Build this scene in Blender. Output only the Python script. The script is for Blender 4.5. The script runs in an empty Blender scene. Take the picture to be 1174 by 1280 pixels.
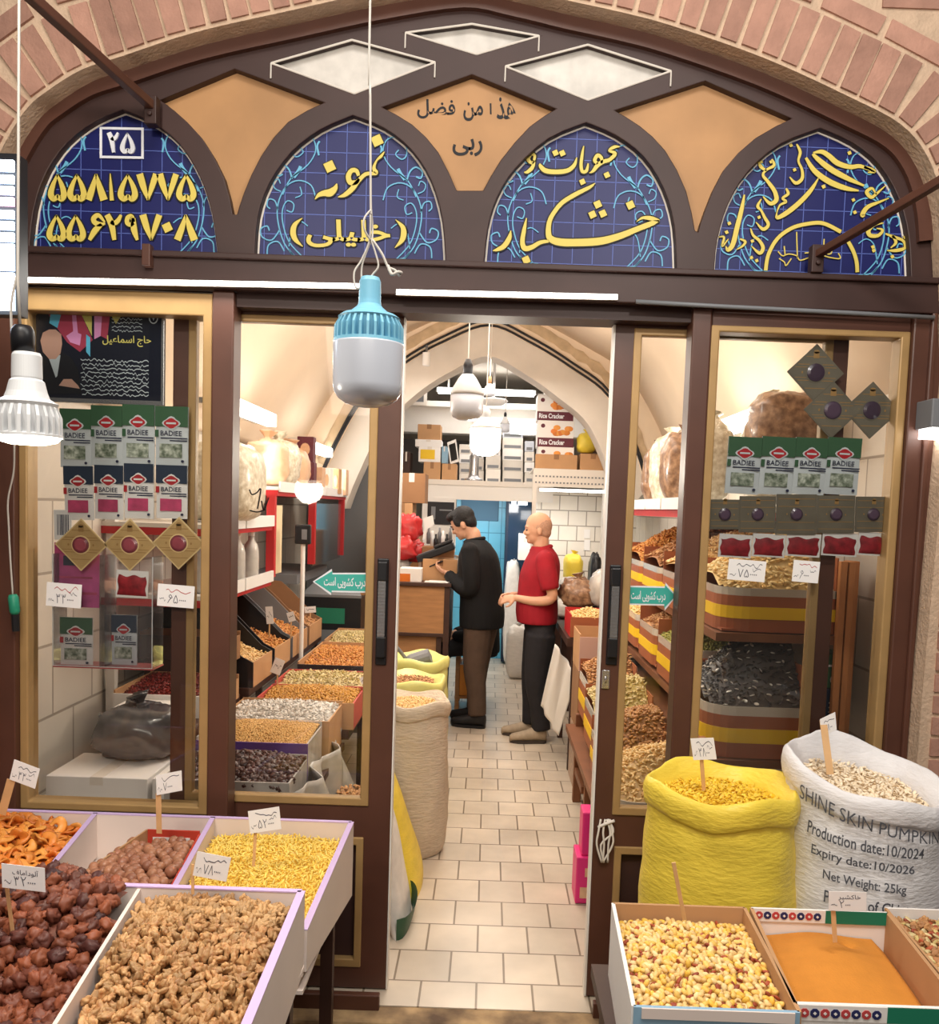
import bpy, bmesh, math, random
from mathutils import Vector, Matrix, Euler, noise
from mathutils.geometry import tessellate_polygon
PI = math.pi
random.seed(7)
SC = bpy.context.scene
COL = SC.collection
# ------------------------------------------------------------------ camera
F_PX, CX, CY, EYE = 1090.0, 609.0, 716.0, 1.785
PITCH, ROLL = math.radians(4.2), math.radians(2.0)
CAMR = Matrix.Rotation(PI/2-PITCH, 3, 'X') @ Matrix.Rotation(ROLL, 3, 'Z')
cd = bpy.data.cameras.new('camera'); cam = bpy.data.objects.new('camera', cd); COL.objects.link(cam)
cam.location = (0, 0, EYE); cam.rotation_euler = CAMR.to_euler()
cd.sensor_width = 36; cd.lens = F_PX*36/1280
cd.shift_x = -(CX-587)/1280; cd.shift_y = (CY-640)/1280
cd.clip_start = 0.02
SC.camera = cam
# ------------------------------------------------------------------ view, world, lights
SC.view_settings.view_transform = 'Standard'; SC.view_settings.look = 'None'
SC.view_settings.gamma = 1; SC.view_settings.use_curve_mapping = False
SC.view_settings.exposure = 0.10
SC.cycles.use_denoising = True
SC.cycles.max_bounces = 8; SC.cycles.transparent_max_bounces = 24
SC.cycles.caustics_reflective = False; SC.cycles.caustics_refractive = False
SC.cycles.sample_clamp_indirect = 6
w = bpy.data.worlds.new('world'); SC.world = w; w.use_nodes = True
w.node_tree.nodes['Background'].inputs[0].default_value = (1.0, .86, .74, 1)
w.node_tree.nodes['Background'].inputs[1].default_value = 0.10
def lamp(name, kind, loc, power, col=(1, .93, .84), size=.1, rot=None, size_y=None):
    l = bpy.data.lights.new(name, kind); l.energy = power; l.color = col
    if kind == 'AREA':
        l.size = size
        if size_y: l.shape = 'RECTANGLE'; l.size_y = size_y
    elif kind in ('POINT', 'SPOT'): l.shadow_soft_size = size
    o = bpy.data.objects.new(name, l); COL.objects.link(o); o.location = loc
    if rot: o.rotation_euler = rot
    return o
# lamps of the bazaar alley (above and behind the viewer) and of the shop, with unseen fills among them
lamp('alley_bulb_left', 'POINT', (-1.0, 1.05, 3.15), 46, (1, .93, .83), .07)
lamp('alley_bulb_right', 'POINT', (.75, 1.15, 3.15), 48, (1, .95, .88), .07)
lamp('alley_light_front', 'AREA', (.2, .4, 4.6), 90, (1, .95, .88), 2.6, (math.radians(14), 0, 0), 1.2)
lamp('alley_light_low', 'AREA', (-.2, -1.2, 3.0), 34, (1, .86, .72), 2.4, (math.radians(62), 0, 0), 1.0)
lamp('shop_light_near', 'AREA', (-.05, 4.6, 3.05), 34, (1, .93, .84), 1.2, (0, 0, 0), 2.6)
lamp('shop_up_fill', 'AREA', (-.05, 5.3, 2.45), 26, (1, .93, .84), 1.2, (PI, 0, 0), 3.2)  # unseen area light facing up at the vault, without a fixture
lamp('shop_light_far', 'AREA', (-.05, 7.3, 3.0), 26, (1, .93, .84), .9, (0, 0, 0), .9)
lamp('shop_light_back', 'AREA', (.1, 9.2, 3.05), 13, (1, .95, .9), 1.8, (0, 0, 0), 1.2)
lamp('tiled_wall_fill', 'AREA', (-.1, 9.45, 1.80), 11, (1, .97, .93), .9, (math.radians(30), 0, 0), .2)  # added fill under the mezzanine, brightens the cyan tiled wall
lamp('partition_fill', 'AREA', (.75, 9.0, 1.72), 4.5, (1, .96, .9), .7, (math.radians(35), 0, 0), .2)  # added fill below the lit strip, brightens the tiled partition
# ------------------------------------------------------------------ pixel rays
def ray(px, py): return CAMR @ Vector(((px-CX)/F_PX, -(py-CY)/F_PX, -1))
def W(px, py, Y):
    d = ray(px, py); return Vector((0, 0, EYE)) + d*(Y/d.y)
def G(px, py, z=0):
    d = ray(px, py); return Vector((0, 0, EYE)) + d*((z-EYE)/d.z)
def P(v):
    d = CAMR.transposed() @ (Vector(v)-Vector((0, 0, EYE)))
    return CX+F_PX*d.x/-d.z, CY-F_PX*d.y/-d.z
def FP(pts, Y): return [(W(x, y, Y).x, W(x, y, Y).z) for x, y in pts]
# ------------------------------------------------------------------ materials
def lin(c):
    out = []
    for v in c:
        v = v/255.0
        out.append(v/12.92 if v <= .04045 else ((v+.055)/1.055)**2.4)
    return out
MATS = {}
def mat(name, col, rough=.6, metal=0, vary=None, bump=None, rnd=0, hue=None, emit=0, alpha=1, trans=0, spec=.4, coat=0, stretch=None):
    m = bpy.data.materials.new(name); m.use_nodes = True; MATS[name] = m
    nt = m.node_tree; N = nt.nodes; L = nt.links; b = N['Principled BSDF']
    c = (*lin(col), 1)
    b.inputs['Base Color'].default_value = c; b.inputs['Roughness'].default_value = rough
    b.inputs['Metallic'].default_value = metal; b.inputs['Specular IOR Level'].default_value = spec
    b.inputs['Alpha'].default_value = alpha; b.inputs['Transmission Weight'].default_value = trans
    b.inputs['Coat Weight'].default_value = coat
    if emit:
        b.inputs['Emission Color'].default_value = c; b.inputs['Emission Strength'].default_value = emit
    src = None
    if vary or bump:
        tc = N.new('ShaderNodeTexCoord'); mp = N.new('ShaderNodeMapping'); L.new(tc.outputs['Object'], mp.inputs[0])
        if stretch: mp.inputs['Scale'].default_value = stretch
    if hue:   # second colour mixed in by noise or random
        mx = N.new('ShaderNodeMix'); mx.data_type = 'RGBA'
        mx.inputs[6].default_value = c; mx.inputs[7].default_value = (*lin(hue), 1); src = mx.outputs[2]; hm = mx
    if vary:
        nz = N.new('ShaderNodeTexNoise'); nz.inputs['Scale'].default_value = vary[0]; nz.inputs['Detail'].default_value = 5
        L.new(mp.outputs[0], nz.inputs['Vector'])
        mr = N.new('ShaderNodeMapRange'); mr.inputs[1].default_value = .3; mr.inputs[2].default_value = .7
        L.new(nz.outputs['Fac'], mr.inputs[0])
        if hue: L.new(mr.outputs[0], hm.inputs[0])
        mr2 = N.new('ShaderNodeMapRange'); mr2.inputs[1].default_value = .3; mr2.inputs[2].default_value = .7
        mr2.inputs[3].default_value = 1-vary[1]; mr2.inputs[4].default_value = 1+vary[1]*.5
        L.new(nz.outputs['Fac'], mr2.inputs[0])
        vm = N.new('ShaderNodeVectorMath'); vm.operation = 'SCALE'
        if src: L.new(src, vm.inputs[0])
        else: vm.inputs[0].default_value = c[:3]
        L.new(mr2.outputs[0], vm.inputs['Scale']); src = vm.outputs[0]
    if rnd:
        oi = N.new('ShaderNodeObjectInfo'); ge = N.new('ShaderNodeNewGeometry')
        ad = N.new('ShaderNodeMath'); ad.operation = 'ADD'; L.new(oi.outputs['Random'], ad.inputs[0]); L.new(ge.outputs['Random Per Island'], ad.inputs[1])
        fr = N.new('ShaderNodeMath'); fr.operation = 'FRACT'; L.new(ad.outputs[0], fr.inputs[0])
        if hue and not vary: L.new(fr.outputs[0], hm.inputs[0])
        ml = N.new('ShaderNodeMath'); ml.operation = 'MULTIPLY'; ml.inputs[1].default_value = 7.31; L.new(fr.outputs[0], ml.inputs[0])
        f2 = N.new('ShaderNodeMath'); f2.operation = 'FRACT'; L.new(ml.outputs[0], f2.inputs[0])
        mr3 = N.new('ShaderNodeMapRange'); mr3.inputs[3].default_value = 1-rnd; mr3.inputs[4].default_value = 1+rnd*.6
        L.new(f2.outputs[0], mr3.inputs[0])
        vm = N.new('ShaderNodeVectorMath'); vm.operation = 'SCALE'
        if src: L.new(src, vm.inputs[0])
        else: vm.inputs[0].default_value = c[:3]
        L.new(mr3.outputs[0], vm.inputs['Scale']); src = vm.outputs[0]
    if src: L.new(src, b.inputs['Base Color'])
    if bump:
        nb = N.new('ShaderNodeTexNoise'); nb.inputs['Scale'].default_value = bump[0]; nb.inputs['Detail'].default_value = 4
        L.new(mp.outputs[0], nb.inputs['Vector'])
        bp = N.new('ShaderNodeBump'); bp.inputs['Strength'].default_value = bump[1]; bp.inputs['Distance'].default_value = .01
        L.new(nb.outputs['Fac'], bp.inputs['Height']); L.new(bp.outputs[0], b.inputs['Normal'])
    return m
def glass_mat(name, tint=(255, 255, 255), refl=1.0, haze=0.0):
    m = bpy.data.materials.new(name); m.use_nodes = True; nt = m.node_tree; N = nt.nodes; L = nt.links
    N.remove(N['Principled BSDF']); out = N['Material Output']
    tr = N.new('ShaderNodeBsdfTransparent'); tr.inputs[0].default_value = (*lin(tint), 1)
    gl = N.new('ShaderNodeBsdfGlossy'); gl.inputs['Roughness'].default_value = .03
    fr = N.new('ShaderNodeFresnel'); fr.inputs[0].default_value = 1.45
    mu = N.new('ShaderNodeMath'); mu.operation = 'MULTIPLY'; mu.inputs[1].default_value = refl; L.new(fr.outputs[0], mu.inputs[0])
    mx = N.new('ShaderNodeMixShader'); L.new(mu.outputs[0], mx.inputs[0]); L.new(tr.outputs[0], mx.inputs[1]); L.new(gl.outputs[0], mx.inputs[2])
    last = mx
    if haze:
        df = N.new('ShaderNodeBsdfDiffuse'); df.inputs[0].default_value = (.75, .75, .75, 1)
        m2 = N.new('ShaderNodeMixShader'); m2.inputs[0].default_value = haze
        L.new(mx.outputs[0], m2.inputs[1]); L.new(df.outputs[0], m2.inputs[2]); last = m2
    L.new(last.outputs[0], out.inputs[0]); MATS[name] = m; return m
def grid_mat(name, col, mortar, bw, bh, msize, offset=.5, axes='XZ', rough=.5, vary=.12, shift=(0, 0), bumpy=.3, freq=2, noise_amt=.15, nscale=3):
    """masonry / tile pattern laid out along two object axes"""
    m = bpy.data.materials.new(name); m.use_nodes = True; nt = m.node_tree; N = nt.nodes; L = nt.links; b = N['Principled BSDF']
    b.inputs['Roughness'].default_value = rough
    tc = N.new('ShaderNodeTexCoord'); sp = N.new('ShaderNodeSeparateXYZ'); cb = N.new('ShaderNodeCombineXYZ')
    L.new(tc.outputs['Object'], sp.inputs[0])
    for k in (0, 1):
        ad = N.new('ShaderNodeMath'); ad.operation = 'ADD'; ad.inputs[1].default_value = shift[k]
        L.new(sp.outputs['XYZ'.index(axes[k])], ad.inputs[0]); L.new(ad.outputs[0], cb.inputs[k])
    bt = N.new('ShaderNodeTexBrick'); L.new(cb.outputs[0], bt.inputs['Vector'])
    c = lin(col)
    bt.inputs['Color1'].default_value = (*[v*(1-vary) for v in c], 1); bt.inputs['Color2'].default_value = (*[min(1, v*(1+vary)) for v in c], 1)
    bt.inputs['Mortar'].default_value = (*lin(mortar), 1); bt.inputs['Scale'].default_value = 1
    bt.inputs['Mortar Size'].default_value = msize; bt.inputs['Brick Width'].default_value = bw; bt.inputs['Row Height'].default_value = bh
    bt.offset = offset; bt.offset_frequency = freq; bt.inputs['Mortar Smooth'].default_value = .1; bt.inputs['Bias'].default_value = 0
    nz = N.new('ShaderNodeTexNoise'); nz.inputs['Scale'].default_value = nscale; nz.inputs['Detail'].default_value = 6; L.new(tc.outputs['Object'], nz.inputs['Vector'])
    mr = N.new('ShaderNodeMapRange'); mr.inputs[1].default_value = .3; mr.inputs[2].default_value = .7
    mr.inputs[3].default_value = 1-noise_amt; mr.inputs[4].default_value = 1+noise_amt*.5; L.new(nz.outputs['Fac'], mr.inputs[0])
    vm = N.new('ShaderNodeVectorMath'); vm.operation = 'SCALE'; L.new(bt.outputs['Color'], vm.inputs[0]); L.new(mr.outputs[0], vm.inputs['Scale'])
    L.new(vm.outputs[0], b.inputs['Base Color'])
    bp = N.new('ShaderNodeBump'); bp.inputs['Strength'].default_value = bumpy; bp.inputs['Distance'].default_value = .004; bp.invert = True
    L.new(bt.outputs['Fac'], bp.inputs['Height']); L.new(bp.outputs[0], b.inputs['Normal'])
    MATS[name] = m; return m
# ------------------------------------------------------------------ mesh builder
class MB:
    def __init__(s): s.v = []; s.f = []; s.m = []
    def add(s, vs, fs, mi=0):
        o = len(s.v); s.v += [tuple(v) for v in vs]
        s.f += [tuple(i+o for i in f) for f in fs]; s.m += [mi]*len(fs); return s
    def box(s, x0, x1, y0, y1, z0, z1, mi=0, M=None):
        vs = [Vector((x, y, z)) for x in (x0, x1) for y in (y0, y1) for z in (z0, z1)]
        if M: vs = [M @ v for v in vs]
        return s.add(vs, [(0, 1, 3, 2), (4, 6, 7, 5), (0, 4, 5, 1), (2, 3, 7, 6), (0, 2, 6, 4), (1, 5, 7, 3)], mi)
    def quad(s, a, b, c, d, mi=0): return s.add([a, b, c, d], [(0, 1, 2, 3)], mi)
    def tube(s, pts, r, n=8, mi=0, cap=True):
        pts = [Vector(p) for p in pts]; k = len(pts); rs = r if isinstance(r, (list, tuple)) else [r]*k
        t0 = (pts[1]-pts[0]).normalized(); up = Vector((0, 0, 1)) if abs(t0.z) < .9 else Vector((1, 0, 0))
        nn = t0.cross(up).normalized(); vs = []
        for i, p in enumerate(pts):
            t = (pts[min(i+1, k-1)]-pts[max(i-1, 0)]).normalized()
            nn = (nn - t*nn.dot(t)); nn = nn.normalized() if nn.length > 1e-6 else t.orthogonal().normalized()
            bb = t.cross(nn)
            for j in range(n):
                a = 2*PI*j/n; vs.append(p+(nn*math.cos(a)+bb*math.sin(a))*rs[i])
        fs = [(i*n+j, i*n+(j+1) % n, (i+1)*n+(j+1) % n, (i+1)*n+j) for i in range(k-1) for j in range(n)]
        if cap: fs += [tuple(range(n-1, -1, -1)), tuple(range((k-1)*n, k*n))]
        return s.add(vs, fs, mi)
    def lathe(s, prof, c=(0, 0, 0), n=24, mi=0, M=None, sx=1, sy=1, wob=None):
        c = Vector(c); vs = []; k = len(prof)
        for i, (r, z) in enumerate(prof):
            for j in range(n):
                a = 2*PI*j/n; rr = r
                if wob: rr = r*(1+wob(a, z))
                v = Vector((rr*math.cos(a)*sx, rr*math.sin(a)*sy, z)); vs.append(c+(M @ v if M else v))
        fs = [(i*n+j, i*n+(j+1) % n, (i+1)*n+(j+1) % n, (i+1)*n+j) for i in range(k-1) for j in range(n)]
        if prof[0][0] > 1e-5: fs.append(tuple(range(n-1, -1, -1)))
        if prof[-1][0] > 1e-5: fs.append(tuple(range((k-1)*n, k*n)))
        return s.add(vs, fs, mi)
    def ell(s, c, r, nu=12, nv=8, mi=0, M=None, fn=None):
        c = Vector(c); r = (r, r, r) if isinstance(r, (int, float)) else r; vs = []
        for i in range(nv+1):
            t = PI*i/nv
            for j in range(nu):
                a = 2*PI*j/nu; v = Vector((math.sin(t)*math.cos(a), math.sin(t)*math.sin(a), math.cos(t)))
                k = fn(v) if fn else 1
                v = Vector((v.x*r[0]*k, v.y*r[1]*k, v.z*r[2]*k)); vs.append(c+(M @ v if M else v))
        fs = [(i*nu+j, (i+1)*nu+j, (i+1)*nu+(j+1) % nu, i*nu+(j+1) % nu) for i in range(nv) for j in range(nu)]
        return s.add(vs, fs, mi)
    def plate(s, outer, holes, y0, y1, mi=0, axis='Y', smi=None):
        """flat board cut in the XZ plane (or YZ / XY) with real thickness; outer and holes are 2D loops"""
        mk = {'Y': lambda a, b, t: (a, t, b), 'X': lambda a, b, t: (t, a, b), 'Z': lambda a, b, t: (a, b, t)}[axis]
        loops = [outer]+list(holes)
        tris = tessellate_polygon([[Vector((a, b, 0)) for a, b in l] for l in loops])
        flat = [p for l in loops for p in l]; n = len(flat)
        s.add([mk(a, b, y0) for a, b in flat]+[mk(a, b, y1) for a, b in flat],
              [tuple(t) for t in tris]+[tuple(i+n for i in reversed(t)) for t in tris], mi)
        for l in loops:
            k = len(l)
            s.add([mk(a, b, y0) for a, b in l]+[mk(a, b, y1) for a, b in l], [(i, (i+1) % k, (i+1) % k+k, i+k) for i in range(k)], mi if smi is None else smi)
        return s
    def sheet(s, fn, nu, nv, mi=0, thick=0):
        vs = [fn(i/nu, j/nv) for i in range(nu+1) for j in range(nv+1)]; q = nv+1
        fs = [(i*q+j, (i+1)*q+j, (i+1)*q+j+1, i*q+j+1) for i in range(nu) for j in range(nv)]
        return s.add(vs, fs, mi)
    def build(s, name, mats, parent=None, smooth=False, bevel=0, sub=0, solid=0, fixn=True):
        me = bpy.data.meshes.new(name); me.from_pydata(s.v, [], s.f)
        mats = mats if isinstance(mats, (list, tuple)) else [mats]
        for m in mats: me.materials.append(MATS[m] if isinstance(m, str) else m)
        if len(mats) > 1: me.polygons.foreach_set('material_index', s.m)
        if fixn and len(s.f) < 60000:
            bm = bmesh.new(); bm.from_mesh(me); bmesh.ops.remove_doubles(bm, verts=bm.verts, dist=1e-6)
            bmesh.ops.recalc_face_normals(bm, faces=bm.faces); bm.to_mesh(me); bm.free()
        if smooth: me.polygons.foreach_set('use_smooth', [True]*len(me.polygons))
        me.update()
        o = bpy.data.objects.new(name, me); COL.objects.link(o)
        if parent: attach(o, parent)
        if solid: md = o.modifiers.new('s', 'SOLIDIFY'); md.thickness = solid; md.offset = 0
        if bevel: md = o.modifiers.new('b', 'BEVEL'); md.width = bevel; md.segments = 2; md.limit_method = 'ANGLE'; md.angle_limit = math.radians(50)
        if sub: md = o.modifiers.new('u', 'SUBSURF'); md.levels = sub; md.render_levels = sub
        return o
def attach(o, parent):
    o.parent = parent
    if parent.parent is None and parent.type == 'EMPTY': o.matrix_parent_inverse = Matrix.Translation(-parent.location)
def tag(o, label=None, cat=None, group=None, kind=None):
    if label: o['label'] = label
    if cat: o['category'] = cat
    if group: o['group'] = group
    if kind: o['kind'] = kind
    return o
def thing(name, label, cat, loc=(0, 0, 0), group=None, kind=None):
    o = bpy.data.objects.new(name, None); COL.objects.link(o); o.location = loc; o.empty_display_size = .05
    return tag(o, label, cat, group, kind)
def copy_tree(o, loc, label=None, group=None, rotz=None):
    c = o.copy(); COL.objects.link(c); c.location = loc
    if rotz is not None: c.rotation_euler.z = rotz
    if label: c['label'] = label
    if group: c['group'] = group
    for ch in list(o.children):
        d = ch.copy(); COL.objects.link(d); d.parent = c; d.matrix_parent_inverse = ch.matrix_parent_inverse
        for g in list(ch.children):
            e = g.copy(); COL.objects.link(e); e.parent = d; e.matrix_parent_inverse = g.matrix_parent_inverse
    return c
def struct(o): o['kind'] = 'structure'; return o
def cr(pts, k=6, closed=False):
    """Catmull-Rom through points of any dimension"""
    out = []; n = len(pts); rng = n if closed else n-1
    for i in range(rng):
        p = [pts[(i+d) % n] if closed else pts[max(0, min(n-1, i+d))] for d in (-1, 0, 1, 2)]
        for q in range(k):
            t = q/k
            out.append(tuple(.5*(2*b+(c-a)*t+(2*a-5*b+4*c-d)*t*t+(3*b-a-3*c+d)*t**3) for a, b, c, d in zip(*p)))
    if not closed: out.append(tuple(pts[-1]))
    return out
def ribbon(mb, pts, wid, y0, y1, mi=0):
    """brush stroke in the XZ plane with a width per point and a little thickness"""
    n = len(pts); Lp = []; Rp = []
    for i in range(n):
        a = pts[max(0, i-1)]; b = pts[min(n-1, i+1)]; dx, dz = b[0]-a[0], b[1]-a[1]; l = math.hypot(dx, dz) or 1
        nx, nz = -dz/l*wid[i]/2, dx/l*wid[i]/2
        Lp.append((pts[i][0]+nx, pts[i][1]+nz)); Rp.append((pts[i][0]-nx, pts[i][1]-nz))
    vs = [(x, y0, z) for x, z in Lp]+[(x, y0, z) for x, z in Rp]+[(x, y1, z) for x, z in Lp]+[(x, y1, z) for x, z in Rp]
    fs = []
    for i in range(n-1):
        fs += [(i, i+1, n+i+1, n+i), (2*n+i, 2*n+i+1, i+1, i), (n+i, n+i+1, 3*n+i+1, 3*n+i)]
    mb.add(vs, fs, mi)
# ------------------------------------------------------------------ text
_AR = {'ا': (0xFE8D, 0xFE8E), 'آ': (0xFE81, 0xFE82), 'ب': (0xFE8F, 0xFE90, 0xFE91, 0xFE92), 'پ': (0xFB56, 0xFB57, 0xFB58, 0xFB59), 'ت': (0xFE95, 0xFE96, 0xFE97, 0xFE98),
 'ج': (0xFE9D, 0xFE9E, 0xFE9F, 0xFEA0), 'ح': (0xFEA1, 0xFEA2, 0xFEA3, 0xFEA4), 'خ': (0xFEA5, 0xFEA6, 0xFEA7, 0xFEA8), 'د': (0xFEA9, 0xFEAA), 'ذ': (0xFEAB, 0xFEAC),
 'ر': (0xFEAD, 0xFEAE), 'ز': (0xFEAF, 0xFEB0), 'س': (0xFEB1, 0xFEB2, 0xFEB3, 0xFEB4), 'ش': (0xFEB5, 0xFEB6, 0xFEB7, 0xFEB8), 'ض': (0xFEBD, 0xFEBE, 0xFEBF, 0xFEC0),
 'ط': (0xFEC1, 0xFEC2, 0xFEC3, 0xFEC4), 'ع': (0xFEC9, 0xFECA, 0xFECB, 0xFECC), 'ف': (0xFED1, 0xFED2, 0xFED3, 0xFED4), 'ق': (0xFED5, 0xFED6, 0xFED7, 0xFED8),
 'ک': (0xFB8E, 0xFB8F, 0xFB90, 0xFB91), 'گ': (0xFB92, 0xFB93, 0xFB94, 0xFB95), 'ل': (0xFEDD, 0xFEDE, 0xFEDF, 0xFEE0), 'م': (0xFEE1, 0xFEE2, 0xFEE3, 0xFEE4), 'ن': (0xFEE5, 0xFEE6, 0xFEE7, 0xFEE8),
 'ه': (0xFEE9, 0xFEEA, 0xFEEB, 0xFEEC), 'و': (0xFEED, 0xFEEE), 'ی': (0xFBFC, 0xFBFD, 0xFBFE, 0xFBFF)}
def shape_fa(s):
    out = []; n = len(s)
    for i, c in enumerate(s):
        if c not in _AR: out.append(c); continue
        pv = i > 0 and s[i-1] in _AR and len(_AR[s[i-1]]) == 4
        nx = i < n-1 and s[i+1] in _AR and len(_AR[c]) == 4
        k = (3 if pv else 2) if nx else (1 if pv else 0)
        out.append(chr(_AR[c][k]))
    return ''.join(reversed(out))
_TXT = {}
def text_tris(s, bold=0.0):
    key = (s, bold)
    if key in _TXT: return _TXT[key]
    c = bpy.data.curves.new('t', 'FONT'); c.body = s; c.offset = bold; c.resolution_u = 3
    o = bpy.data.objects.new('t', c); COL.objects.link(o); bpy.context.view_layer.update()
    me = bpy.data.meshes.new_from_object(o.evaluated_get(bpy.context.evaluated_depsgraph_get()))
    vs = [(v.co.x, v.co.y) for v in me.vertices]; fs = [tuple(p.vertices) for p in me.polygons]
    bpy.data.objects.remove(o); bpy.data.curves.remove(c); bpy.data.meshes.remove(me)
    if s == '۶':      # open headed six, drawn with a brush
        b = MB(); ribbon(b, [(a, c) for a, c in cr([(.98, .70), (.62, .98), (.36, .86), (.42, .68), (.70, .62), (1.0, .66), (.66, .52), (.34, .32), (.10, 0)], 4)], [.10+.09*math.sin(PI*min(1, i/30)) + (bold*1.2) for i in range(33)], 0, 0)
        vs = [(v[0], v[2]) for v in b.v[:66]]; fs = b.f[0::3]
    if not vs: vs = [(0, 0), (1, 0), (0, 1)]; fs = [(0, 1, 2)]
    x0 = min(v[0] for v in vs); x1 = max(v[0] for v in vs); y0 = min(v[1] for v in vs); y1 = max(v[1] for v in vs)
    vs = [((x-x0)/(x1-x0), (y-y0)/max(1e-6, y1-y0)) for x, y in vs]
    _TXT[key] = (vs, fs); return vs, fs
def text(mb, s, fn, bold=0.0, mi=0, fa=False):
    """lettering laid on a surface given by fn(u, v)"""
    vs, fs = text_tris(shape_fa(s) if fa else s, bold)
    mb.add([fn(u, v) for u, v in vs], fs, mi)
def tbox(x0, x1, z0, z1, y): return lambda u, v: (x0+(x1-x0)*u, y, z0+(z1-z0)*v)
def pbox(a, b, c, Y):
    """surface over pixels: a = lower left, b = lower right, c = upper left, on the plane Y"""
    A, B, C = W(*a, Y), W(*b, Y), W(*c, Y)
    return lambda u, v: A+(B-A)*u+(C-A)*v
# ------------------------------------------------------------------ materials used everywhere
mat('brown_frame', (88, 54, 42), .42, vary=(6, .16), spec=.5)
mat('brown_dark', (62, 40, 36), .5, vary=(5, .2))
mat('gold_trim', (176, 142, 94), .4, .15, vary=(9, .12))
mat('tile_blue', (12, 20, 88), .45)
mat('tile_joint', (92, 112, 190), .5)
mat('scroll_cyan', (104, 178, 214), .5)
mat('sign_gold', (222, 200, 96), .5)
mat('sign_black', (14, 14, 22), .6)
mat('sign_white', (232, 234, 240), .5)
mat('tan_board', (184, 138, 92), .55, vary=(5, .16))
mat('plaster_pane', (214, 208, 200), .45, vary=(14, .2))
mat('putty_white', (224, 216, 206), .7)
mat('brick', (180, 136, 118), .85, vary=(9, .22), rnd=.18, bump=(60, .4))
mat('mortar', (206, 178, 152), .9, vary=(20, .15), bump=(80, .5))
mat('stone_ledge', (110, 88, 70), .85, hue=(190, 160, 118), vary=(6, .35), bump=(30, .6))
mat('alley_floor', (70, 58, 50), .85, vary=(4, .3), bump=(20, .5))
mat('plaster', (236, 216, 192), .8, vary=(2.2, .07), bump=(30, .08))
mat('plaster_grey', (212, 204, 194), .8, vary=(3, .1))
mat('plaster_stain', (198, 174, 142), .85, vary=(12, .2))
mat('white_paint', (232, 228, 222), .5)
mat('white_plastic', (236, 236, 236), .35)
mat('grey_plastic', (120, 122, 126), .45)
mat('black_plastic', (24, 24, 28), .4)
mat('chrome', (190, 190, 192), .25, .9)
mat('white_mdf', (228, 214, 206), .55, vary=(4, .05))
mat('lilac_edge', (204, 178, 222), .5)
mat('stick_wood', (222, 178, 128), .6, vary=(20, .1))
mat('card_white', (240, 238, 238), .6)
mat('ink', (40, 44, 70), .7)
mat('ink_red', (180, 60, 66), .7)
mat('wood_light', (176, 128, 84), .5, vary=(5, .2), stretch=(1, 1, 7))
mat('wood_orange', (184, 122, 74), .5, vary=(6, .2), stretch=(3, 3, .6))
mat('wood_dark', (66, 42, 34), .5, vary=(6, .2))
mat('cardboard', (190, 146, 104), .8, vary=(5, .1))
mat('cardboard_dark', (150, 110, 76), .8, vary=(5, .12))
mat('paper_white', (238, 234, 230), .6, vary=(4, .05))
mat('red_paint', (188, 40, 44), .45)
mat('yellow_strip', (232, 190, 32), .5)
mat('green_card', (52, 92, 60), .55)
mat('navy_card', (28, 44, 66), .5)
mat('teal', (64, 172, 160), .5)
mat('led', (255, 252, 246), emit=9)
mat('tube_glow', (255, 252, 246), emit=7)
mat('bulb_glow', (255, 240, 214), emit=8)
glass_mat('pane', (253, 254, 254), .75)
glass_mat('acrylic', (254, 254, 255), .8, .02)
glass_mat('clear_bag', (240, 240, 240), 1.6, .28)
mat('cable', (190, 184, 176), .6)
mat('cable_black', (30, 30, 34), .6)
# ================================================================== STRUCTURE: facade
YF = 3.0
arch_px = [(-26, 300), (-16, 230), (8, 175), (34, 135), (60, 113), (102, 87), (153, 70), (245, 40), (368, 12), (470, -10), (580, -26), (650, -14), (712, 1), (776, 15), (840, 32), (957, 73), (1060, 120), (1126, 155), (1160, 196), (1178, 250), (1183, 300)]
YB = 2.90
arch = FP(cr(arch_px, 4), YB)
hole = [(-1.86, -.1)]+arch+[(1.50, 2.3), (1.478, 1.2), (1.475, -.1)]
bw = MB(); rb = random.Random(3)
bw.plate([(-3.2, -.1), (-3.2, 5), (3.2, 5), (3.2, -.1), (1.475, -.1)]+list(reversed(hole[1:-1]))+[(-1.86, -.1)], [], YB, 2.995, 1)
# voussoirs: soldier bricks set radially round the pointed arch, then a ring of stretchers
def along(poly, step):
    out = []; acc = 0; d = step/2
    for (a, b) in zip(poly, poly[1:]):
        l = math.hypot(b[0]-a[0], b[1]-a[1])
        while d <= acc+l:
            t = (d-acc)/l; out.append((a[0]+(b[0]-a[0])*t, a[1]+(b[1]-a[1])*t, math.atan2(b[1]-a[1], b[0]-a[0]))); d += step
        acc += l
    return out
def ring(step, width, height, off):
    for x, z, a in along(arch, step):
        nx, nz = -math.sin(a), math.cos(a)
        c = Vector((x+nx*(off+height/2), 0, z+nz*(off+height/2)))
        M = Matrix.Translation(c) @ Matrix.Rotation(-a+rb.uniform(-.02, .02), 4, 'Y')
        w_ = width*rb.uniform(.92, 1.04)
        k = 1+.14*(height/ .18)
        vs = [M @ Vector((sx*w_/2*(k if sz > 0 else 1), y, sz*height/2)) for sx in (-1, 1) for y in (YB-.007-rb.uniform(0, .004), YB+.06) for sz in (-1, 1)]
        bw.add(vs, [(0, 1, 3, 2), (4, 6, 7, 5), (0, 4, 5, 1), (2, 3, 7, 6), (0, 2, 6, 4), (1, 5, 7, 3)], 0)
ring(.069, .055, .175, .012)
ring(.215, .198, .058, .205)
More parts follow.
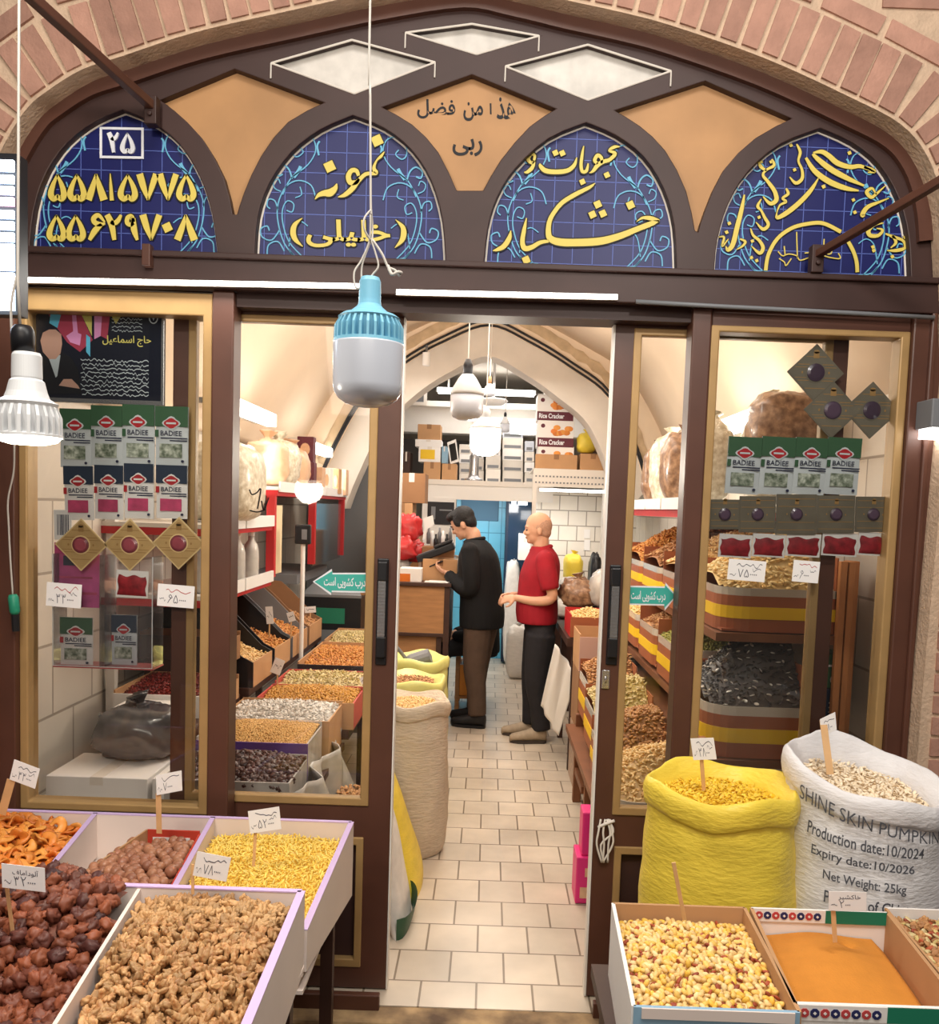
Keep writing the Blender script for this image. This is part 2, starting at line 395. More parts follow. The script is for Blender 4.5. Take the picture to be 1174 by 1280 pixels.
def outside(x, z):
    best = min((math.hypot(x-a, z-b), b, a) for a, b in arch)
    return best[0]
for r in range(66):      # coursed brickwork of the wall and the piers
    z = -.06+r*.073
    for k in range(-16, 17):
        x = k*.215+(.1075 if r % 2 else 0)
        if z > 2.30:
            def free(xc, hw):
                for q in (xc-hw, xc, xc+hw):
                    za = max([b for a, b in arch if abs(a-q) < .12] or [0])
                    if (arch[0][0]-.02 < q < 1.5 and z < za+.1) or outside(q, z) < .30: return False
                return True
            if free(x, .098): bw.box(x-.098, x+.098, YB-.006-rb.uniform(0, .004), YB+.05, z-.029, z+.029, 0)
            else:
                for h_ in (-.05, .05):
                    if free(x+h_, .046): bw.box(x+h_-.046, x+h_+.046, YB-.006-rb.uniform(0, .004), YB+.05, z-.029, z+.029, 0)
        else:
            for xa, xb in ((1.515, 3.1), (-3.1, -1.92)):
                a_, b_ = max(x-.098, xa), min(x+.098, xb)
                if b_-a_ > .03: bw.box(a_, b_, YB-.006-rb.uniform(0, .005), YB+.05, z-.029, z+.029, 0)
struct(bw.build('wall_front', ['brick', 'mortar']))
# ------------------------------------------------------------------ tympanum: dark timber fretwork
TA = [
 [(36, 318), (42, 262), (58, 215), (84, 178), (118, 152), (153, 137), (190, 153), (224, 180), (250, 222), (265, 268), (272, 318)],
 [(318, 322), (322, 272), (336, 230), (364, 190), (400, 162), (441, 144), (480, 160), (514, 187), (539, 226), (553, 275), (557, 327)],
 [(605, 331), (610, 285), (622, 246), (645, 210), (686, 173), (733, 153), (770, 169), (805, 196), (830, 236), (843, 282), (846, 337)],
 [(893, 341), (897, 300), (911, 254), (936, 214), (976, 180), (1026, 160), (1066, 178), (1100, 206), (1124, 248), (1136, 295), (1139, 345)]]
def arch_loop(p): return FP(cr(p[:6], 3)[:-1]+cr(p[5:], 3), YF)
TAN = [cr([(293, 86), (405, 128)], 1)+cr([(405, 128), (360, 152), (326, 195), (305, 240), (296, 268)], 2)[1:]+cr([(291, 268), (280, 222), (252, 172), (218, 138), (200, 125)], 2)[:-1]+[(200, 125)],
 [(590, 93), (695, 136)]+cr([(695, 136), (662, 158), (626, 200), (604, 238)], 2)[1:]+cr([(571, 238), (548, 190), (515, 155), (478, 134)], 2),
 [(882, 101), (990, 148)]+cr([(990, 148), (945, 172), (905, 212), (882, 262), (873, 290)], 2)[1:]+cr([(869, 288), (858, 238), (832, 188), (800, 157), (769, 138)], 2)]
DIA = [[(440, 50), (544, 78), (443, 117), (339, 79)], [(590, 30), (674, 45), (596, 68), (507, 41)], [(735, 56), (839, 89), (735, 125), (632, 83)]]
frame = MB()
outer = FP([(-30, 360), (-34, 230), (-10, 120), (60, 60), (245, 0), (440, -45), (580, -70), (720, -40), (957, 30), (1126, 110), (1200, 180), (1230, 300), (1235, 400)], YF)
outer[0] = (outer[0][0], 2.49); outer[-1] = (outer[-1][0], 2.49)
holes = [arch_loop(p) for p in TA]+[FP(p, YF) for p in TAN]+[FP(p, YF) for p in DIA]
frame.plate(outer, holes, YF, YF+.035, 0)
struct(frame.build('trim_1', 'brown_dark', bevel=.003))
# raised band that follows the brick arch
band = MB(); ap = FP(cr(arch_px, 4), YF); bp = []
for i in range(len(ap)):
    a, b = ap[max(0, i-1)], ap[min(len(ap)-1, i+1)]; l = math.hypot(b[0]-a[0], b[1]-a[1]); bp.append((ap[i][0]+(b[1]-a[1])/l*.05, ap[i][1]-(b[0]-a[0])/l*.05))
ribbon(band, bp, [.10]*len(bp), YF-.022, YF+.001)
struct(band.build('trim_2', 'brown_frame'))
bk = MB(); bk.plate(outer, [], YF+.05, YF+.07); struct(bk.build('trim_3', 'brown_dark'))
beam = MB(); beam.box(-1.72, 1.54, YF-.035, YF+.001, 2.485, 2.60); beam.box(-1.72, 1.54, YF-.05, YF-.034, 2.58, 2.60)
struct(beam.build('trim_4', 'brown_dark', bevel=.004))
# ------------------------------------------------------------------ four blue tile panels
def stroke(mb, px, wid, Y, outline=0, mi=0, mo=1, k=5, th=.0015):
    """calligraphic stroke through pixels of the sign; wid per point, in pixels"""
    pts = cr([(W(x, y, Y).x, W(x, y, Y).z, w_*Y/F_PX) for (x, y), w_ in zip(px, wid)], k)
    xy = [(a, b) for a, b, c in pts]; ww = [max(.0006, c) for a, b, c in pts]
    if outline: ribbon(mb, xy, [c+outline*Y/F_PX for c in ww], Y-th, Y, mo)
    ribbon(mb, xy, ww, Y-th*2, Y, mi)
def dot(mb, x, y, r, Y, outline=0, mi=0, mo=1, rot=20):
    def dm(rr, y0): 
        q = FP([(x+rr*math.cos(math.radians(a+rot)), y+rr*math.sin(math.radians(a+rot))) for a in (0, 90, 180, 270)], Y)
        return q
    if outline: mb.plate(dm(r+outline, 0), [], Y-.0015, Y, mo)
    mb.plate(dm(r, 0), [], Y-.003, Y, mi)
def scrolls(mb, cx, by, flip, s=1.0, Y=3.03):
    """vine scrolls of one side; cx = side x, by = base y, in pixels"""
    def q(pts): return [(cx+flip*x*s, by+y*s) for x, y in pts]
    S = lambda pts, w0=1.2, mi=2: stroke(mb, q(pts), [w0*s]*len(pts), Y, 0, mi, k=4)
    S([(30, 0), (16, -18), (8, -45), (8, -68), (18, -90), (34, -98), (50, -92), (56, -76)], 1.5)
    S([(40, 0), (22, -20), (14, -44), (14, -62), (20, -72), (28, -68), (26, -58), (19, -60)], 1.4)
    S([(8, -60), (4, -72), (-4, -74), (-6, -66), (-2, -62)], 1.5)
    S([(10, -35), (0, -22), (-12, -26), (-14, -36), (-6, -40), (-3, -34)], 1.6)
    S([(16, -8), (8, -20), (-4, -16), (-6, -2)], 1.6)
    S([(22, -14), (26, -38), (36, -46), (46, -40)], 1.3)
    S([(46, 0), (30, -2), (22, -10)], 1.5)
    S([(14, -80), (24, -100), (46, -118), (56, -136), (52, -152), (40, -156), (28, -148), (26, -134), (32, -128), (40, -134), (36, -140)], 1.4)
    S([(26, -100), (22, -112), (14, -118), (6, -112), (8, -104), (14, -106)], 1.9)
    S([(12, -84), (4, -88), (2, -96), (8, -100), (11, -94)], 1.3)
    S([(60, -130), (58, -142), (61, -148)], 2.2)
    S([(28, -102), (34, -110), (37, -116)], 4.2)
    S([(36, -90), (38, -80), (30, -76)], 1.3)
def tile_panel(k, label, side_px):
    mb = MB(); lp = arch_loop(TA[k])
    cxm = sum(a for a, b in lp)/len(lp); czm = sum(b for a, b in lp)/len(lp)
    big = [(cxm+(a-cxm)*1.03, czm+(b-czm)*1.03) for a, b in lp]
    mb.plate(big, [], 3.031, 3.045, 0)
    x0, x1 = min(a for a, b in lp), max(a for a, b in lp); z0, z1 = min(b for a, b in lp), max(b for a, b in lp)
    # joints of the square tiles, clipped to the arch
    def span(const, vert):
        hits = []
        for (a, b), (c, d) in zip(lp, lp[1:]+lp[:1]):
            p, q, r, t = (a, b, c, d) if vert else (b, a, d, c)
            if (p-const)*(r-const) < 0: hits.append(q+(t-q)*(const-p)/(r-p))
        return (min(hits), max(hits)) if len(hits) > 1 else None
    st = .0685
    x = x0+st*.35
    while x < x1:
        h = span(x, True)
        if h: mb.box(x-.0011, x+.0011, 3.0302, 3.032, h[0], h[1], 1)
        x += st
    z = z0+st*.3
    while z < z1:
        h = span(z, False)
        if h: mb.box(h[0], h[1], 3.0302, 3.032, z-.0011, z+.0011, 1)
        z += st
    # a thin putty line round the edge
    n = len(lp); 
    lw = [(cxm+(a-cxm)*.985, czm+(b-czm)*.99) for a, b in lp]
    ribbon(mb, lw, [.006]*n, 3.028, 3.031, 3)
    for cx, by, fl in side_px: scrolls(mb, cx, by, fl, .98)
    pan = mb.build('tile_panel', ['tile_blue', 'tile_joint', 'scroll_cyan', 'putty_white'])
    root = thing('sign_panel', label, 'sign', (cxm, 3.03, z0)); attach(pan, root)
    return root
Y3 = 3.0285
r1 = tile_panel(0, 'blue arched tile sign with gold telephone digits under boxed number', [(48, 316, 1), (262, 318, -1)])
m = MB()
DIG = {'۱': [([(.42, 1), (.5, .55), (.62, .0)], [.10, .42, .62, .2])], '۷': [([(.04, .98), (.26, .5), (.52, .02)], [.40, .34, .10]), ([(.98, .98), (.74, .5), (.52, .02)], [.34, .30, .10])],
 '۸': [([(.50, .98), (.30, .5), (.04, .02)], [.10, .32, .40]), ([(.50, .98), (.72, .5), (.98, .02)], [.10, .34, .44])],
 '۵': [([(.52, .96), (.22, .55), (.10, .24), (.24, .08), (.42, .10), (.52, .22)], [.10, .26, .34, .34, .26, .10]), ([(.48, .96), (.78, .58), (.92, .24), (.78, .08), (.62, .10), (.52, .22)], [.10, .26, .34, .34, .26, .10])],
 '۲': [([(.06, .98), (.34, .62), (.52, .02)], [.34, .36, .22]), ([(.30, .72), (.50, .66), (.74, .76), (.94, .98)], [.24, .26, .26, .14])],
 '۹': [([(.66, .70), (.52, .92), (.24, .86), (.20, .68), (.44, .60), (.68, .68)], [.22, .24, .26, .26, .24, .2]), ([(.66, .86), (.70, .45), (.94, .02)], [.22, .36, .16])],
 '۶': [([(.98, .70), (.62, .96), (.34, .84), (.42, .68), (.72, .62), (1.0, .66)], [.10, .24, .28, .28, .26, .10]), ([(.80, .62), (.42, .38), (.10, .02)], [.2, .34, .2])], '۰': []}
def digit(mb, ch, xa, xb, ya, yb, sk):
    w_ = xb-xa
    for pts, wd in DIG[ch]:
        wd = (wd+[wd[-1]])[:len(pts)]
        stroke(mb, [(xa+u*w_, ya-v*(ya-yb)+u*w_*.012) for u, v in pts], [max(.8, q*21*(1 if ch != '۱' else .38)) for q in wd], Y3, sk, k=6)
    if ch == '۰': dot(mb, (xa+xb)/2, (ya+yb)/2, 7.5, Y3, 1.6)
for s_, y0, y1, xx in (('۵۵۸۱۵۷۷۵', 251, 217, [(62, 82), (86, 107), (110, 131), (134, 144), (149, 171), (174, 196), (199, 221), (222, 244)]), ('۵۵۶۲۹۷۰۸', 301, 268, [(60, 82), (84, 106), (110, 132), (133, 153), (156, 173), (178, 200), (202, 217), (221, 244)])):
    for ch, (xa, xb) in zip(s_, xx): digit(m, ch, xa, xb, y0, y1, 3.4)
m.build('lettering', ['sign_gold', 'sign_black'], r1)
m = MB()
q = FP([(125, 159), (180, 160), (180, 199), (125, 198)], Y3); q2 = FP([(128, 162), (177, 163), (177, 196), (128, 195)], Y3)
m.plate(q, [q2], Y3-.003, Y3, 0); m.plate(q2, [], Y3-.001, Y3, 1)
for ch, xa, xb in (('۲', 136, 149), ('۵', 152, 168)):
    for pts, wd in DIG[ch]: stroke(m, [(xa+u*(xb-xa), 192-v*26) for u, v in pts], [q*16 for q in (wd+[wd[-1]])[:len(pts)]], Y3-.001, 0, th=.003)
m.build('number_plate', ['sign_white', 'tile_blue'], r1)
r2 = tile_panel(1, 'blue arched tile sign with gold lettering ending in a bracketed word', [(340, 322, 1), (534, 325, -1)])
def K(px, ox, oy, sc): return [(ox+x/sc, oy+y/sc) for x, y in px]
m = MB(); sc = 4.892; O = (320, 140)
def st2(pts, wid): stroke(m, K(pts, *O, sc), [w_/sc for w_ in wid], Y3, 3.2)
st2([(786, 244), (768, 270), (738, 300), (722, 345), (735, 372), (716, 378), (672, 382), (630, 420), (590, 470), (545, 508), (502, 522)], [4, 16, 10, 20, 26, 20, 22, 24, 30, 24, 4])
st2([(628, 392), (616, 362), (586, 360), (566, 395), (578, 432), (612, 432), (632, 410)], [18, 24, 26, 30, 30, 26, 14])
st2([(496, 440), (484, 470), (455, 495), (420, 498), (385, 510), (362, 536)], [6, 30, 44, 34, 22, 4])
dot(m, *K([(452, 335)], *O, sc)[0], 8.6, Y3, 1.6); dot(m, *K([(742, 176)], *O, sc)[0], 8.8, Y3, 1.6)
for dy, ol, mi, p in ((0, .05, 1, 1.4), (.0015, .02, 0, 0)):
    text(m, 'خلیلی', (lambda f, d: lambda u, v: f(u, v)-Vector((0, d, 0)))(pbox((383-p, 309+p), (488+p, 310.5+p), (383-p, 274-p), Y3), dy), ol, mi, fa=True)
st2([(285, 650), (240, 690), (228, 740), (245, 785), (288, 824)], [3, 26, 34, 26, 3])
st2([(855, 660), (898, 705), (904, 750), (890, 790), (850, 832)], [3, 26, 34, 26, 3])
m.build('lettering', ['sign_gold', 'sign_black'], r2)
r3 = tile_panel(2, 'blue arched tile sign with long sweeping gold calligraphy and dots', [(628, 330, 1), (822, 335, -1)])
m = MB(); sc = 4.696; O = (605, 145)
st2([(798, 182), (765, 184), (735, 205), (770, 222), (738, 258), (700, 270), (668, 290), (640, 325), (618, 336)], [4, 18, 12, 20, 20, 22, 24, 16, 3])
st2([(690, 280), (690, 250), (668, 232), (650, 262), (668, 282)], [12, 18, 20, 20, 14])
st2([(586, 178), (576, 230), (570, 290), (578, 328), (602, 322), (612, 280)], [6, 16, 18, 18, 18, 8])
st2([(545, 245), (530, 290), (490, 322), (420, 330), (360, 322), (332, 295), (330, 280)], [5, 20, 24, 26, 26, 20, 5])
st2([(292, 268), (298, 236), (278, 226), (260, 256), (280, 278), (294, 268), (284, 304), (256, 330), (236, 332)], [12, 16, 16, 20, 16, 14, 20, 18, 4])
for x, y in ((420, 218), (460, 220), (722, 348), (578, 388)): dot(m, *K([(x, y)], *O, sc)[0], 4.6, Y3, 1.2)
st2([(652, 396), (620, 420), (540, 460), (460, 510), (410, 570), (385, 620), (378, 680), (392, 722), (450, 742), (560, 744), (690, 735), (800, 705), (900, 665), (985, 632), (1030, 615)], [4, 18, 24, 24, 24, 26, 30, 36, 42, 42, 42, 36, 30, 28, 6])
st2([(1030, 616), (980, 602), (930, 600), (895, 622)], [12, 24, 14, 3])
st2([(380, 736), (330, 744), (280, 772), (240, 778), (226, 740), (236, 670), (250, 600)], [16, 22, 26, 30, 26, 22, 5])
st2([(158, 674), (148, 720), (118, 765), (80, 785), (52, 792)], [5, 26, 28, 20, 3])
for x, y, r in ((248, 846, 6.2), (637, 580, 5.8), (698, 574, 5.8), (668, 520, 6), (860, 524, 6.4)): dot(m, *K([(x, y)], *O, sc)[0], r, Y3, 1.4)
m.build('lettering', ['sign_gold', 'sign_black'], r3)
r4 = tile_panel(3, 'blue arched tile sign with curling gold calligraphy round a half circle', [(915, 340, 1), (1118, 344, -1)])
m = MB(); sc = 4.515; O = (885, 155)
def st4(pts, wid): stroke(m, K(pts, *O, sc), [w_/sc for w_ in wid], Y3, 1.6)
st4([(325, 828), (340, 740), (390, 650), (470, 590), (560, 565), (650, 562), (750, 610)], [20]*7)
st4([(785, 655), (820, 720), (838, 780), (842, 838)], [20]*4)
st4([(552, 192), (600, 265), (680, 325), (770, 362), (850, 378)], [14, 26, 30, 26, 8])
st4([(590, 170), (620, 200), (690, 255), (780, 305), (880, 350)], [14, 24, 30, 26, 10])
st4([(592, 165), (640, 158), (680, 180), (730, 222), (800, 244), (860, 240), (930, 268)], [8, 22, 26, 28, 24, 20, 10])
st4([(880, 245), (915, 255), (940, 270), (900, 275)], [14, 18, 16, 6])
st4([(622, 308), (580, 375), (510, 450), (440, 505), (390, 530), (388, 500)], [6, 22, 26, 26, 18, 4])
st4([(440, 365), (452, 395), (420, 420), (440, 440), (405, 460), (388, 500)], [10, 16, 12, 14, 10, 6])
st4([(500, 115), (520, 160), (510, 210), (530, 260), (530, 310), (495, 335), (460, 300)], [8, 16, 12, 14, 18, 18, 5])
st4([(360, 200), (372, 235), (330, 260), (310, 290), (340, 330), (375, 380), (385, 430), (350, 450), (310, 410)], [8, 16, 12, 14, 18, 22, 24, 20, 5])
st4([(285, 215), (300, 245), (330, 265)], [10, 18, 8])
st4([(300, 425), (280, 465), (300, 490), (320, 530), (340, 570), (310, 595), (270, 555)], [6, 16, 12, 16, 18, 18, 4])
st4([(205, 400), (190, 480), (165, 580), (140, 680), (112, 712), (100, 690)], [8, 22, 26, 26, 20, 4])
st4([(60, 640), (90, 640), (80, 690), (115, 650)], [5, 12, 12, 5])
st4([(240, 590), (255, 630), (290, 660), (310, 700), (290, 730), (245, 690)], [6, 14, 16, 20, 18, 4])
st4([(180, 650), (210, 665), (195, 690), (160, 710)], [8, 14, 12, 5])
st4([(1000, 350), (950, 395), (920, 415), (895, 385), (925, 365), (950, 400)], [5, 14, 18, 20, 14, 6])
st4([(1020, 420), (970, 440), (900, 470), (870, 515), (885, 520)], [5, 12, 22, 24, 5])
st4([(990, 560), (940, 570), (905, 600), (915, 630), (960, 630), (985, 600), (950, 590)], [5, 16, 24, 22, 18, 14, 5])
st4([(1000, 620), (1050, 640), (1100, 660), (1110, 700), (1060, 715), (1010, 715)], [8, 16, 14, 16, 18, 5])
st4([(1040, 630), (1060, 670), (1030, 700)], [12, 16, 6])
for x, y, r in ((468, 122, 2.6), (652, 355, 3), (798, 165, 3), (488, 260, 2.6), (120, 562, 2.8), (105, 612, 2.8), (245, 755, 2.6), (275, 772, 2.6), (288, 528, 2.6), (250, 662, 2.6), (355, 215, 2.5), (820, 430, 2.6), (828, 500, 2.8), (1110, 640, 2.5), (930, 695, 2.8), (935, 715, 2.8), (1040, 750, 2.8), (300, 215, 2.5)): dot(m, *K([(x, y)], *O, sc)[0], r, Y3, .6)
for pts in ([(395, 720), (420, 745), (455, 735), (500, 745), (520, 770), (580, 750)], [(500, 610), (502, 690), (505, 760)], [(430, 690), (435, 740)], [(400, 760), (430, 780), (440, 800), (470, 760)], [(640, 740), (690, 755), (745, 760), (735, 730)], [(655, 650), (655, 720), (690, 735), (700, 710)], [(630, 690), (600, 720), (545, 730)]):
    stroke(m, K(pts, *O, sc), [6/sc]*len(pts), Y3, 0)
m.build('lettering', ['sign_gold', 'sign_black'], r4)
# ------------------------------------------------------------------ tan boards and plaster panes of the tympanum
for k, (p, lb) in enumerate(zip(TAN, ('plain tan spandrel board between telephone sign and bracketed word sign', 'tan spandrel board with black lettering in the middle of the arch', 'plain tan spandrel board between long calligraphy sign and curling calligraphy sign'))):
    lp = FP(p, YF); cxm = sum(a for a, b in lp)/len(lp); czm = sum(b for a, b in lp)/len(lp)
    mb = MB(); mb.plate([(cxm+(a-cxm)*1.05, czm+(b-czm)*1.05) for a, b in lp], [], 3.030, 3.045)
    root = thing('spandrel_board', lb, 'board', (cxm, 3.03, czm)); attach(mb.build('board', 'tan_board'), root)
    if k == 1:
        m = MB(); sc = 4.892; ox, oy = 470, 80
        def tt(s_, a, b, top): text(m, s_, pbox((ox+a[0]/sc, oy+a[1]/sc), (ox+b[0]/sc, oy+b[1]/sc), (ox+a[0]/sc, oy+top/sc), 3.029), .02, 0, fa=True)
        tt('هذ', (738, 337), (855, 340), 203); tt('ا', (696, 308), (708, 308), 240); tt('من', (535, 348), (655, 350), 232); tt('فضل', (252, 332), (485, 340), 212)
        tt('ربی', (468, 560), (652, 566), 452)
        m.build('lettering', ['sign_black'], root)
for p, lb in zip(DIA, ('lozenge plaster light above the bracketed word sign', 'lozenge plaster light at the peak of the arch', 'lozenge plaster light above the long calligraphy sign')):
    lp = FP(p, YF); mb = MB(); cxm = sum(a for a, b in lp)/4; czm = sum(b for a, b in lp)/4
    mb.plate([(cxm+(a-cxm)*1.05, czm+(b-czm)*1.05) for a, b in lp], [], 3.026, 3.04)
    root = thing('lozenge_pane', lb, 'window pane', (cxm, 3.03, czm)); attach(mb.build('pane', 'plaster_pane'), root)
    e = MB(); 
    for (a, b), (c, d) in zip(lp, lp[1:]+lp[:1]): e.tube([(a, 3.0, b), (c, 3.0, d)], .0035, 6)
    for (a, b) in (lp[1], lp[3]): e.tube([(a, 2.998, b), (a, 2.997, b-.05)], .0025, 5)
    e.build('putty_edge', 'putty_white', root)
# ------------------------------------------------------------------ posts, windows and sliding doors
ps = MB(); ps.box(-2.0, -1.615, YF-.03, YF+.09, 0, 2.49); ps.box(-2.0, -1.68, YF-.06, YF-.03, 0, 2.49); struct(ps.build('trim_5', 'brown_frame', bevel=.004))
ps = MB(); ps.box(-.957, -.883, YF-.01, YF+.085, 0, 2.485); struct(ps.build('trim_6', 'brown_frame', bevel=.006))
ps = MB(); ps.box(.663, .728, YF-.01, YF+.085, 0, 2.485); struct(ps.build('trim_7', 'brown_frame', bevel=.006))
ps = MB(); ps.box(1.402, 1.53, YF-.02, YF+.09, 0, 2.49); ps.box(1.455, 1.476, YF-.035, YF, 0, 2.49); struct(ps.build('trim_8', 'brown_frame', bevel=.006))
ps = MB(); ps.box(.73, 1.402, YF, YF+.085, 2.415, 2.49); struct(ps.build('trim_9', 'brown_frame', bevel=.004))
ps = MB()     # lower boards and bottom rail of both fixed bays
for xa, xb in ((-1.615, -.957), (.728, 1.402)):
    ps.box(xa, xb, YF, YF+.05, 0, .665)
    ps.plate([(xa+.05, .08), (xb-.05, .08), (xb-.05, .60), (xa+.05, .60)], [[(xa+.085, .115), (xb-.085, .115), (xb-.085, .565), (xa+.085, .565)]], YF-.012, YF+.001)
ps.box(-1.66, -.33, YF-.03, YF+.0, -.06, .05); ps.box(.43, 1.53, YF-.03, YF, -.06, .05)
struct(ps.build('trim_10', 'brown_frame', bevel=.004))
ps = MB(); ps.box(-.883, .663, YF+.02, YF+.15, 2.44, 2.49); struct(ps.build('trim_11', 'brown_dark'))
def fixed_window(name, xa, xb, za, zb, top):
    r = thing(name, None, None, (xa, YF, za), kind='structure')
    f = MB(); f.plate([(xa, za), (xb, za), (xb, zb), (xa, zb)], [[(xa+.03, za+.028), (xb-.032, za+.028), (xb-.032, zb-top), (xa+.03, zb-top)]], YF-.004, YF+.07)
    f.build('window_frame', 'gold_trim', r, bevel=.005)
    g = MB(); g.box(xa+.02, xb-.02, YF+.036, YF+.041, za+.02, zb-.02); g.build('pane', 'pane', r)
    return r
fixed_window('window_1', -1.615, -.957, .675, 2.475, .075)
fixed_window('window_2', .728, 1.402, .675, 2.43, .022)
YL = 3.095
def leaf(name, xs, xe, stile_a, stile_b, handle_x, hz, label):
    """sliding door leaf between xs (hidden inner edge) and xe (edge on the opening)"""
    r = thing(name, None, None, (xs, YL, 0), kind='structure')
    lo, hi = min(xs, xe), max(xs, xe)
    wl, wh = (stile_a, stile_b) if xs < xe else (stile_b, stile_a)
    gl, gh = lo+wl, hi-wh; zb, zt = .70, 2.425
    f = MB(); f.plate([(lo, .005), (hi, .005), (hi, 2.475), (lo, 2.475)], [[(gl, zb), (gh, zb), (gh, zt), (gl, zt)], [(gl+.02, .10), (gh-.02, .10), (gh-.02, .565), (gl+.02, .565)]], YL, YL+.045)
    f.build('door_frame', 'brown_frame', r, bevel=.005)
    t = MB()
    t.plate([(gl-.006, zb-.006), (gh+.006, zb-.006), (gh+.006, zt+.006), (gl-.006, zt+.006)], [[(gl+.022, zb+.024), (gh-.024, zb+.024), (gh-.024, zt-.02), (gl+.022, zt-.02)]], YL-.007, YL+.03)
    t.plate([(gl+.008, .088), (gh-.008, .088), (gh-.008, .577), (gl+.008, .577)], [[(gl+.035, .118), (gh-.035, .118), (gh-.035, .548), (gl+.035, .548)]], YL-.007, YL+.03)
    t.build('glazing_bead', 'gold_trim', r, bevel=.004)
    p = MB(); p.box(gl+.02, gh-.02, YL+.022, YL+.035, .10, .565); p.build('lower_panel', 'brown_dark', r)
    g = MB(); g.box(gl+.01, gh-.01, YL+.014, YL+.019, zb, zt); g.build('pane', 'pane', r)
    return r
xj1 = W(500, 700, YL).x; xj2 = W(763, 700, YL).x
d1 = leaf('door_1', W(214, 700, YL).x, W(494.5, 800, YL).x, .062, .088, 0, 0, '')
d2 = leaf('door_2', W(1045, 700, YL).x, W(752, 800, YL).x, .062, .072, 0, 0, '')
def handle(root, px, y0, y1):
    a, b = W(px, y0, YL-.02), W(px, y1, YL-.02); L = a.z-b.z; x = (a.x+b.x)/2
    m = MB(); m.box(x-.017, x+.017, YL-.03, YL-.006, b.z, b.z+L*.22); m.box(x-.017, x+.017, YL-.03, YL-.006, a.z-L*.2, a.z); m.box(x-.02, x+.02, YL-.008, YL+.001, b.z-.03, a.z+.01)
    h = m.build('handle', 'black_plastic', root, bevel=.004)
    g = MB(); g.box(x-.013, x+.013, YL-.028, YL-.008, b.z+L*.22, a.z-L*.2)
    for k in range(16):
        z = b.z+L*.24+k*L*.54/15; g.box(x-.014, x+.014, YL-.030, YL-.027, z-.001, z+.001)
    g.build('grip', 'chrome', h)
handle(d1, 477, 702, 822); handle(d2, 768, 710, 822)
m = MB(); c = W(757, 849, YL); m.box(c.x-.014, c.x+.014, YL-.006, YL+.001, c.z-.034, c.z+.034); m.ell((c.x, YL-.006, c.z), (.006, .004, .014), 10, 6)
m.build('lock', 'chrome', d2, bevel=.004)
for xx, nm in ((W(506, 700, YL).x, 'door_edge'),):
    pass
e = MB(); xe2 = W(752, 800, YL).x; e.box(xe2-.006, xe2+.001, YL, YL+.05, .005, 2.47); e.build('edge_strip', 'white_paint', d2)
e = MB(); xe1 = W(494.5, 800, YL).x; e.box(xe1-.001, xe1+.004, YL, YL+.05, .005, 2.47); e.build('edge_strip', 'white_paint', d1)
th = MB(); th.box(-1.7, 1.55, 2.90, YF+.16, -.08, -.004); struct(th.build('trim_12', 'stone_ledge', bevel=.012))
al = MB(); al.box(-3.2, 3.2, -2.5, 2.92, -.20, -.12); struct(al.build('floor_alley', 'alley_floor'))
th = MB(); th.box(-1.7, 1.55, 2.62, 2.90, -.12, -.05); struct(th.build('trim_13', 'stone_ledge', bevel=.015))
# ================================================================== FIXTURES ON THE FACADE
def led_strip(xa, xb, za, zb, label):
    r = thing('led_strip', label, 'light strip', ((xa+xb)/2, 2.95, za))
    m = MB(); n = 1
    ang = math.atan2(zb-za, xb-xa); M = Matrix.Translation((xa, 2.955, za)) @ Matrix.Rotation(-ang, 4, 'Y'); L = math.hypot(xb-xa, zb-za)
    m.box(0, L, 0, .012, -.008, .011, 0, M); m.build('channel', 'white_paint', r)
    d = MB(); d.box(.004, L-.004, -.005, .001, -.005, .008, 0, M); d.build('diffuser', 'led', r)
led_strip(-1.62, -.455, 2.487, 2.505, 'glowing white light strip under the beam left of the blue lamp')
led_strip(-.335, .402, 2.490, 2.499, 'glowing white light strip above the open doorway')
lamp('strip_glow_one', 'AREA', (-1.03, 2.93, 2.49), 4, (1, .95, .88), 1.15, (math.radians(-25), 0, 0), .02)
lamp('strip_glow_two', 'AREA', (.03, 2.93, 2.49), 2.5, (1, .95, .88), .72, (math.radians(-25), 0, 0), .02)
m = MB(); m.tube([W(795, 377, 2.955), W(900, 383, 2.955), W(1060, 391, 2.955), W(1168, 397, 2.955)], .0075, 8)
tag(m.build('conduit_pipe', 'grey_plastic', smooth=True), 'thin pale grey conduit running along the dark beam above the right window', 'pipe')
def bar(a, b, s, label):
    a, b = Vector(a), Vector(b); d = (b-a); L = d.length; M = Matrix.Translation(a) @ d.to_track_quat('X', 'Z').to_matrix().to_4x4()
    r = thing('awning_strut', label, 'strut', a)
    m = MB(); m.box(0, L, -s, s, -s, s, 0, M); m.build('bar', 'brown_frame', r, bevel=.003)
    m = MB(); m.box(a.x-.02, a.x+.02, a.y-.01, a.y+.03, a.z-.06, a.z+.03); m.tube([a+Vector((0, -.02, -.03)), a+Vector((0, .02, -.03))], .008); m.build('bracket', 'brown_dark', r, bevel=.003)
bar(W(189, 132, 2.95), W(12, -28, 2.3), .014, 'dark brown awning strut slanting over the upper left brickwork')
bar(W(1022, 318, 2.95), W(1200, 212, 2.35), .012, 'dark brown awning strut crossing the curling calligraphy sign')
m = MB(); a = W(185, 320, 2.95); m.box(a.x-.014, a.x+.014, 2.93, 2.966, a.z-.035, a.z+.035)
tag(m.build('bracket_block', 'brown_frame', bevel=.003), 'small brown bracket block on the beam under the telephone sign', 'bracket')
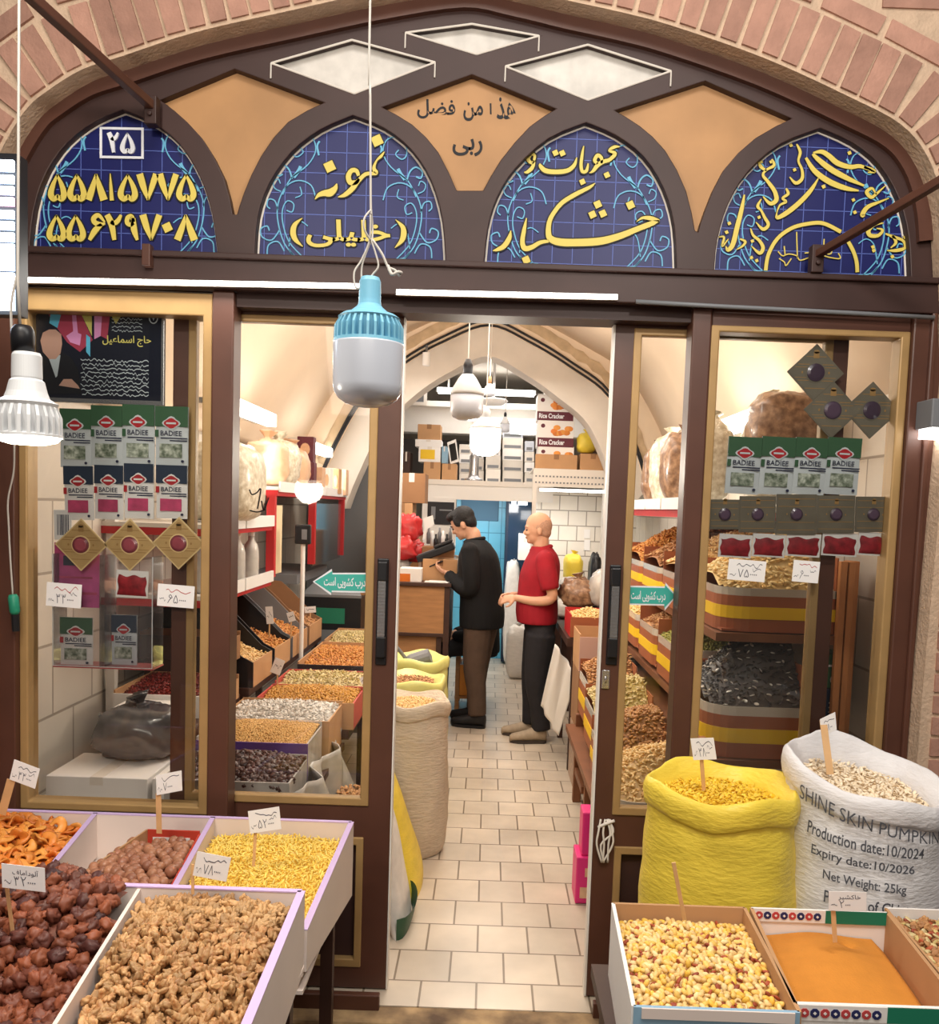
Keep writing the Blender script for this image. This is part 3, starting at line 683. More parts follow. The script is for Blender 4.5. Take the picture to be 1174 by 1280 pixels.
# bright advertising panel at the left edge
r = thing('lit_sign', 'bright white lit panel with dark slats at the left edge', 'lit sign', (-1.34, 2.2, 2.32))
a, b = W(17, 212, 2.2), W(17, 388, 2.2)
m = MB(); m.box(a.x-.30, a.x+.008, 2.205, 2.25, b.z-.01, a.z+.04); m.build('housing', 'black_plastic', r)
for k, (y0, y1) in enumerate(((200, 214), (219, 229), (233, 243), (247, 257), (263, 273), (277, 287), (291, 302), (305, 338), (341, 388))):
    m = MB(); za, zb = W(8, y0, 2.2).z, W(8, y1, 2.2).z
    m.box(a.x-.29, a.x, 2.198, 2.206, zb, za); m.build('lit_slat', mat('panel_glow%d' % k, (214, 232, 255) if k != 3 else (250, 190, 214), emit=3.5), r)
lamp('panel_glow_light', 'AREA', (a.x-.15, 2.19, (a.z+b.z)/2), 2.2, (.8, .9, 1), .3, (math.radians(90), 0, 0), .35)
# ------------------------------------------------------------------ hanging lamps
mat('lamp_blue', (120, 182, 208), .4); mat('lamp_frost', (196, 202, 214), .25, spec=.5, coat=.3); mat('lamp_grey', (212, 214, 216), .4)
def finned(mb, c, r0, r1, z0, z1, n, mi=0, t=.0022):
    for k in range(n):
        a = 2*PI*k/n; u = Vector((math.cos(a), math.sin(a), 0)); w_ = Vector((-u.y, u.x, 0))*t
        p = [(r0*.6, z0), (r1, z0), (r1*.99, z0+(z1-z0)*.55), (r0*.62+r1*.28, z1), (r0*.6, z1)]
        vs = [Vector(c)+u*rr+Vector((0, 0, z))+w_*s for s in (-1, 1) for rr, z in p]
        mb.add(vs, [(0, 1, 2, 3, 4), (9, 8, 7, 6, 5)]+[(i, (i+1) % 5, (i+1) % 5+5, i+5) for i in range(5)], mi)
c = W(461, 430, 1.63); s = 1.63/F_PX
r = thing('hanging_lamp', 'large unlit blue finned lamp hanging in front of the doorway', 'lamp', (c.x, c.y, c.z-.12))
def zz(py): return W(461, py, 1.63).z
R_ = 43.5*s
m = MB(); m.lathe([(.001, zz(346)), (11*s, zz(347)), (13*s, zz(352)), (13.5*s, zz(376)), (14*s, zz(381)), (16*s, zz(384)), (24*s, zz(391)), (33*s, zz(394)), (38*s, zz(398)), (36*s, zz(401)), (33*s, zz(426)), (43*s, zz(426)), (43.4*s, zz(430)), (43*s, zz(431)), (.001, zz(431))][::-1], (c.x, c.y, 0), 40)
finned(m, (c.x, c.y, 0), 36*s, 42.8*s, zz(427), zz(395), 30)
m.build('heat_sink', 'lamp_blue', r, smooth=False)
m = MB(); m.lathe([(.001, zz(509)), (14*s, zz(508.5)), (27*s, zz(505)), (36*s, zz(499)), (41*s, zz(491)), (42.6*s, zz(482)), (43.4*s, zz(432)), (43.4*s, zz(430)), (.001, zz(430))], (c.x, c.y, 0), 40); m.build('diffuser', 'lamp_frost', r, smooth=True)
m = MB()
m.tube(cr([W(463, -8, 1.63)+Vector((0, 0, 1.3)), W(463, -8, 1.63), W(463, 120, 1.63), W(463.5, 250, 1.63), W(464, 268, 1.63)], 4), .0022, 6)
m.tube(cr([W(464, 262, 1.63), W(456, 272, 1.62), W(455, 285, 1.62), W(464, 300, 1.63), W(466, 285, 1.64), W(464, 262, 1.63)], 5), .0018, 6)
m.tube(cr([W(463, 268, 1.63), W(462, 300, 1.63), W(452, 325, 1.63), W(443, 340, 1.625), W(444, 358, 1.622), W(450, 361, 1.622)], 5), .0018, 6)
m.tube(cr([W(464, 300, 1.63), W(470, 318, 1.63), W(473, 333, 1.63), W(466, 343, 1.63), W(461, 350, 1.63)], 5), .0018, 6)
m.tube(cr([W(464, 300, 1.632), W(453, 330, 1.632), W(452, 350, 1.632)], 5), .0018, 6)
m.tube(cr([W(466, 300, 1.63), W(478, 318, 1.63), W(485, 333, 1.63), W(494, 338, 1.63), W(500, 345, 1.63)], 5), [.0025]*21, 6)
m.tube(cr([W(485, 332, 1.63), W(490, 343, 1.62), W(497, 340, 1.62), W(502, 341, 1.63)], 5), .003, 6)
m.build('cord', 'cable', r, smooth=True)
c = W(34, 545, 1.75); s = 1.75/F_PX; cl = c
def zz(py): return W(34, py, 1.75).z
r = thing('hanging_lamp', 'lit white finned lamp hanging at the left edge', 'lamp', (c.x, c.y, c.z))
m = MB(); m.lathe([(.001, zz(440)), (15*s, zz(441)), (17*s, zz(445)), (17.5*s, zz(472)), (17*s, zz(474)), (20*s, zz(477)), (23*s, zz(490)), (26*s, zz(498)), (36*s, zz(504)), (34*s, zz(508)), (31*s, zz(540)), (40.5*s, zz(543)), (40.5*s, zz(546)), (.001, zz(546))][::-1], (c.x, c.y, 0), 40)
finned(m, (c.x, c.y, 0), 34*s, 40*s, zz(543), zz(503), 24, t=.003)
m.build('heat_sink', 'lamp_grey', r)
m = MB(); m.lathe([(.001, zz(556)), (20*s, zz(555.5)), (34*s, zz(552)), (39*s, zz(546)), (.001, zz(546))], (c.x, c.y, 0), 32); m.build('diffuser', 'bulb_glow', r, smooth=True)
m = MB(); m.lathe([(.001, zz(406)), (9*s, zz(407)), (13*s, zz(413)), (14*s, zz(420)), (13*s, zz(441)), (.001, zz(441))][::-1], (c.x-.008, c.y, 0), 20); m.build('socket', 'black_plastic', r, smooth=True)
m = MB(); m.tube([W(24, -8, 1.75)+Vector((0, 0, 1.3)), W(24, -8, 1.75), W(23, 200, 1.75), W(22, 350, 1.75), W(25, 408, 1.75)], .0028, 6); m.tube(cr([W(21, 345, 1.76), W(14, 380, 1.76), W(15, 420, 1.76), W(18, 440, 1.755)], 4), .0025, 6); m.build('cord', 'cable', r, smooth=True)
lamp('lit_lamp_light', 'POINT', (c.x, c.y, zz(575)), 14, (1, .88, .72), .07)
r = thing('power_lead', 'thin white lead with green plug hanging on the brown left post', 'cable', W(14, 700, 2.93))
m = MB(); m.tube(cr([W(18, 556, 2.9), W(17, 590, 2.93), W(10, 625, 2.94), W(11, 660, 2.94), W(13, 700, 2.94), W(16, 744, 2.94)], 5), .003, 6); m.build('cord', 'cable', r, smooth=True)
m = MB(); a, b = W(16, 743, 2.94), W(19, 768, 2.94); m.tube([a, a.lerp(b, .15), a.lerp(b, .85), b], [.012, .017, .017, .012], 10); m.build('plug', mat('plug_green', (40, 140, 110), .4), r, smooth=True)
m = MB(); a, b = W(19, 768, 2.94), W(20, 789, 2.94); m.tube([a, b], [.013, .012], 10); m.build('plug_cap', 'black_plastic', r)
r = thing('wall_fixture', 'small white wall light fixture at the right edge of the frame', 'light fixture', W(1166, 540, 2.9))
a, b = W(1157, 500, 2.92), W(1195, 537, 2.92); m = MB(); m.box(a.x, b.x, 2.87, 2.98, b.z, a.z); m.build('housing', 'grey_plastic', r, bevel=.004)
b2 = W(1195, 549, 2.92); m = MB(); m.box(a.x+.01, b.x, 2.88, 2.97, b2.z, b.z); m.build('diffuser', 'led', r)
r_ = MB(); rr = random.Random(5)
for k in range(5):
    x0 = 757+rr.uniform(-6, 6)
    r_.tube(cr([W(x0, 1024, YL-.01), W(x0+rr.uniform(-6, 8), 1040, YL-.02), W(x0+rr.uniform(-9, 5), 1056, YL-.02), W(x0+rr.uniform(-10, 2), 1078, YL-.015)], 4), .004, 6)
r_.tube(cr([W(748, 1034, YL-.012), W(757, 1030, YL-.02), W(768, 1026, YL-.012)], 4), .006, 6)
tag(r_.build('rope_tie', 'putty_white', smooth=True), 'frayed white rope knotted on the right door stile above the carton', 'rope')
# ------------------------------------------------------------------ arrow stickers on the sliding doors
def arrow(px, txt, label, Y=YL-.001):
    m = MB(); q = FP(px, Y); m.plate(q, [], Y-.0016, Y, 0); cxm = sum(a for a, b in q)/len(q); czm = sum(b for a, b in q)/len(q)
    m.plate([(cxm+(a-cxm)*.93, czm+(b-czm)*.84) for a, b in q], [], Y-.0022, Y-.0014, 1)
    text(m, 'درب کشویی است', pbox(*txt, Y-.0026), .02, 0, fa=True)
    tag(m.build('arrow_sticker', ['sign_white', 'teal']), label, 'sticker')
arrow([(391, 727), (415, 711), (415, 716), (462, 716), (462, 741), (414, 740), (414, 744)], ((405, 735), (457, 736.5), (405, 721)), 'teal arrow sticker with white lettering pointing left on the left door', YL+.0135)
arrow([(785, 732), (832, 733), (832, 728), (846, 745), (831, 763), (831, 757), (785, 756)], ((789, 752), (832, 753.5), (789, 738)), 'teal arrow sticker with white lettering pointing right on the right door', YL+.0135)
# ------------------------------------------------------------------ things stuck inside the fixed windows
mat('packet_grey', (206, 212, 214), .45); mat('badge_red', (178, 36, 44), .45); mat('saffron', (150, 30, 40), .6, vary=(40, .5)); mat('pink_print', (196, 70, 110), .5, vary=(30, .3))
mat('herb', (106, 124, 96), .7, vary=(60, .5), hue=(196, 200, 186)); mat('card_kraft', (196, 160, 104), .6, vary=(18, .14)); mat('card_line', (160, 122, 70), .6); mat('resin_disc', (128, 62, 70), .22, vary=(10, .3)); mat('card_back', (112, 104, 88), .6, vary=(16, .16)); mat('disc_back', (70, 56, 70), .2)
mat('card_edge', (228, 200, 144), .6); mat('magenta', (168, 52, 120), .45, vary=(7, .4), hue=(210, 90, 150))
def loc2(cx, cz, tilt, Y):
    c_, s_ = math.cos(tilt), math.sin(tilt)
    return lambda u, v, d=0: (cx+u*c_-v*s_, Y-d, cz+u*s_+v*c_)
def flat(mb, L, poly, d, mi, th=.001):
    mb.add([L(a, b, d) for a, b in poly]+[L(a, b, d-th) for a, b in poly], [tuple(range(len(poly)))]+[tuple(reversed(range(len(poly), 2*len(poly))))]+[(i, (i+1) % len(poly), (i+1) % len(poly)+len(poly), i+len(poly)) for i in range(len(poly))], mi)
def rect(a, b, c, d): return [(a, c), (b, c), (b, d), (a, d)]
def oval(cx, cz, rx, rz, n=18, k=None): return [(cx+rx*math.cos(2*PI*i/n)*(k(i) if k else 1), cz+rz*math.sin(2*PI*i/n)*(k(i) if k else 1)) for i in range(n)]
def packet(x0, x1, y0, y1, label, header='green_card', body='paper_white', fill='saffron', tilt=0, Y=3.052, group=None, dull=False):
    a, b = W((x0+x1)/2, (y0+y1)/2, Y), None; w_ = (x1-x0)*Y/F_PX; h = (y1-y0)*Y/F_PX
    L = loc2(a.x, a.z, tilt-.0, Y); m = MB(); hw, hh = w_/2*.985, h/2
    # pouch with a slight belly
    def pouch(u, v):
        x, z = -hw+2*hw*u, -hh+2*hh*v; d = .003+.006*math.sin(PI*u)*math.sin(PI*v)**.6
        return L(x, z, d)
    m.sheet(pouch, 8, 10, 0); m.sheet(lambda u, v: L(-hw+2*hw*u, -hh+2*hh*v, 0), 1, 1, 0)
    D = .0105
    flat(m, L, rect(-hw, hw, hh*.32, hh), D, 1, .005)
    flat(m, L, oval(0, hh*.43, hw*.50, hh*.21, 20, lambda i: 1+.14*math.cos(i*2*PI/20*4)), D+.0015, 0, .001)
    flat(m, L, oval(0, hh*.43, hw*.42, hh*.16, 20, lambda i: 1+.10*math.cos(i*2*PI/20*4)), D+.0026, 2, .001)
    flat(m, L, rect(-hw*.30, hw*.30, hh*.40, hh*.46), D+.0034, 0, .0005)
    text(m, 'BADIEE', lambda u, v: L(-hw*.66+hw*1.3*u, hh*.01+hh*.17*v, D+.0005), .012, 4)
    flat(m, L, rect(-hw*.66, hw*.98, -hh*.09, -hh*.05), D, 4, .0004); flat(m, L, rect(-hw*.1, hw*.98, -hh*.17, -hh*.13), D, 4, .0004)
    flat(m, L, rect(-hw, -hw*.78, -hh*.04, hh*.2), D, 1 if dull else 2, .0004)
    flat(m, L, rect(-hw*.72, hw*.66, -hh*.72, -hh*.26), D, 3, .001)
    flat(m, L, oval(hw*.7, -hh*.84, hw*.1, hh*.05, 8), D, 4, .0004)
    o = m.build('packet', [body, header, 'badge_red', fill, 'ink']); tag(o, label, 'packet', group)
    return o
row1 = ((76, 115, 512, 584), (115, 154, 508, 582), (154, 194, 507, 582), (195, 236, 509, 582))
for k, q in enumerate(row1):
    packet(*q, ('green topped herb packet in the left window, leftmost of the upper row', 'green topped herb packet in the left window, second of the upper row', 'green topped herb packet in the left window, third of the upper row', 'green topped herb packet in the left window, beside the door stile')[k], 'green_card', 'packet_grey', 'herb', .0, 3.052+.002*(k % 2), 'green topped packets in the left window', True)
for k, q in enumerate(((81, 118, 583, 650), (119, 155, 582, 649), (156, 193, 580, 648), (196, 235, 582, 648))):
    packet(*q, ('navy topped saffron packet with red contents, leftmost of its row', 'navy topped saffron packet with red contents, second of its row', 'navy topped saffron packet with red contents, third of its row', 'navy topped saffron packet with red contents, beside the door stile')[k], 'navy_card', 'paper_white', 'pink_print', .02 if k == 0 else 0, 3.056, 'navy topped packets in the left window')
for k, q in enumerate(((908, 950, 547, 617), (950, 992, 547, 618), (992, 1032, 548, 618), (1032, 1074, 548, 618))):
    packet(*q, ('green topped herb packet in the right window, leftmost of four', 'green topped herb packet in the right window, second of four', 'green topped herb packet in the right window, third of four', 'green topped herb packet in the right window, rightmost of four')[k], 'green_card', 'packet_grey', 'herb', -.02, 3.052, 'green topped packets in the right window', True)
def saffron_card(px, py, half, label, turn=45, back=False, Y=3.047, group=None, hw=None):
    a = W(px, py, Y); w_ = half*Y/F_PX; L = loc2(a.x, a.z, math.radians(turn), Y); L0 = loc2(a.x, a.z, 0, Y); m = MB()
    s_ = w_/math.sqrt(2) if hw is None else hw*Y/F_PX
    flat(m, L, rect(-s_, s_, -s_, s_), .004, 3, .004); flat(m, L, rect(-s_*.93, s_*.93, -s_*.93, s_*.93), .0048, 0, .001)
    for t in (-.55, -.28, .28, .55):
        k = abs(t)
        flat(m, L0, rect(-w_*(.9-k), w_*(.9-k), w_*t-.0012, w_*t+.0012), .0054, 1, .0006) if turn == 45 else flat(m, L, rect(-s_*.9, s_*.9, s_*t*1.4-.001, s_*t*1.4+.001), .0054, 1, .0006)
    for t in (-.18, .18): flat(m, L0, rect(-w_*.72, w_*.72, w_*t-.001, w_*t+.001), .0054, 1, .0006) if turn == 45 else None
    flat(m, L0, rect(-w_*.1, w_*.1, w_*.5, w_*.72), .0056, 1, .0008); flat(m, L0, oval(0, w_*.72, w_*.1, w_*.07, 10), .0056, 1, .0008)
    flat(m, L0, oval(0, 0, w_*.36, w_*.36, 24), .0062, 3, .001)
    m.lathe([(w_*.31, .006), (w_*.31, .009), (w_*.2, .012), (.0005, .013)], (a.x, Y, a.z), 24, 2, Matrix.Rotation(PI/2, 3, 'X'))
    for sx in (-1, 1): flat(m, L0, oval(sx*w_*.47, 0, w_*.035, w_*.05, 6), .0062, 1, .0008)
    tag(m.build('saffron_card', ['card_back' if back else 'card_kraft', 'card_line', 'disc_back' if back else 'resin_disc', 'card_back' if back else 'card_edge']), label, 'gift card', group)
for k, (x, y) in enumerate(((102, 681), (163, 681), (224, 679))):
    saffron_card(x, y, 33, ('kraft diamond saffron card with red disc, leftmost in the left window', 'kraft diamond saffron card with red disc, middle of the left window', 'kraft diamond saffron card with red disc, overlapping the door stile')[k], group='kraft diamond cards')
for k, (x, y, Y) in enumerate(((1019, 466, 3.049), (1040, 513, 3.046), (1089, 513, 3.049))):
    saffron_card(x, y, 35, ('dark diamond saffron card, topmost in the right window', 'dark diamond saffron card, lower middle one under the topmost', 'dark diamond saffron card, rightmost beside the window frame')[k], back=True, Y=Y, group='dark diamond cards')
for k, (x0, x1) in enumerate(((887, 924), (924, 969), (970, 1020), (1021, 1068), (1069, 1113))):
    saffron_card((x0+x1)/2, 643, 25, ('square saffron card with dark disc, leftmost of the right window row', 'square saffron card with dark disc, second of the right window row', 'square saffron card with dark disc, middle of the right window row', 'square saffron card with dark disc, fourth of the right window row', 'square saffron card with dark disc, beside the right window frame')[k], turn=1.5, back=True, Y=3.047, group='square cards in the right window', hw=(x1-x0)/2)
def spice_bag(x0, x1, y0, y1, label, group, Y=3.05):
    c = W((x0+x1)/2, (y0+y1)/2, Y); w_, h = (x1-x0)*Y/F_PX/2, (y1-y0)*Y/F_PX/2; L = loc2(c.x, c.z, -.03, Y); m = MB(); rr = random.Random(int(x0))
    flat(m, L, rect(-w_*.98, w_*.98, -h, h), .002, 0, .002)
    ph = rr.uniform(0, 9)
    m.sheet(lambda u, v: L(w_*.86*(2*u-1)*(1+.05*math.sin(9*v+ph)), -h*.85+h*1.45*v*(1+.06*math.sin(11*u+ph)), .003+.007*math.sin(PI*u)**.5*math.sin(PI*v)**.5), 12, 8, 1)
    tag(m.build('spice_bag', ['paper_white', 'saffron'], smooth=False), label, 'packet', group)
for k, (x0, x1) in enumerate(((898, 940), (940, 982), (982, 1026), (1027, 1072), (1072, 1112))):
    spice_bag(x0, x1, 668-2*k*.3, 697-2*k*.3, ('small clear bag of dark red spice, leftmost of five', 'small clear bag of dark red spice, second of five', 'small clear bag of dark red spice, middle of five', 'small clear bag of dark red spice, fourth of five', 'small clear bag of dark red spice, rightmost of five')[k], 'red spice bags in the right window')
spice_bag(145, 186, 713, 747, 'clear bag of red saffron under the middle kraft diamond card', None, 3.046)
def squig(mb, L, x0, x1, z, h, d, mi, seed=0, t=.0012):
    rr = random.Random(seed); n = max(6, int((x1-x0)/h*1.6)); pts = []
    for i in range(n+1):
        pts.append((x0+(x1-x0)*i/n, z+h*rr.uniform(-.5, .5)*(1 if rr.random() < .8 else 1.6)))
    pts = cr(pts, 3); rp = [L(a, b, d) for a, b in pts]
    n = len(pts); up = []; dn = []
    for i, (a, b) in enumerate(pts):
        up.append(L(a, b+t, d)); dn.append(L(a, b-t, d))
    mb.add(up+dn, [(i, i+1, n+i+1, n+i) for i in range(n-1)], mi)
def tiny(m, L, pts, x, z, w_, h, d):
    b = MB(); ribbon(b, cr([(x+u*w_, z+v*h) for u, v in pts], 4), [w_*.13]*(len(pts)*4), 0, 0); n = len(b.v)//2
    m.add([L(p[0], p[2], d) for p in b.v[:n]], b.f[0::3], 1)
def tag_writing(m, L, w_, h, digits, seed, d, red=False, top=None):
    if top: text(m, top, lambda u, v: L(-w_*.5+w_*1.2*u, h*.1+h*.6*v, d), .0, 2 if red else 1, fa=True)
    else:
        squig(m, L, -w_*.55, w_*.8, h*.5, h*.35, d, 2 if red else 1, seed, h*.035)
        if seed % 2: squig(m, L, w_*.3, w_*.75, h*.1, h*.25, d, 1, seed+9, h*.03)
    n = len(digits); x = -w_*.45
    for k, ch in enumerate(digits):
        bw_ = w_*.32 if k < len(digits.rstrip('۰')) else w_*.10; zz0 = -h*.7; zh = h*.8 if bw_ > w_*.2 else h*.16
        if bw_ < w_*.2: zz0 = -h*.45
        if ch == '۰': flat(m, L, oval(x+bw_*.4, zz0+zh*.5, bw_*.28, zh*.4, 6), d+.0003, 1, .0003)
        elif ch == '۳' or ch == '۴':
            for pts in ([(.40, 0), (.34, .55), (.10, .95)], [(.22, .78), (.34, .66), (.48, .74), (.52, .92)], [(.52, .78), (.66, .66), (.80, .74), (.88, .98)]): tiny(m, L, pts, x, zz0, bw_*.82, zh, d)
        else:
            for pts, wd in DIG[ch]: tiny(m, L, pts, x, zz0, bw_*.82, zh, d)
        x += bw_
    squig(m, L, -w_*.88, -w_*.55, -h*.45, h*.35, d, 1, seed+3, h*.03)
def window_tag(x0, x1, y0, y1, digits, label, seed, red=False, Y=3.034, tilt=-.05):
    c = W((x0+x1)/2, (y0+y1)/2, Y); w_, h = (x1-x0)*Y/F_PX/2, (y1-y0)*Y/F_PX/2; L = loc2(c.x, c.z, tilt, Y); m = MB()
    flat(m, L, rect(-w_, w_, -h, h), .0012, 0, .0012); tag_writing(m, L, w_, h, digits, seed, .0015, red)
    tag(m.build('price_card', ['card_white', 'ink', 'ink_red']), label, 'price tag')
window_tag(58, 102, 729, 759, '۳۴۰۰۰۰', 'white handwritten price card under the leftmost kraft diamond', 11, True)
window_tag(197, 243, 731, 759, '۶۵۰۰۰۰', 'white handwritten price card on the glass over the door stile', 12, True)
window_tag(910, 957, 700, 726, '۷۵۰۰۰۰', 'white handwritten price card under the leftmost spice bags', 13)
window_tag(991, 1024, 701, 728, '۶۰۰۰۰', 'white handwritten price card with red writing under the middle spice bag', 15, True)
# barcode packet
c = W(79, 656, 3.055); L = loc2(c.x, c.z, .02, 3.055); m = MB(); flat(m, L, rect(-.031, .031, -.052, .052), .003, 0, .003)
rr = random.Random(2); x = -.02
while x < .02:
    w_ = rr.choice((.0012, .002, .003)); flat(m, L, rect(x, x+w_, -.036, .036), .0036, 1, .0005); x += w_+rr.choice((.0015, .0025))
tag(m.build('barcode_packet', ['paper_white', 'ink']), 'white packet back with a barcode above the leftmost kraft diamond', 'packet')
# acrylic leaflet box with what stands in it
ya, yb = 3.07, 3.17
a, b = W(66, 692, ya), W(190, 836, ya); xm = W(126, 760, ya).x
r = thing('leaflet_holder', 'clear acrylic leaflet box behind the left window glass', 'display box', ((a.x+b.x)/2, ya, b.z))
m = MB(); z0, z1 = b.z, a.z
m.box(a.x, b.x, ya, ya+.003, z0, z1); m.box(a.x, b.x, yb, yb+.003, z0, z1+.02)
for x in (a.x, xm-.006, xm+.012, b.x): m.box(x, x+.003, ya+.003, yb, z0, z1)
m.build('box_walls', 'acrylic', r)
m = MB(); m.box(a.x, b.x+.003, ya, yb+.003, z0-.006, z0); m.build('base', mat('red_acrylic', (190, 90, 90), .3), r)
m = MB(); ex = [(a.x, z1), (a.x, z0), (b.x, z0), (b.x, z1)]
m.tube([(x, ya-.001, z) for x, z in ex], .0022, 4); m.build('edge', 'white_plastic', r)
def upright_card(x0, x1, y0, y1, Y, mats, label, cat, fn, name='leaflet', th=.004):
    a, b = W(x0, y0, Y), W(x1, y1, Y); m = MB(); m.box(a.x, b.x, Y, Y+th, b.z, a.z, 0)
    fn(m, a, b, Y); return tag(m.build(name, mats), label, cat)
def leaf_fn(m, a, b, Y):
    w_, h = b.x-a.x, a.z-b.z
    m.box(a.x+w_*.2, a.x+w_*.5, Y-.001, Y, a.z-h*.35, a.z-h*.2, 1); m.box(a.x+w_*.1, a.x+w_*.85, Y-.001, Y, a.z-h*.55, a.z-h*.52, 2); m.box(a.x+w_*.3, a.x+w_*.95, Y-.001, Y, a.z-h*.8, a.z-h*.76, 2)
upright_card(68, 124, 678, 760, 3.11, ['magenta', 'ink', 'pink_print'], 'magenta leaflet standing in the clear acrylic box', 'leaflet', leaf_fn)
zf = b.z+.004
def stand_packet(x0, x1, y0, y1, label, body, Y):
    o = packet(x0, x1, y0, y1, label, 'green_card' if body == 'paper_white' else 'navy_card', body, 'herb', 0, Y)
stand_packet(76, 117, 771, 833, 'green topped packet of nuts standing in the clear acrylic box', 'paper_white', 3.10)
stand_packet(140, 172, 768, 832, 'grey packet standing in the right half of the acrylic box', 'packet_grey', 3.13)
# ------------------------------------------------------------------ framed notice with a portrait
Y = 3.058; a, b = W(38, 388, Y), W(204, 506, Y)
r = thing('framed_notice', 'dark framed notice with portrait and white writing in the left window', 'poster', ((a.x+b.x)/2, Y, b.z))
mat('notice_dark', (22, 26, 40), .3); mat('notice_blue', (30, 40, 70), .35); mat('skin_print', (206, 160, 140), .5); mat('shirt_print', (196, 206, 210), .5); mat('suit_print', (18, 20, 28), .5); mat('print_red', (170, 60, 84), .4); mat('print_pink', (226, 150, 200), .4); mat('print_cyan', (96, 190, 224), .4); mat('print_yellow', (216, 204, 110), .4)
m = MB(); m.box(a.x, b.x, Y, Y+.008, b.z, a.z); m.build('board', 'notice_dark', r)
m = MB(); m.plate([(a.x-.004, b.z-.004), (b.x+.004, b.z-.004), (b.x+.004, a.z+.004), (a.x-.004, a.z+.004)], [[(a.x+.007, b.z+.012), (b.x-.007, b.z+.012), (b.x-.007, a.z-.004), (a.x+.007, a.z-.004)]], Y-.005, Y+.01); m.build('frame', 'chrome', r, bevel=.002)
m = MB()
def pp(px, mi, d=.0012): m.plate(FP(px, Y), [], Y-d, Y-d+.001, mi)
pp([(60, 392), (74, 388), (100, 389), (116, 425), (100, 440), (84, 428), (70, 408)], 3, .001); pp([(100, 389), (115, 390), (115, 420)], 6, .0014); pp([(64, 388), (78, 388), (72, 410), (62, 404)], 5, .0014)
pp([(83, 420), (92, 414), (102, 418), (100, 432), (88, 428)], 4, .0016); pp([(90, 390), (95, 390), (98, 420), (92, 418)], 4, .0015); pp([(108, 418), (113, 422), (113, 446), (108, 440)], 5, .0016)
pp([(118, 392), (128, 391), (126, 420), (118, 424)], 4, .001); pp([(128, 391), (138, 391), (134, 424), (126, 420)], 3, .0011); pp([(138, 392), (154, 391), (145, 405)], 6, .0014)
pp([(44, 492), (46, 462), (52, 448), (64, 440), (78, 440), (90, 448), (98, 462), (102, 492)], 2, .0018)
pp([(60, 444), (76, 444), (72, 470), (70, 472)], 1, .0022)
pp([(51, 426), (54, 416), (62, 412), (70, 412), (77, 418), (78, 430), (76, 442), (70, 449), (62, 449), (54, 440)], 0, .0026)
pp([(74, 482), (80, 474), (90, 474), (98, 482), (100, 486)], 0, .0026)
for k in range(9):
    yy = 445+k*5.2
    L = loc2(0, 0, 0, Y-.0014); A, B = W(101+(k % 3), yy+5, Y), W(186, yy+8, Y); squig(m, L, A.x, B.x, (A.z+B.z)/2, .009, 0, 1, k, .0016)
text(m, 'حاج اسماعیل', pbox((128, 433), (189, 434), (128, 419), Y-.0016), .015, 6, fa=True)
for k in range(5): 
    A, B = W(140, 393+k*5, Y), W(178, 393+k*5, Y); squig(m, loc2(0, 0, 0, Y-.0014), A.x, B.x, A.z, .007, 0, 1, k+40, .0011)
m.plate(FP(oval(192, 397, 6, 8, 14), Y), [FP(oval(192, 397, 4.6, 6.6, 14), Y)], Y-.0014, Y-.0006, 1); pp([(189, 394), (195, 394), (192, 401)], 1)
m.build('print', ['skin_print', 'shirt_print', 'suit_print', 'print_red', 'print_pink', 'print_cyan', 'print_yellow'], r)
# ================================================================== NUTS AND FRUIT
def mesh_of(mb, name, m, smooth=True):
    o = mb.build(name, m, smooth=smooth); me = o.data; bpy.data.objects.remove(o); return me
def nz(v, s, seed): return noise.noise(Vector(v)*s+Vector((seed*7.3, seed*3.1, seed*1.7)))
def nut_walnut(k):
    m = MB()
    def f(v):
        sy = 1 if v.y > 0 else -1
        b = 1+.30*nz(v, 1.9, k)+.11*math.sin(8.5*v.x+1.7*sy+k*2.1+3*abs(v.y))*min(1, abs(v.y)*2.2)
        return b*(1-.40*math.exp(-(v.y/.16)**2))*(1-.12*max(0, -v.z))
    m.ell((0, 0, 0), (.5, .35, .23), 24, 14, fn=f); return m
def nut_ball(k):
    m = MB(); m.ell((0, 0, 0), (.5, .5, .48), 14, 9, fn=lambda v: 1+.03*nz(v, 2, k)-.08*math.exp(-(v.x/.05)**2)*(1 if v.z > .1 else 0)); return m
def nut_date(k):
    m = MB(); m.ell((0, 0, 0), (.5, .46, .36), 18, 12, fn=lambda v: 1+.34*nz(v, 1.8, k)+.34*nz(v, 4.2, k+3)-.30*math.exp(-((v.x**2+v.y**2)/.06))*(v.z > 0)); return m
def nut_apricot(k):
    m = MB(); rr = random.Random(k); ph = rr.uniform(0, 6); ph2 = rr.uniform(0, 6)
    def fn(u, v):
        a = 2*PI*u; r = .12+.38*v
        z = .15*math.sin(2*a+ph)*v**1.5+.10*math.sin(3*a+ph2)*v+.1*(1-v)
        return (r*math.cos(a)*(1+.15*math.sin(a+ph)), r*math.sin(a), z)
    def shell(sg):
        m.sheet(lambda u, v: (lambda p: (p[0], p[1], p[2]+sg*.075*math.sqrt(max(0, math.sin(PI*v)))))(fn(u, v)), 18, 5)
    shell(1); shell(-1); return m
def nut_sliver(k):
    m = MB(); m.ell((0, 0, 0), (.5, .15, .10), 7, 5, fn=lambda v: 1+.25*nz(v, 2, k)); return m
def nut_peanut(k):
    m = MB(); m.ell((0, 0, 0), (.5, .31, .29), 10, 7, fn=lambda v: 1-.12*math.exp(-(v.x/.25)**2)*(k % 3 == 0)); return m
def nut_almond(k):
    m = MB(); m.ell((0, 0, 0), (.5, .28, .17), 10, 7, fn=lambda v: 1-.25*max(0, v.x)**2); return m
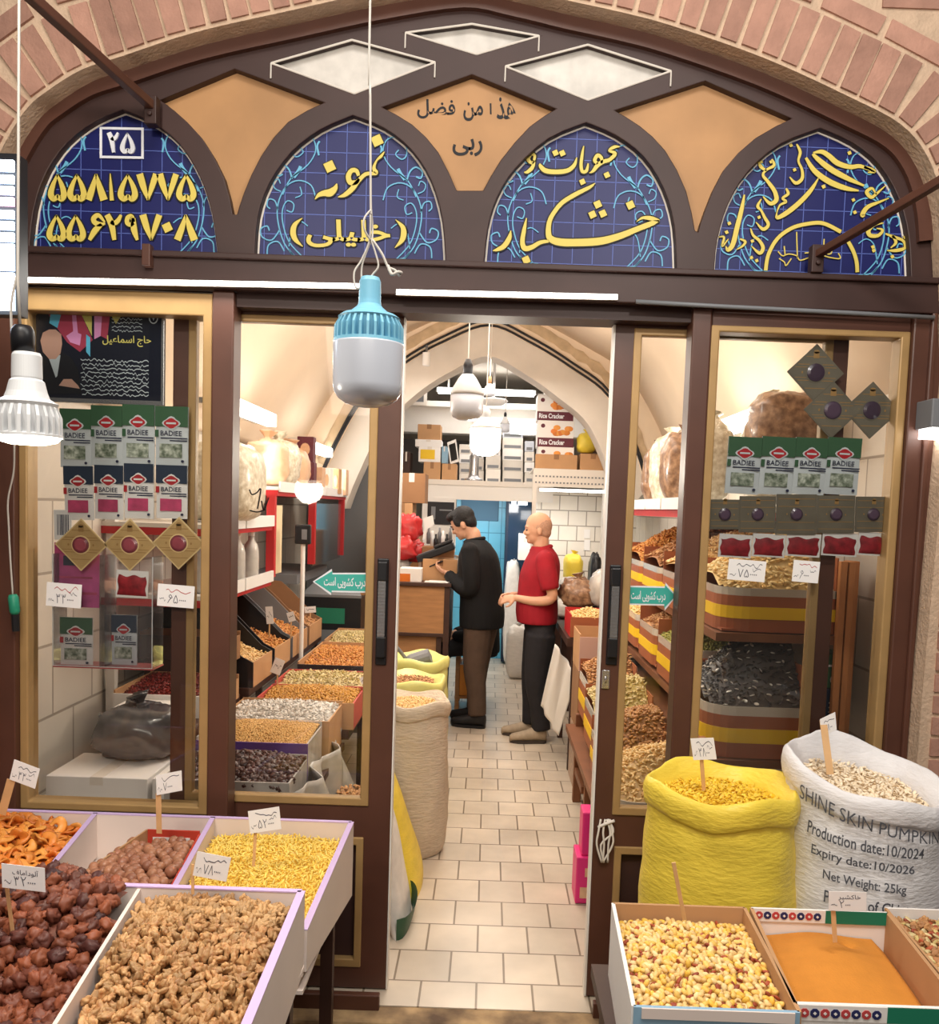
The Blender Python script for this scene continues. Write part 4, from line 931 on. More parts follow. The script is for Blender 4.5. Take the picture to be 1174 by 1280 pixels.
def nut_seed(k):
    m = MB(); m.ell((0, 0, 0), (.5, .27, .09), 8, 5, fn=lambda v: 1-.22*max(0, v.x)**2); return m
def nut_cashew(k):
    m = MB(); pts = []; rs = []
    for i in range(7):
        a = math.radians(-110+220*i/6); pts.append((.30*math.sin(a), .30*math.cos(a)-.1, 0)); rs.append(.17*math.sqrt(max(.1, math.sin(PI*(i+.6)/7.2))))
    m.tube(pts, rs, 6); return m
def nut_grain(k):
    m = MB(); m.ell((0, 0, 0), (.5, .34, .3), 6, 4); return m
mat('n_walnut', (230, 186, 130), .5, hue=(150, 98, 56), rnd=.3, vary=(3.2, .32))
mat('n_macadamia', (176, 124, 94), .35, hue=(150, 98, 76), rnd=.14)
mat('n_date', (150, 84, 56), .5, hue=(62, 34, 36), rnd=.3, spec=.35)
mat('n_apricot', (238, 164, 76), .42, hue=(206, 108, 36), rnd=.16)
mat('n_sliver', (246, 220, 120), .45, hue=(240, 200, 80), rnd=.16)
mat('n_pale', (244, 222, 166), .45, hue=(230, 188, 116), rnd=.12)
mat('n_yellow', (234, 188, 74), .45, hue=(236, 200, 120), rnd=.12)
mat('n_red', (172, 84, 50), .5, hue=(146, 62, 40), rnd=.2)
mat('n_goldseed', (240, 204, 66), .4, hue=(232, 186, 46), rnd=.12)
mat('n_whiteseed', (250, 234, 208), .5, hue=(240, 218, 184), rnd=.1)
mat('n_cashew', (238, 206, 150), .45, hue=(222, 178, 112), rnd=.14)
mat('n_brown', (168, 116, 74), .55, hue=(196, 148, 96), rnd=.25)
mat('n_orange', (214, 154, 78), .5, hue=(190, 118, 56), rnd=.2)
mat('n_white', (236, 232, 226), .5, hue=(214, 204, 192), rnd=.12)
mat('n_black', (44, 40, 44), .4, hue=(84, 76, 70), rnd=.3)
mat('n_raisin', (204, 150, 58), .4, hue=(176, 120, 40), rnd=.2)
mat('n_darkdate', (58, 36, 36), .3, hue=(88, 52, 44), rnd=.25)
mat('n_barberry', (140, 40, 30), .4, hue=(100, 28, 26), rnd=.25)
mat('n_pista', (214, 194, 150), .5, hue=(196, 176, 110), rnd=.2)
mat('n_green', (176, 168, 84), .6, hue=(140, 140, 70), rnd=.2)
mat('n_grain', (226, 184, 116), .6, hue=(212, 164, 96), rnd=.12)
FORM = dict(walnut=nut_walnut, ball=nut_ball, date=nut_date, apricot=nut_apricot, sliver=nut_sliver, peanut=nut_peanut, almond=nut_almond, seed=nut_seed, cashew=nut_cashew, grain=nut_grain)
_NM = {}
def nut_meshes(form, m):
    if (form, m) not in _NM: _NM[(form, m)] = [mesh_of(FORM[form](k), form+'_kernel', m) for k in range(3)]
    return _NM[(form, m)]
def in_view(p, pad=10):
    if p[1] < .3: return False
    x, y = P(p); return -pad < x < 1174+pad and -pad < y < 1280+pad
def in_poly(x, y, poly):
    c = False; j = len(poly)-1
    for i in range(len(poly)):
        a, b = poly[i]; d, e = poly[j]
        if (b > y) != (e > y) and x < (d-a)*(y-b)/(e-b)+a: c = not c
        j = i
    return c
def heap(poly, hf, size, kinds, one=None, rest=None, n_ind=300, gap=.62, flat_=.5, seed=1, jit=.35, under=None, layers=1, lift=.0):
    """nuts lying on the surface z = hf(x, y) inside the plan polygon.
    kinds: [(form, material, weight)], one = (name, label, category, group) of the single ones, rest = (name, label, category) of the remaining mass"""
    rr = random.Random(seed); st = size*gap; xs = [a for a, b in poly]; ys = [b for a, b in poly]
    pts = []; y = min(ys); row = 0
    while y < max(ys):
        x = min(xs)+(st/2 if row % 2 else 0)
        while x < max(xs):
            px, py = x+rr.uniform(-jit, jit)*st, y+rr.uniform(-jit, jit)*st
            if in_poly(px, py, poly): pts.append((px, py, hf(px, py)+rr.uniform(-.22, .25)*size*.6+lift))
            x += st
        y += st*.87; row += 1
    tot = sum(k[2] for k in kinds); vis = [p for p in pts if in_view(p)]; out = [p for p in pts if not in_view(p)]
    vis.sort(key=lambda p: p[1]); ind = vis[:n_ind] if one else []; ms = (vis[n_ind:] if one else vis)+out
    def pick():
        t = rr.uniform(0, tot)
        for f, m, w_ in kinds:
            t -= w_
            if t <= 0: return f, m
        return kinds[-1][:2]
    def rot(): return Euler((rr.gauss(0, flat_), rr.gauss(0, flat_), rr.uniform(0, 2*PI)))
    for p in ind:
        f, m = pick(); me = rr.choice(nut_meshes(f, m)); sc = size*rr.uniform(.86, 1.14)
        nm = one[0][f] if isinstance(one[0], dict) else one[0]; lb = one[1][m] if isinstance(one[1], dict) else one[1]; gp = one[3][m] if isinstance(one[3], dict) else one[3]
        o = bpy.data.objects.new(nm, me); COL.objects.link(o); o.location = p; o.rotation_euler = rot(); o.scale = (sc,)*3
        tag(o, lb, one[2], gp)
    mats = list(dict.fromkeys(k[1] for k in kinds)); um = under or kinds[0][1]; ul = mats.index(um) if um in mats else len(mats)
    if um not in mats: mats.append(um)
    vv = []; ff = []; mi = []
    src = {}
    for f, m, w_ in kinds:
        for me in nut_meshes(f, m): src[me.name] = ([v.co.copy() for v in me.vertices], [tuple(q.vertices) for q in me.polygons])
    for p in ms:
        f, m = pick(); me = rr.choice(nut_meshes(f, m)); M = Matrix.Translation(p) @ rot().to_matrix().to_4x4() @ Matrix.Scale(size*rr.uniform(.86, 1.14), 4)
        V, Fc = src[me.name]; o = len(vv); vv += [tuple(M @ v) for v in V]; ff += [tuple(i+o for i in q) for q in Fc]; mi += [mats.index(m)]*len(Fc)
    # the body of the heap under the top layer
    N = 26; o = len(vv); x0, x1, y0, y1 = min(xs), max(xs), min(ys), max(ys); idx = {}
    tri = tessellate_polygon([[Vector((a, b, 0)) for a, b in poly]])
    for i in range(N+1):
        for j in range(N+1):
            x, y = x0+(x1-x0)*i/N, y0+(y1-y0)*j/N
            idx[i, j] = len(vv); vv.append((x, y, hf(x, y)-size*.48))
    for i in range(N):
        for j in range(N):
            if in_poly(x0+(x1-x0)*(i+.5)/N, y0+(y1-y0)*(j+.5)/N, poly): ff.append((idx[i, j], idx[i+1, j], idx[i+1, j+1], idx[i, j+1])); mi.append(ul)
    me = bpy.data.meshes.new(rest[0]); me.from_pydata(vv, [], ff)
    for m in mats: me.materials.append(MATS[m])
    me.polygons.foreach_set('material_index', mi); me.polygons.foreach_set('use_smooth', [True]*len(ff)); me.update()
    ob = bpy.data.objects.new(rest[0], me); COL.objects.link(ob)
    tag(ob, rest[1], rest[2], None, 'stuff'); return ob
def bump(cx, cy, rx, ry, h): return lambda x, y: h*math.exp(-((x-cx)/rx)**2-((y-cy)/ry)**2)
# ================================================================== FOREGROUND LEFT: white stepped trays
ZB = .725      # top of the back tray
def quad_prism(m, a, b, t, z0a, z0b, z1, mi=0):
    """upright board between plan points a and b, t thick, foot heights z0a / z0b, top z1"""
    a, b = Vector((*a, 0)), Vector((*b, 0)); d = (b-a).normalized(); n = Vector((-d.y, d.x, 0))*t/2
    vs = [a+n+Vector((0, 0, z0a)), a-n+Vector((0, 0, z0a)), b-n+Vector((0, 0, z0b)), b+n+Vector((0, 0, z0b)), a+n+Vector((0, 0, z1)), a-n+Vector((0, 0, z1)), b-n+Vector((0, 0, z1)), b+n+Vector((0, 0, z1))]
    m.add(vs, [(0, 1, 2, 3), (4, 7, 6, 5), (0, 4, 5, 1), (1, 5, 6, 2), (2, 6, 7, 3), (3, 7, 4, 0)], mi)
def board(name, root, a, b, t, z0a, z0b, z1, lip=True):
    m = MB(); quad_prism(m, a, b, t, z0a, z0b, z1-.002, 0)
    if lip: quad_prism(m, a, b, t+.002, z1-.003, z1-.003, z1, 1)
    return m.build(name, ['white_mdf', 'lilac_edge'], root)
XR, YBK, YFR = -.425, 2.85, 2.10
r = thing('display_tray', 'white lilac edged display tray of three compartments in the back row', 'display tray', (-1.1, 2.47, -.12))
board('back_panel', r, (-1.75, YBK), (XR, YBK), .014, .465, .465, ZB); board('side_panel', r, (XR, YBK), (XR, YFR), .016, .47, .615, ZB); board('front_panel', r, (-1.75, YFR), (XR, YFR), .014, .605, .605, ZB)
board('divider', r, (-.889, YBK), (-.80, YFR), .014, .575, .615, ZB); board('divider', r, (-1.283, YBK), (-1.165, YFR), .014, .575, .615, ZB)
m = MB(); m.box(-1.75, XR, YFR, YBK, .555, .565); m.build('bottom_board', 'white_mdf', r)
m = MB(); m.lathe([(.006, 0), (.006, .004), (.001, .005)], (XR-.02, YFR-.008, .650), 10, 0, Matrix.Rotation(PI/2, 3, 'X')); m.build('screw_hole', 'black_plastic', r)
for x in (-1.66, XR-.06):
    for y in (YFR+.06, YBK-.06):
        m = MB(); m.box(x-.02, x+.02, y-.02, y+.02, -.12, .555); m.build('leg', 'wood_dark', r)
ZF, XF = .893, -.402
r = thing('display_tray', 'white lilac edged display tray of two compartments nearest the viewer', 'display tray', (-.9, 1.6, -.12))
YF0, YF1 = 1.28, 1.95
board('back_panel', r, (-1.45, YF1), (XF, YF1), .014, .695, .695, ZF); board('side_panel', r, (XF, YF1), (XF+.022, YF0), .016, .70, .70, ZF); board('front_panel', r, (-1.45, YF0), (XF+.022, YF0), .014, .70, .70, ZF)
board('divider', r, (-.775, YF1), (-.69, YF0), .008, .715, .715, ZF-.004, False)
m = MB(); m.box(-1.45, XF+.01, YF0, YF1, .705, .715); m.build('bottom_board', 'white_mdf', r)
for x in (-1.4, XF-.06):
    for y in (YF0+.05, YF1-.05):
        m = MB(); m.box(x-.02, x+.02, y-.02, y+.02, -.12, .705); m.build('leg', 'wood_dark', r)
# inner carton that holds the macadamias
r = thing('carton_tray', 'open cardboard tray with red printed back lining the macadamia compartment', 'carton', (-1.03, 2.4, .565))
m = MB(); a, b, c, d = (-1.10, 2.72), (-.895, 2.70), (-.835, 2.14), (-1.10, 2.14)
quad_prism(m, (-1.07, 2.75), (-.90, 2.75), .006, .575, .575, ZB-.012); m.build('back_panel', mat('carton_red', (196, 66, 48), .6), r)
m = MB(); quad_prism(m, (-1.05, 2.746), (-.93, 2.746), .003, .575, .575, ZB-.035); m.build('label', 'paper_white', r)
m = MB(); quad_prism(m, (-1.07, 2.75), (-1.16, 2.13), .006, .575, .575, ZB-.012); m.build('side_panel', 'cardboard', r)
m = MB(); quad_prism(m, (-.90, 2.75), (-.822, 2.13), .006, .575, .575, ZB-.02); m.build('side_panel', 'carton_red', r)
heap([(-1.09, 2.72), (-.91, 2.72), (-.835, 2.13), (-1.15, 2.13)], lambda x, y: .680+.02*(2.75-y)/.6+bump(-1.0, 2.35, .2, .3, .025)(x, y), .033, [('ball', 'n_macadamia', 1)],
     ('macadamia_nut', 'round brown macadamia nut in the red backed carton tray', 'nut', 'macadamias in the carton tray'), ('macadamia_bed', 'lower layer of brown macadamia nuts in the carton tray', 'nuts'), gap=.97, flat_=2, seed=4, jit=.24)
heap([(-1.75, 2.83), (-1.292, 2.83), (-1.18, 2.12), (-1.75, 2.12)], lambda x, y: .65+bump(-1.52, 2.6, .2, .3, .10)(x, y), .062, [('apricot', 'n_apricot', 1)],
     ('dried_apricot', 'folded orange dried fruit in the leftmost back compartment', 'dried fruit', 'orange dried fruit in the back tray'), ('dried_apricot_bed', 'lower layer of orange dried fruit in the leftmost compartment', 'dried fruit'), gap=.55, flat_=.55, seed=5)
heap([(-.875, 2.83), (-.440, 2.83), (-.440, 2.12), (-.79, 2.12)], lambda x, y: .66+bump(-.66, 2.55, .22, .28, .05)(x, y)-.025*math.exp(-((x+.62)/.05)**2-((y-2.58)/.05)**2), .021, [('sliver', 'n_sliver', 1)],
     ('nut_sliver', 'pale yellow nut sliver in the right back compartment', 'nut', 'yellow slivers in the back tray'), ('nut_sliver_bed', 'heap of pale yellow nut slivers in the right back compartment', 'nuts'), gap=.52, flat_=.7, seed=6)
heap([(-.755, 1.93), (-.418, 1.93), (-.40, 1.30), (-.675, 1.30)], lambda x, y: .853+bump(-.58, 1.75, .22, .22, .045)(x, y)-.06*(1.6-y)*(y < 1.6), .031, [('walnut', 'n_walnut', 1)],
     ('walnut_half', 'shelled walnut half heaped in the near tray compartment', 'nut', 'walnuts in the near tray'), ('walnut_bed', 'lower layer of shelled walnut halves in the near tray', 'nuts'), gap=.62, flat_=1.0, seed=7)
heap([(-1.44, 1.93), (-.795, 1.93), (-.71, 1.30), (-1.44, 1.30)], lambda x, y: .858+bump(-.95, 1.86, .22, .20, .08)(x, y)-.10*math.exp(-((x+.97)/.3)**2-((y-1.58)/.12)**2), .036, [('date', 'n_date', 1)],
     ('dried_persimmon', 'wrinkled dark brown dried fruit in the near tray', 'dried fruit', 'dark dried fruit in the near tray'), ('dried_persimmon_bed', 'lower layer of dark dried fruit in the near tray', 'dried fruit'), gap=.70, flat_=.7, seed=8)
# ================================================================== FOREGROUND RIGHT: cartons and sacks
mat('print_blue', (140, 176, 200), .6); mat('print_green', (30, 120, 92), .55); mat('motif_navy', (40, 44, 92), .6); mat('motif_red', (190, 70, 70), .6)
def carton(name, label, x0, x1, y0, y1, z0, z1, t=.006, skew=0, mats=('cardboard',)*4, parts=None):
    r = thing(name, label, 'carton', ((x0+x1)/2, (y0+y1)/2, z0))
    A, B, C, D = (x0, y1), (x1, y1), (x1+skew, y0), (x0+skew, y0)
    out = {}
    for nm, (p, q), mm in (('back_panel', (A, B), mats[0]), ('side_panel', (B, C), mats[1]), ('side_panel', (D, A), mats[2]), ('front_panel', (C, D), mats[3])):
        m = MB(); quad_prism(m, p, q, t, z0, z0, z1); out[nm] = m.build(nm, mm, r)
    m = MB(); m.add([(*A, z0), (*B, z0), (*C, z0), (*D, z0), (*A, z0+.004), (*B, z0+.004), (*C, z0+.004), (*D, z0+.004)], [(0, 1, 2, 3), (4, 7, 6, 5), (0, 4, 5, 1), (1, 5, 6, 2), (2, 6, 7, 3), (3, 7, 4, 0)]); m.build('bottom_panel', mats[1], r)
    return r
ZC = .887
r = carton('carton_tray', 'open carton tray with pale blue front holding mixed nuts', .318, .622, 1.535, 1.955, .715, ZC, .008, -.022, ('cardboard', 'cardboard', 'paper_white', 'print_blue'))
m = MB(); m.box(.31, .59, 1.528, 1.531, ZC-.02, ZC, 0); m.build('front_rim', 'white_mdf', r)
heap([(.325, 1.945), (.615, 1.945), (.593, 1.545), (.302, 1.545)], lambda x, y: .842+bump(.46, 1.75, .18, .2, .03)(x, y), .0185, [('peanut', 'n_pale', 5), ('peanut', 'n_yellow', 4), ('almond', 'n_red', 1.6), ('cashew', 'n_cashew', .6)],
     ({'peanut': 'peanut', 'almond': 'almond', 'cashew': 'cashew'}, {'n_pale': 'pale roasted peanut in the mixed nut carton', 'n_yellow': 'yellow coated peanut in the mixed nut carton', 'n_red': 'reddish brown almond in the mixed nut carton', 'n_cashew': 'curved tan cashew in the mixed nut carton'}, 'nut',
      {'n_pale': 'pale peanuts in the mixed nut carton', 'n_yellow': 'yellow peanuts in the mixed nut carton', 'n_red': 'almonds in the mixed nut carton', 'n_cashew': 'cashews in the mixed nut carton'}), ('mixed_nut_bed', 'lower layer of mixed nuts in the blue fronted carton', 'nuts'), gap=.66, flat_=.6, seed=9)
r = carton('carton_tray', 'open patterned carton tray holding orange powder', .638, .952, 1.565, 1.955, .715, ZC, .008, -.035, ('paper_white', 'cardboard', 'cardboard', 'paper_white'))
def motif_strip(name, xa, xb, y, za, zb, green):
    m = MB(); m.box(xa, xb, y-.002, y, za, zb, 0); w_ = (zb-za)*.8; x = xa+w_*.5; k = 0
    while x < xa+(xb-xa)*.52:
        m.plate([(x+w_*.38*math.cos(t*PI/4+PI/8), (za+zb)/2+w_*.38*math.sin(t*PI/4+PI/8)) for t in range(8)], [], y-.0032, y-.001, 1 if k % 2 else 2)
        m.plate([(x+w_*.14*math.cos(t*PI/2), (za+zb)/2+w_*.14*math.sin(t*PI/2)) for t in range(4)], [], y-.004, y-.002, 0)
        x += w_*.8; k += 1
    m.box(xa+(xb-xa)*.54, xb, y-.003, y-.0005, za, zb, 3); m.build(name, ['paper_white', 'motif_navy', 'motif_red', 'print_green'], r)
motif_strip('patterned_band', .642, .948, 1.950, ZC-.028, ZC+.002, True)
motif_strip('patterned_band', .606, .914, 1.560, ZC-.03, ZC, True)
m = MB(); m.box(.61, .91, 1.5595, 1.5612, .715, ZC-.03, 0); 
for k in range(3): m.box(.618+k*.10, .706+k*.10, 1.558, 1.56, .735, ZC-.04, 1)
m.build('printed_panel', ['paper_white', 'print_blue'], r)
mat('powder', (206, 134, 50), .9, vary=(30, .06), bump=(220, .25))
m = MB()
def pw(u, v):
    y = 1.572+.376*v; x = .646+.300*u-.034*(1-v)
    z = .822+.035*math.exp(-((u-.45)/.45)**2-((v-.6)/.4)**2)-.03*(u > .9)*(u-.9)*10+.006*math.sin(9*u+4*v)*.4-.02*math.exp(-((u-.66)/.06)**2-((v-.86)/.06)**2)
    return (x, y, z)
m.sheet(pw, 40, 40); tag(m.build('spice_powder', 'powder', smooth=True, fixn=False), 'smooth orange spice powder filling the patterned carton', 'spice powder', None, 'stuff')
r = carton('carton_tray', 'open carton tray with brown kernels at the right edge', .965, 1.30, 1.70, 1.99, .715, ZC-.005, .006, -.02, ('paper_white', 'cardboard', 'cardboard', 'cardboard'))
heap([(.972, 1.98), (1.29, 1.98), (1.27, 1.71), (.955, 1.71)], lambda x, y: .852+bump(1.12, 1.85, .2, .15, .02)(x, y), .022, [('walnut', 'n_brown', 3), ('almond', 'n_red', 1), ('almond', 'n_pista', 2)],
     None, ('mixed_kernel_heap', 'brown and reddish mixed kernels in the carton at the right edge', 'nuts'), gap=.6, seed=10)
# trestle bench that carries the three cartons
r = thing('trestle_bench', 'dark wooden bench under the right hand cartons', 'bench', (.8, 1.75, -.12))
m = MB(); m.box(.28, 1.35, 1.50, 2.0, .685, .715); m.build('bench_top', 'wood_dark', r)
for x in (.32, 1.30):
    for y in (1.55, 1.95):
        m = MB(); m.box(x-.02, x+.02, y-.02, y+.02, -.12, .685); m.build('leg', 'wood_dark', r)
# ---- sacks
mat('sack_yellow', (242, 214, 78), .42, vary=(9, .10), bump=(34, .35), stretch=(1, 1, 3))
mat('sack_white', (226, 224, 226), .5, vary=(9, .08), bump=(40, .35), stretch=(1, 1, 3))
mat('sack_print', (78, 80, 88), .7)
def sack(name, label, cx, cy, z0, zt, R, mat_, roll=.05, tilt=(0, 0), inner=.10, seed=0, bulge=.06, open_r=.80):
    """filled woven sack with its mouth rolled outwards"""
    rr = random.Random(seed); o = thing(name, label, 'sack', (cx, cy, z0)); m = MB(); n = 56
    ph = [rr.uniform(0, 6) for _ in range(6)]
    def wob(a, z): 
        k = (z-z0)/(zt-z0)
        return .018*math.sin(3*a+ph[0]+4*k)+.012*math.sin(7*a+ph[1]-9*k)+.010*math.sin(40*k+2*math.sin(2*a+ph[2]))*(k < .9)
    H = zt-z0; prof = [(.001, 0), (R*.80, 0), (R*.95, .02*H), (R*(1+bulge*.5), .12*H), (R*(1+bulge), .35*H), (R*(1+bulge*.8), .6*H), (R*(.99+bulge*.4), .80*H), (R*.985, H-.06)]
    vs = []
    body = cr(prof, 4)
    # outer wall, then the rolled lip, then down inside
    lip = [(R*.985, H-.078), (R*1.03, H-.072), (R*1.052, H-.046), (R*1.045, H-.018), (R*.99, H), (R*.93, H-.010), (R*open_r, H-.055), (R*(open_r-.03), H-.12)]
    def tz(x, y, z): return z+(tilt[0]*x+tilt[1]*y)*((z-z0)/H)**3
    def ringpts(prof_):
        out = []
        for r_, z in prof_:
            for j in range(n):
                a = 2*PI*j/n; q = r_*(1+wob(a, z0+z)) if r_ > .01 else r_
                if z > H-.13: q *= 1+.02*math.sin(5*a+ph[3])+.012*math.sin(11*a+ph[4])+.008*math.sin(23*a+60*z)
                dz = .012*math.sin(4*a+ph[5])*(z > H-.13)
                x, y = q*math.cos(a), q*math.sin(a); out.append((cx+x, cy+y, tz(x, y, z0+z+dz)))
        return out
    def shell(prof_): 
        k = len(prof_); m.add(ringpts(prof_), [(i*n+j, i*n+(j+1) % n, (i+1)*n+(j+1) % n, (i+1)*n+j) for i in range(k-1) for j in range(n)])
    shell(body); b = m.build('body', mat_, o, smooth=True)
    m = MB(); shell(cr(lip, 3)); m.build('rolled_rim', mat_, o, smooth=True)
    return o, (lambda a, z, d=.004: (lambda q: Vector((cx+q*math.cos(a), cy+q*math.sin(a), tz(q*math.cos(a), q*math.sin(a), z))))(R*(1+bulge*.75)*(1+wob(a, z))+d))
ys, ysf = sack('open_sack', 'open yellow woven sack filled with yellow seeds', .695, 2.46, .20, 1.03, .208, 'sack_yellow', seed=3, inner=.08)
def circ(cx, cy, r, n=20): return [(cx+r*math.cos(2*PI*i/n), cy+r*math.sin(2*PI*i/n)) for i in range(n)]
heap(circ(.695, 2.46, .170), lambda x, y: .980+.02*math.exp(-((x-.695)/.12)**2-((y-2.46)/.12)**2), .020, [('seed', 'n_goldseed', 1)],
     ('yellow_seed', 'shiny yellow seed in the open yellow sack', 'seed', 'yellow seeds in the yellow sack'), ('yellow_seed_bed', 'lower layer of yellow seeds in the open yellow sack', 'seeds'), gap=.62, flat_=.5, seed=11)
wsk, wsf = sack('open_sack', 'open white printed sack of pale pumpkin seeds beside the brick pier', 1.105, 2.46, .20, 1.085, .215, 'sack_white', seed=8, tilt=(-.14, .18))
heap(circ(1.105, 2.46, .175), lambda x, y: 1.025-.14*(x-1.105)+.14*(y-2.46), .021, [('seed', 'n_whiteseed', 1)],
     ('pumpkin_seed', 'flat pale pumpkin seed in the white printed sack', 'seed', 'pumpkin seeds in the white sack'), ('pumpkin_seed_bed', 'lower layer of pale pumpkin seeds in the white sack', 'seeds'), gap=.62, flat_=.45, seed=12)
m = MB()
def sackline(s_, a0, a1, z0, z1, h, sl=0, bold=.012):
    text(m, s_, lambda u, v: wsf(a0+(a1-a0)*u, z0+(z1-z0)*u+h*v+sl*v, .008), bold)
d2r = math.radians
sackline('SHINE SKIN PUMPKIN SEEDS', d2r(-158), d2r(-32), 1.005, .975, .038, 0, .0)
sackline('Production date:10/2024', d2r(-150), d2r(-74), .925, .937, .034)
sackline('Expiry date:10/2026', d2r(-145), d2r(-79), .869, .881, .034)
sackline('Net Weight: 25kg', d2r(-136), d2r(-84), .813, .823, .034)
sackline('Product of China', d2r(-134), d2r(-80), .759, .767, .034)
m.build('lettering', 'sack_print', wsk)
r = thing('low_bench', 'low dark wooden bench under the yellow and white sacks', 'bench', (.9, 2.46, -.12))
m = MB(); m.box(.45, 1.36, 2.22, 2.70, .155, .185); m.build('bench_top', 'wood_dark', r)
for x in (.5, 1.31):
    for y in (2.26, 2.66):
        m = MB(); m.box(x-.02, x+.02, y-.02, y+.02, -.12, .155); m.build('leg', 'wood_dark', r)
# ================================================================== PRICE TAGS ON STICKS
def stick_tag(corners, stick_top, stick_bot, Y, Yb, digits, label, seed, wpx=5, top=None, red=False):
    """corners: lower left, lower right, upper left of the card in the view, on the plane Y; stick from its top down to where it enters the heap"""
    A, B, C = W(*corners[0], Y), W(*corners[1], Y), W(*corners[2], Y); mid = (B+C)/2
    r = thing('price_tag', label, 'price tag', W(*stick_bot, Yb))
    U, V = (B-A)/2, (C-A)/2; w_, h = U.length, V.length; n = Vector((0, -1, 0))
    L = lambda u, v, d=0: mid+U*(u/w_)+V*(v/h)+n*d
    m = MB(); flat(m, L, rect(-w_, w_, -h, h), .001, 0, .001); tag_writing(m, L, w_, h, digits, seed, .0014, red, top); m.build('card', ['card_white', 'ink', 'ink_red'], r)
    if stick_bot:
        a, b = W(*stick_top, Y+.004), W(*stick_bot, Yb); t = wpx*Y/F_PX/2; dd = (b-a).normalized(); sd = dd.cross(Vector((0, 1, 0))).normalized()*t
        k = MB(); vs = [p+sd*s_+Vector((0, y, 0)) for p in (a, b) for s_ in (-1, 1) for y in (-.0012, .0012)]
        k.add(vs, [(0, 1, 3, 2), (4, 6, 7, 5), (0, 4, 5, 1), (2, 3, 7, 6), (0, 2, 6, 4), (1, 5, 7, 3)]); k.build('stick', 'stick_wood', r, bevel=.0006)
stick_tag(((12, 974), (44, 986), (18, 949)), (14, 975), (2, 1018), 2.60, 2.62, '۳۴۰۰۰۰', 'white price card on a stick above the orange dried fruit', 21, 11)
stick_tag(((196, 994), (228, 988), (195, 969)), (198, 992), (199, 1042), 2.62, 2.64, '۷۰۰۰۰', 'white price card on a stick above the round macadamia nuts', 22, 7)
stick_tag(((313, 1042), (352, 1036), (310, 1014)), (320, 1030), (317, 1083), 2.45, 2.46, '۵۲۰۰۰۰', 'white price card on a stick in the yellow nut slivers', 23, 4)
stick_tag(((241, 1094), (283, 1102), (247, 1064)), (241, 1080), (241, 1118), 1.90, 1.905, '۷۸۰۰۰۰', 'white price card on a thin stick above the walnuts', 24, 4)
stick_tag(((3, 1109), (57, 1115), (2, 1079)), (6, 1090), (16, 1166), 1.70, 1.72, '۳۲۰۰۰۰', 'white price card with bold writing on a stick in the dark dried fruit', 26, 5, 'آلوداماف')
stick_tag(((867, 950), (896, 949), (863, 923)), (877, 948), (880, 988), 2.42, 2.44, '۳۸۰۰۰', 'white price card on a stick in the yellow sack', 27, 5)
stick_tag(((1027, 921), (1046, 912), (1025, 899)), (1029, 900), (1038, 968), 2.50, 2.46, '۲۸۰۰۰', 'white price card on a stick in the white printed sack', 28, 9)
stick_tag(((1036, 1138), (1083, 1139), (1036, 1114)), (1041, 1125), (1044, 1178), 1.80, 1.805, '۲۰۰۰', 'white price card on a stick in the orange powder', 30, 6, 'خاکشیر')
k = MB(); a, b = W(842, 1078, 1.80), W(856, 1150, 1.82); sd = Vector((.0042, 0, .0008))
k.add([p+sd*s_+Vector((0, y, 0)) for p in (a, b) for s_ in (-1, 1) for y in (-.0015, .0015)], [(0, 1, 3, 2), (4, 6, 7, 5), (0, 4, 5, 1), (2, 3, 7, 6), (0, 2, 6, 4), (1, 5, 7, 3)])
tag(k.build('wooden_stick', 'stick_wood', bevel=.0006), 'bare pale wooden stick standing in the mixed nut carton', 'stick')
# ================================================================== STRUCTURE: the shop room
XL, XRW, YBK2 = -1.80, 1.62, 11.4
grid_mat('floor_tile', (206, 192, 174), (132, 116, 98), .208, .2275, .0042, .5, 'XY', .32, .07, (-.014+.208*4, 3.2), .25, 2, .22, 2.6)
grid_mat('wall_stone', (222, 214, 202), (168, 158, 146), .36, .30, .006, .5, 'YZ', .45, .06, (0, .04), .3, 2, .14, 2)
grid_mat('wall_block', (232, 224, 212), (160, 150, 138), .20, .165, .006, .5, 'XZ', .5, .05, (.03, .02), .3, 2, .1, 3)
grid_mat('wall_brown', (136, 106, 84), (100, 80, 66), .24, .16, .008, .5, 'XZ', .7, .1, (0, 0), .3)
grid_mat('tile_cyan', (104, 192, 226), (60, 140, 180), .15, .3, .005, 0, 'XZ', .35, .05, (0, 0), .2)
m = MB(); m.box(XL, XRW, 3.0, YBK2+.3, -.06, 0); struct(m.build('floor', 'floor_tile'))
m = MB(); m.box(XL-.2, XL, 3.08, YBK2+.3, 0, 3.4); struct(m.build('wall_left', 'wall_stone'))
m = MB(); m.box(XRW, XRW+.2, 3.08, YBK2+.3, 0, 3.4); struct(m.build('wall_right', 'wall_stone'))
m = MB(); m.box(XL, XRW, YBK2, YBK2+.2, 0, 3.6); struct(m.build('wall_back', 'plaster_grey'))
ribp = [(-1.55, 2.0), (-1.43, 2.29), (-1.18, 2.74), (-.82, 3.07), (-.45, 3.29), (-.06, 3.44), (.32, 3.30), (.70, 3.09), (1.05, 2.84), (1.32, 2.36), (1.44, 2.0)]
rib = cr(ribp, 5)
vault = [(-.06+(x+.06)*1.155, z+.20) for x, z in rib]
m = MB()
for pr, dz in ((vault, 0),):
    n = len(pr); ys_ = [3.06, 4.2, 5.6, 7.0, 8.02]
    m.add([(x, y, z) for y in ys_ for x, z in pr], [(i*n+j, i*n+j+1, (i+1)*n+j+1, (i+1)*n+j) for i in range(len(ys_)-1) for j in range(n-1)])
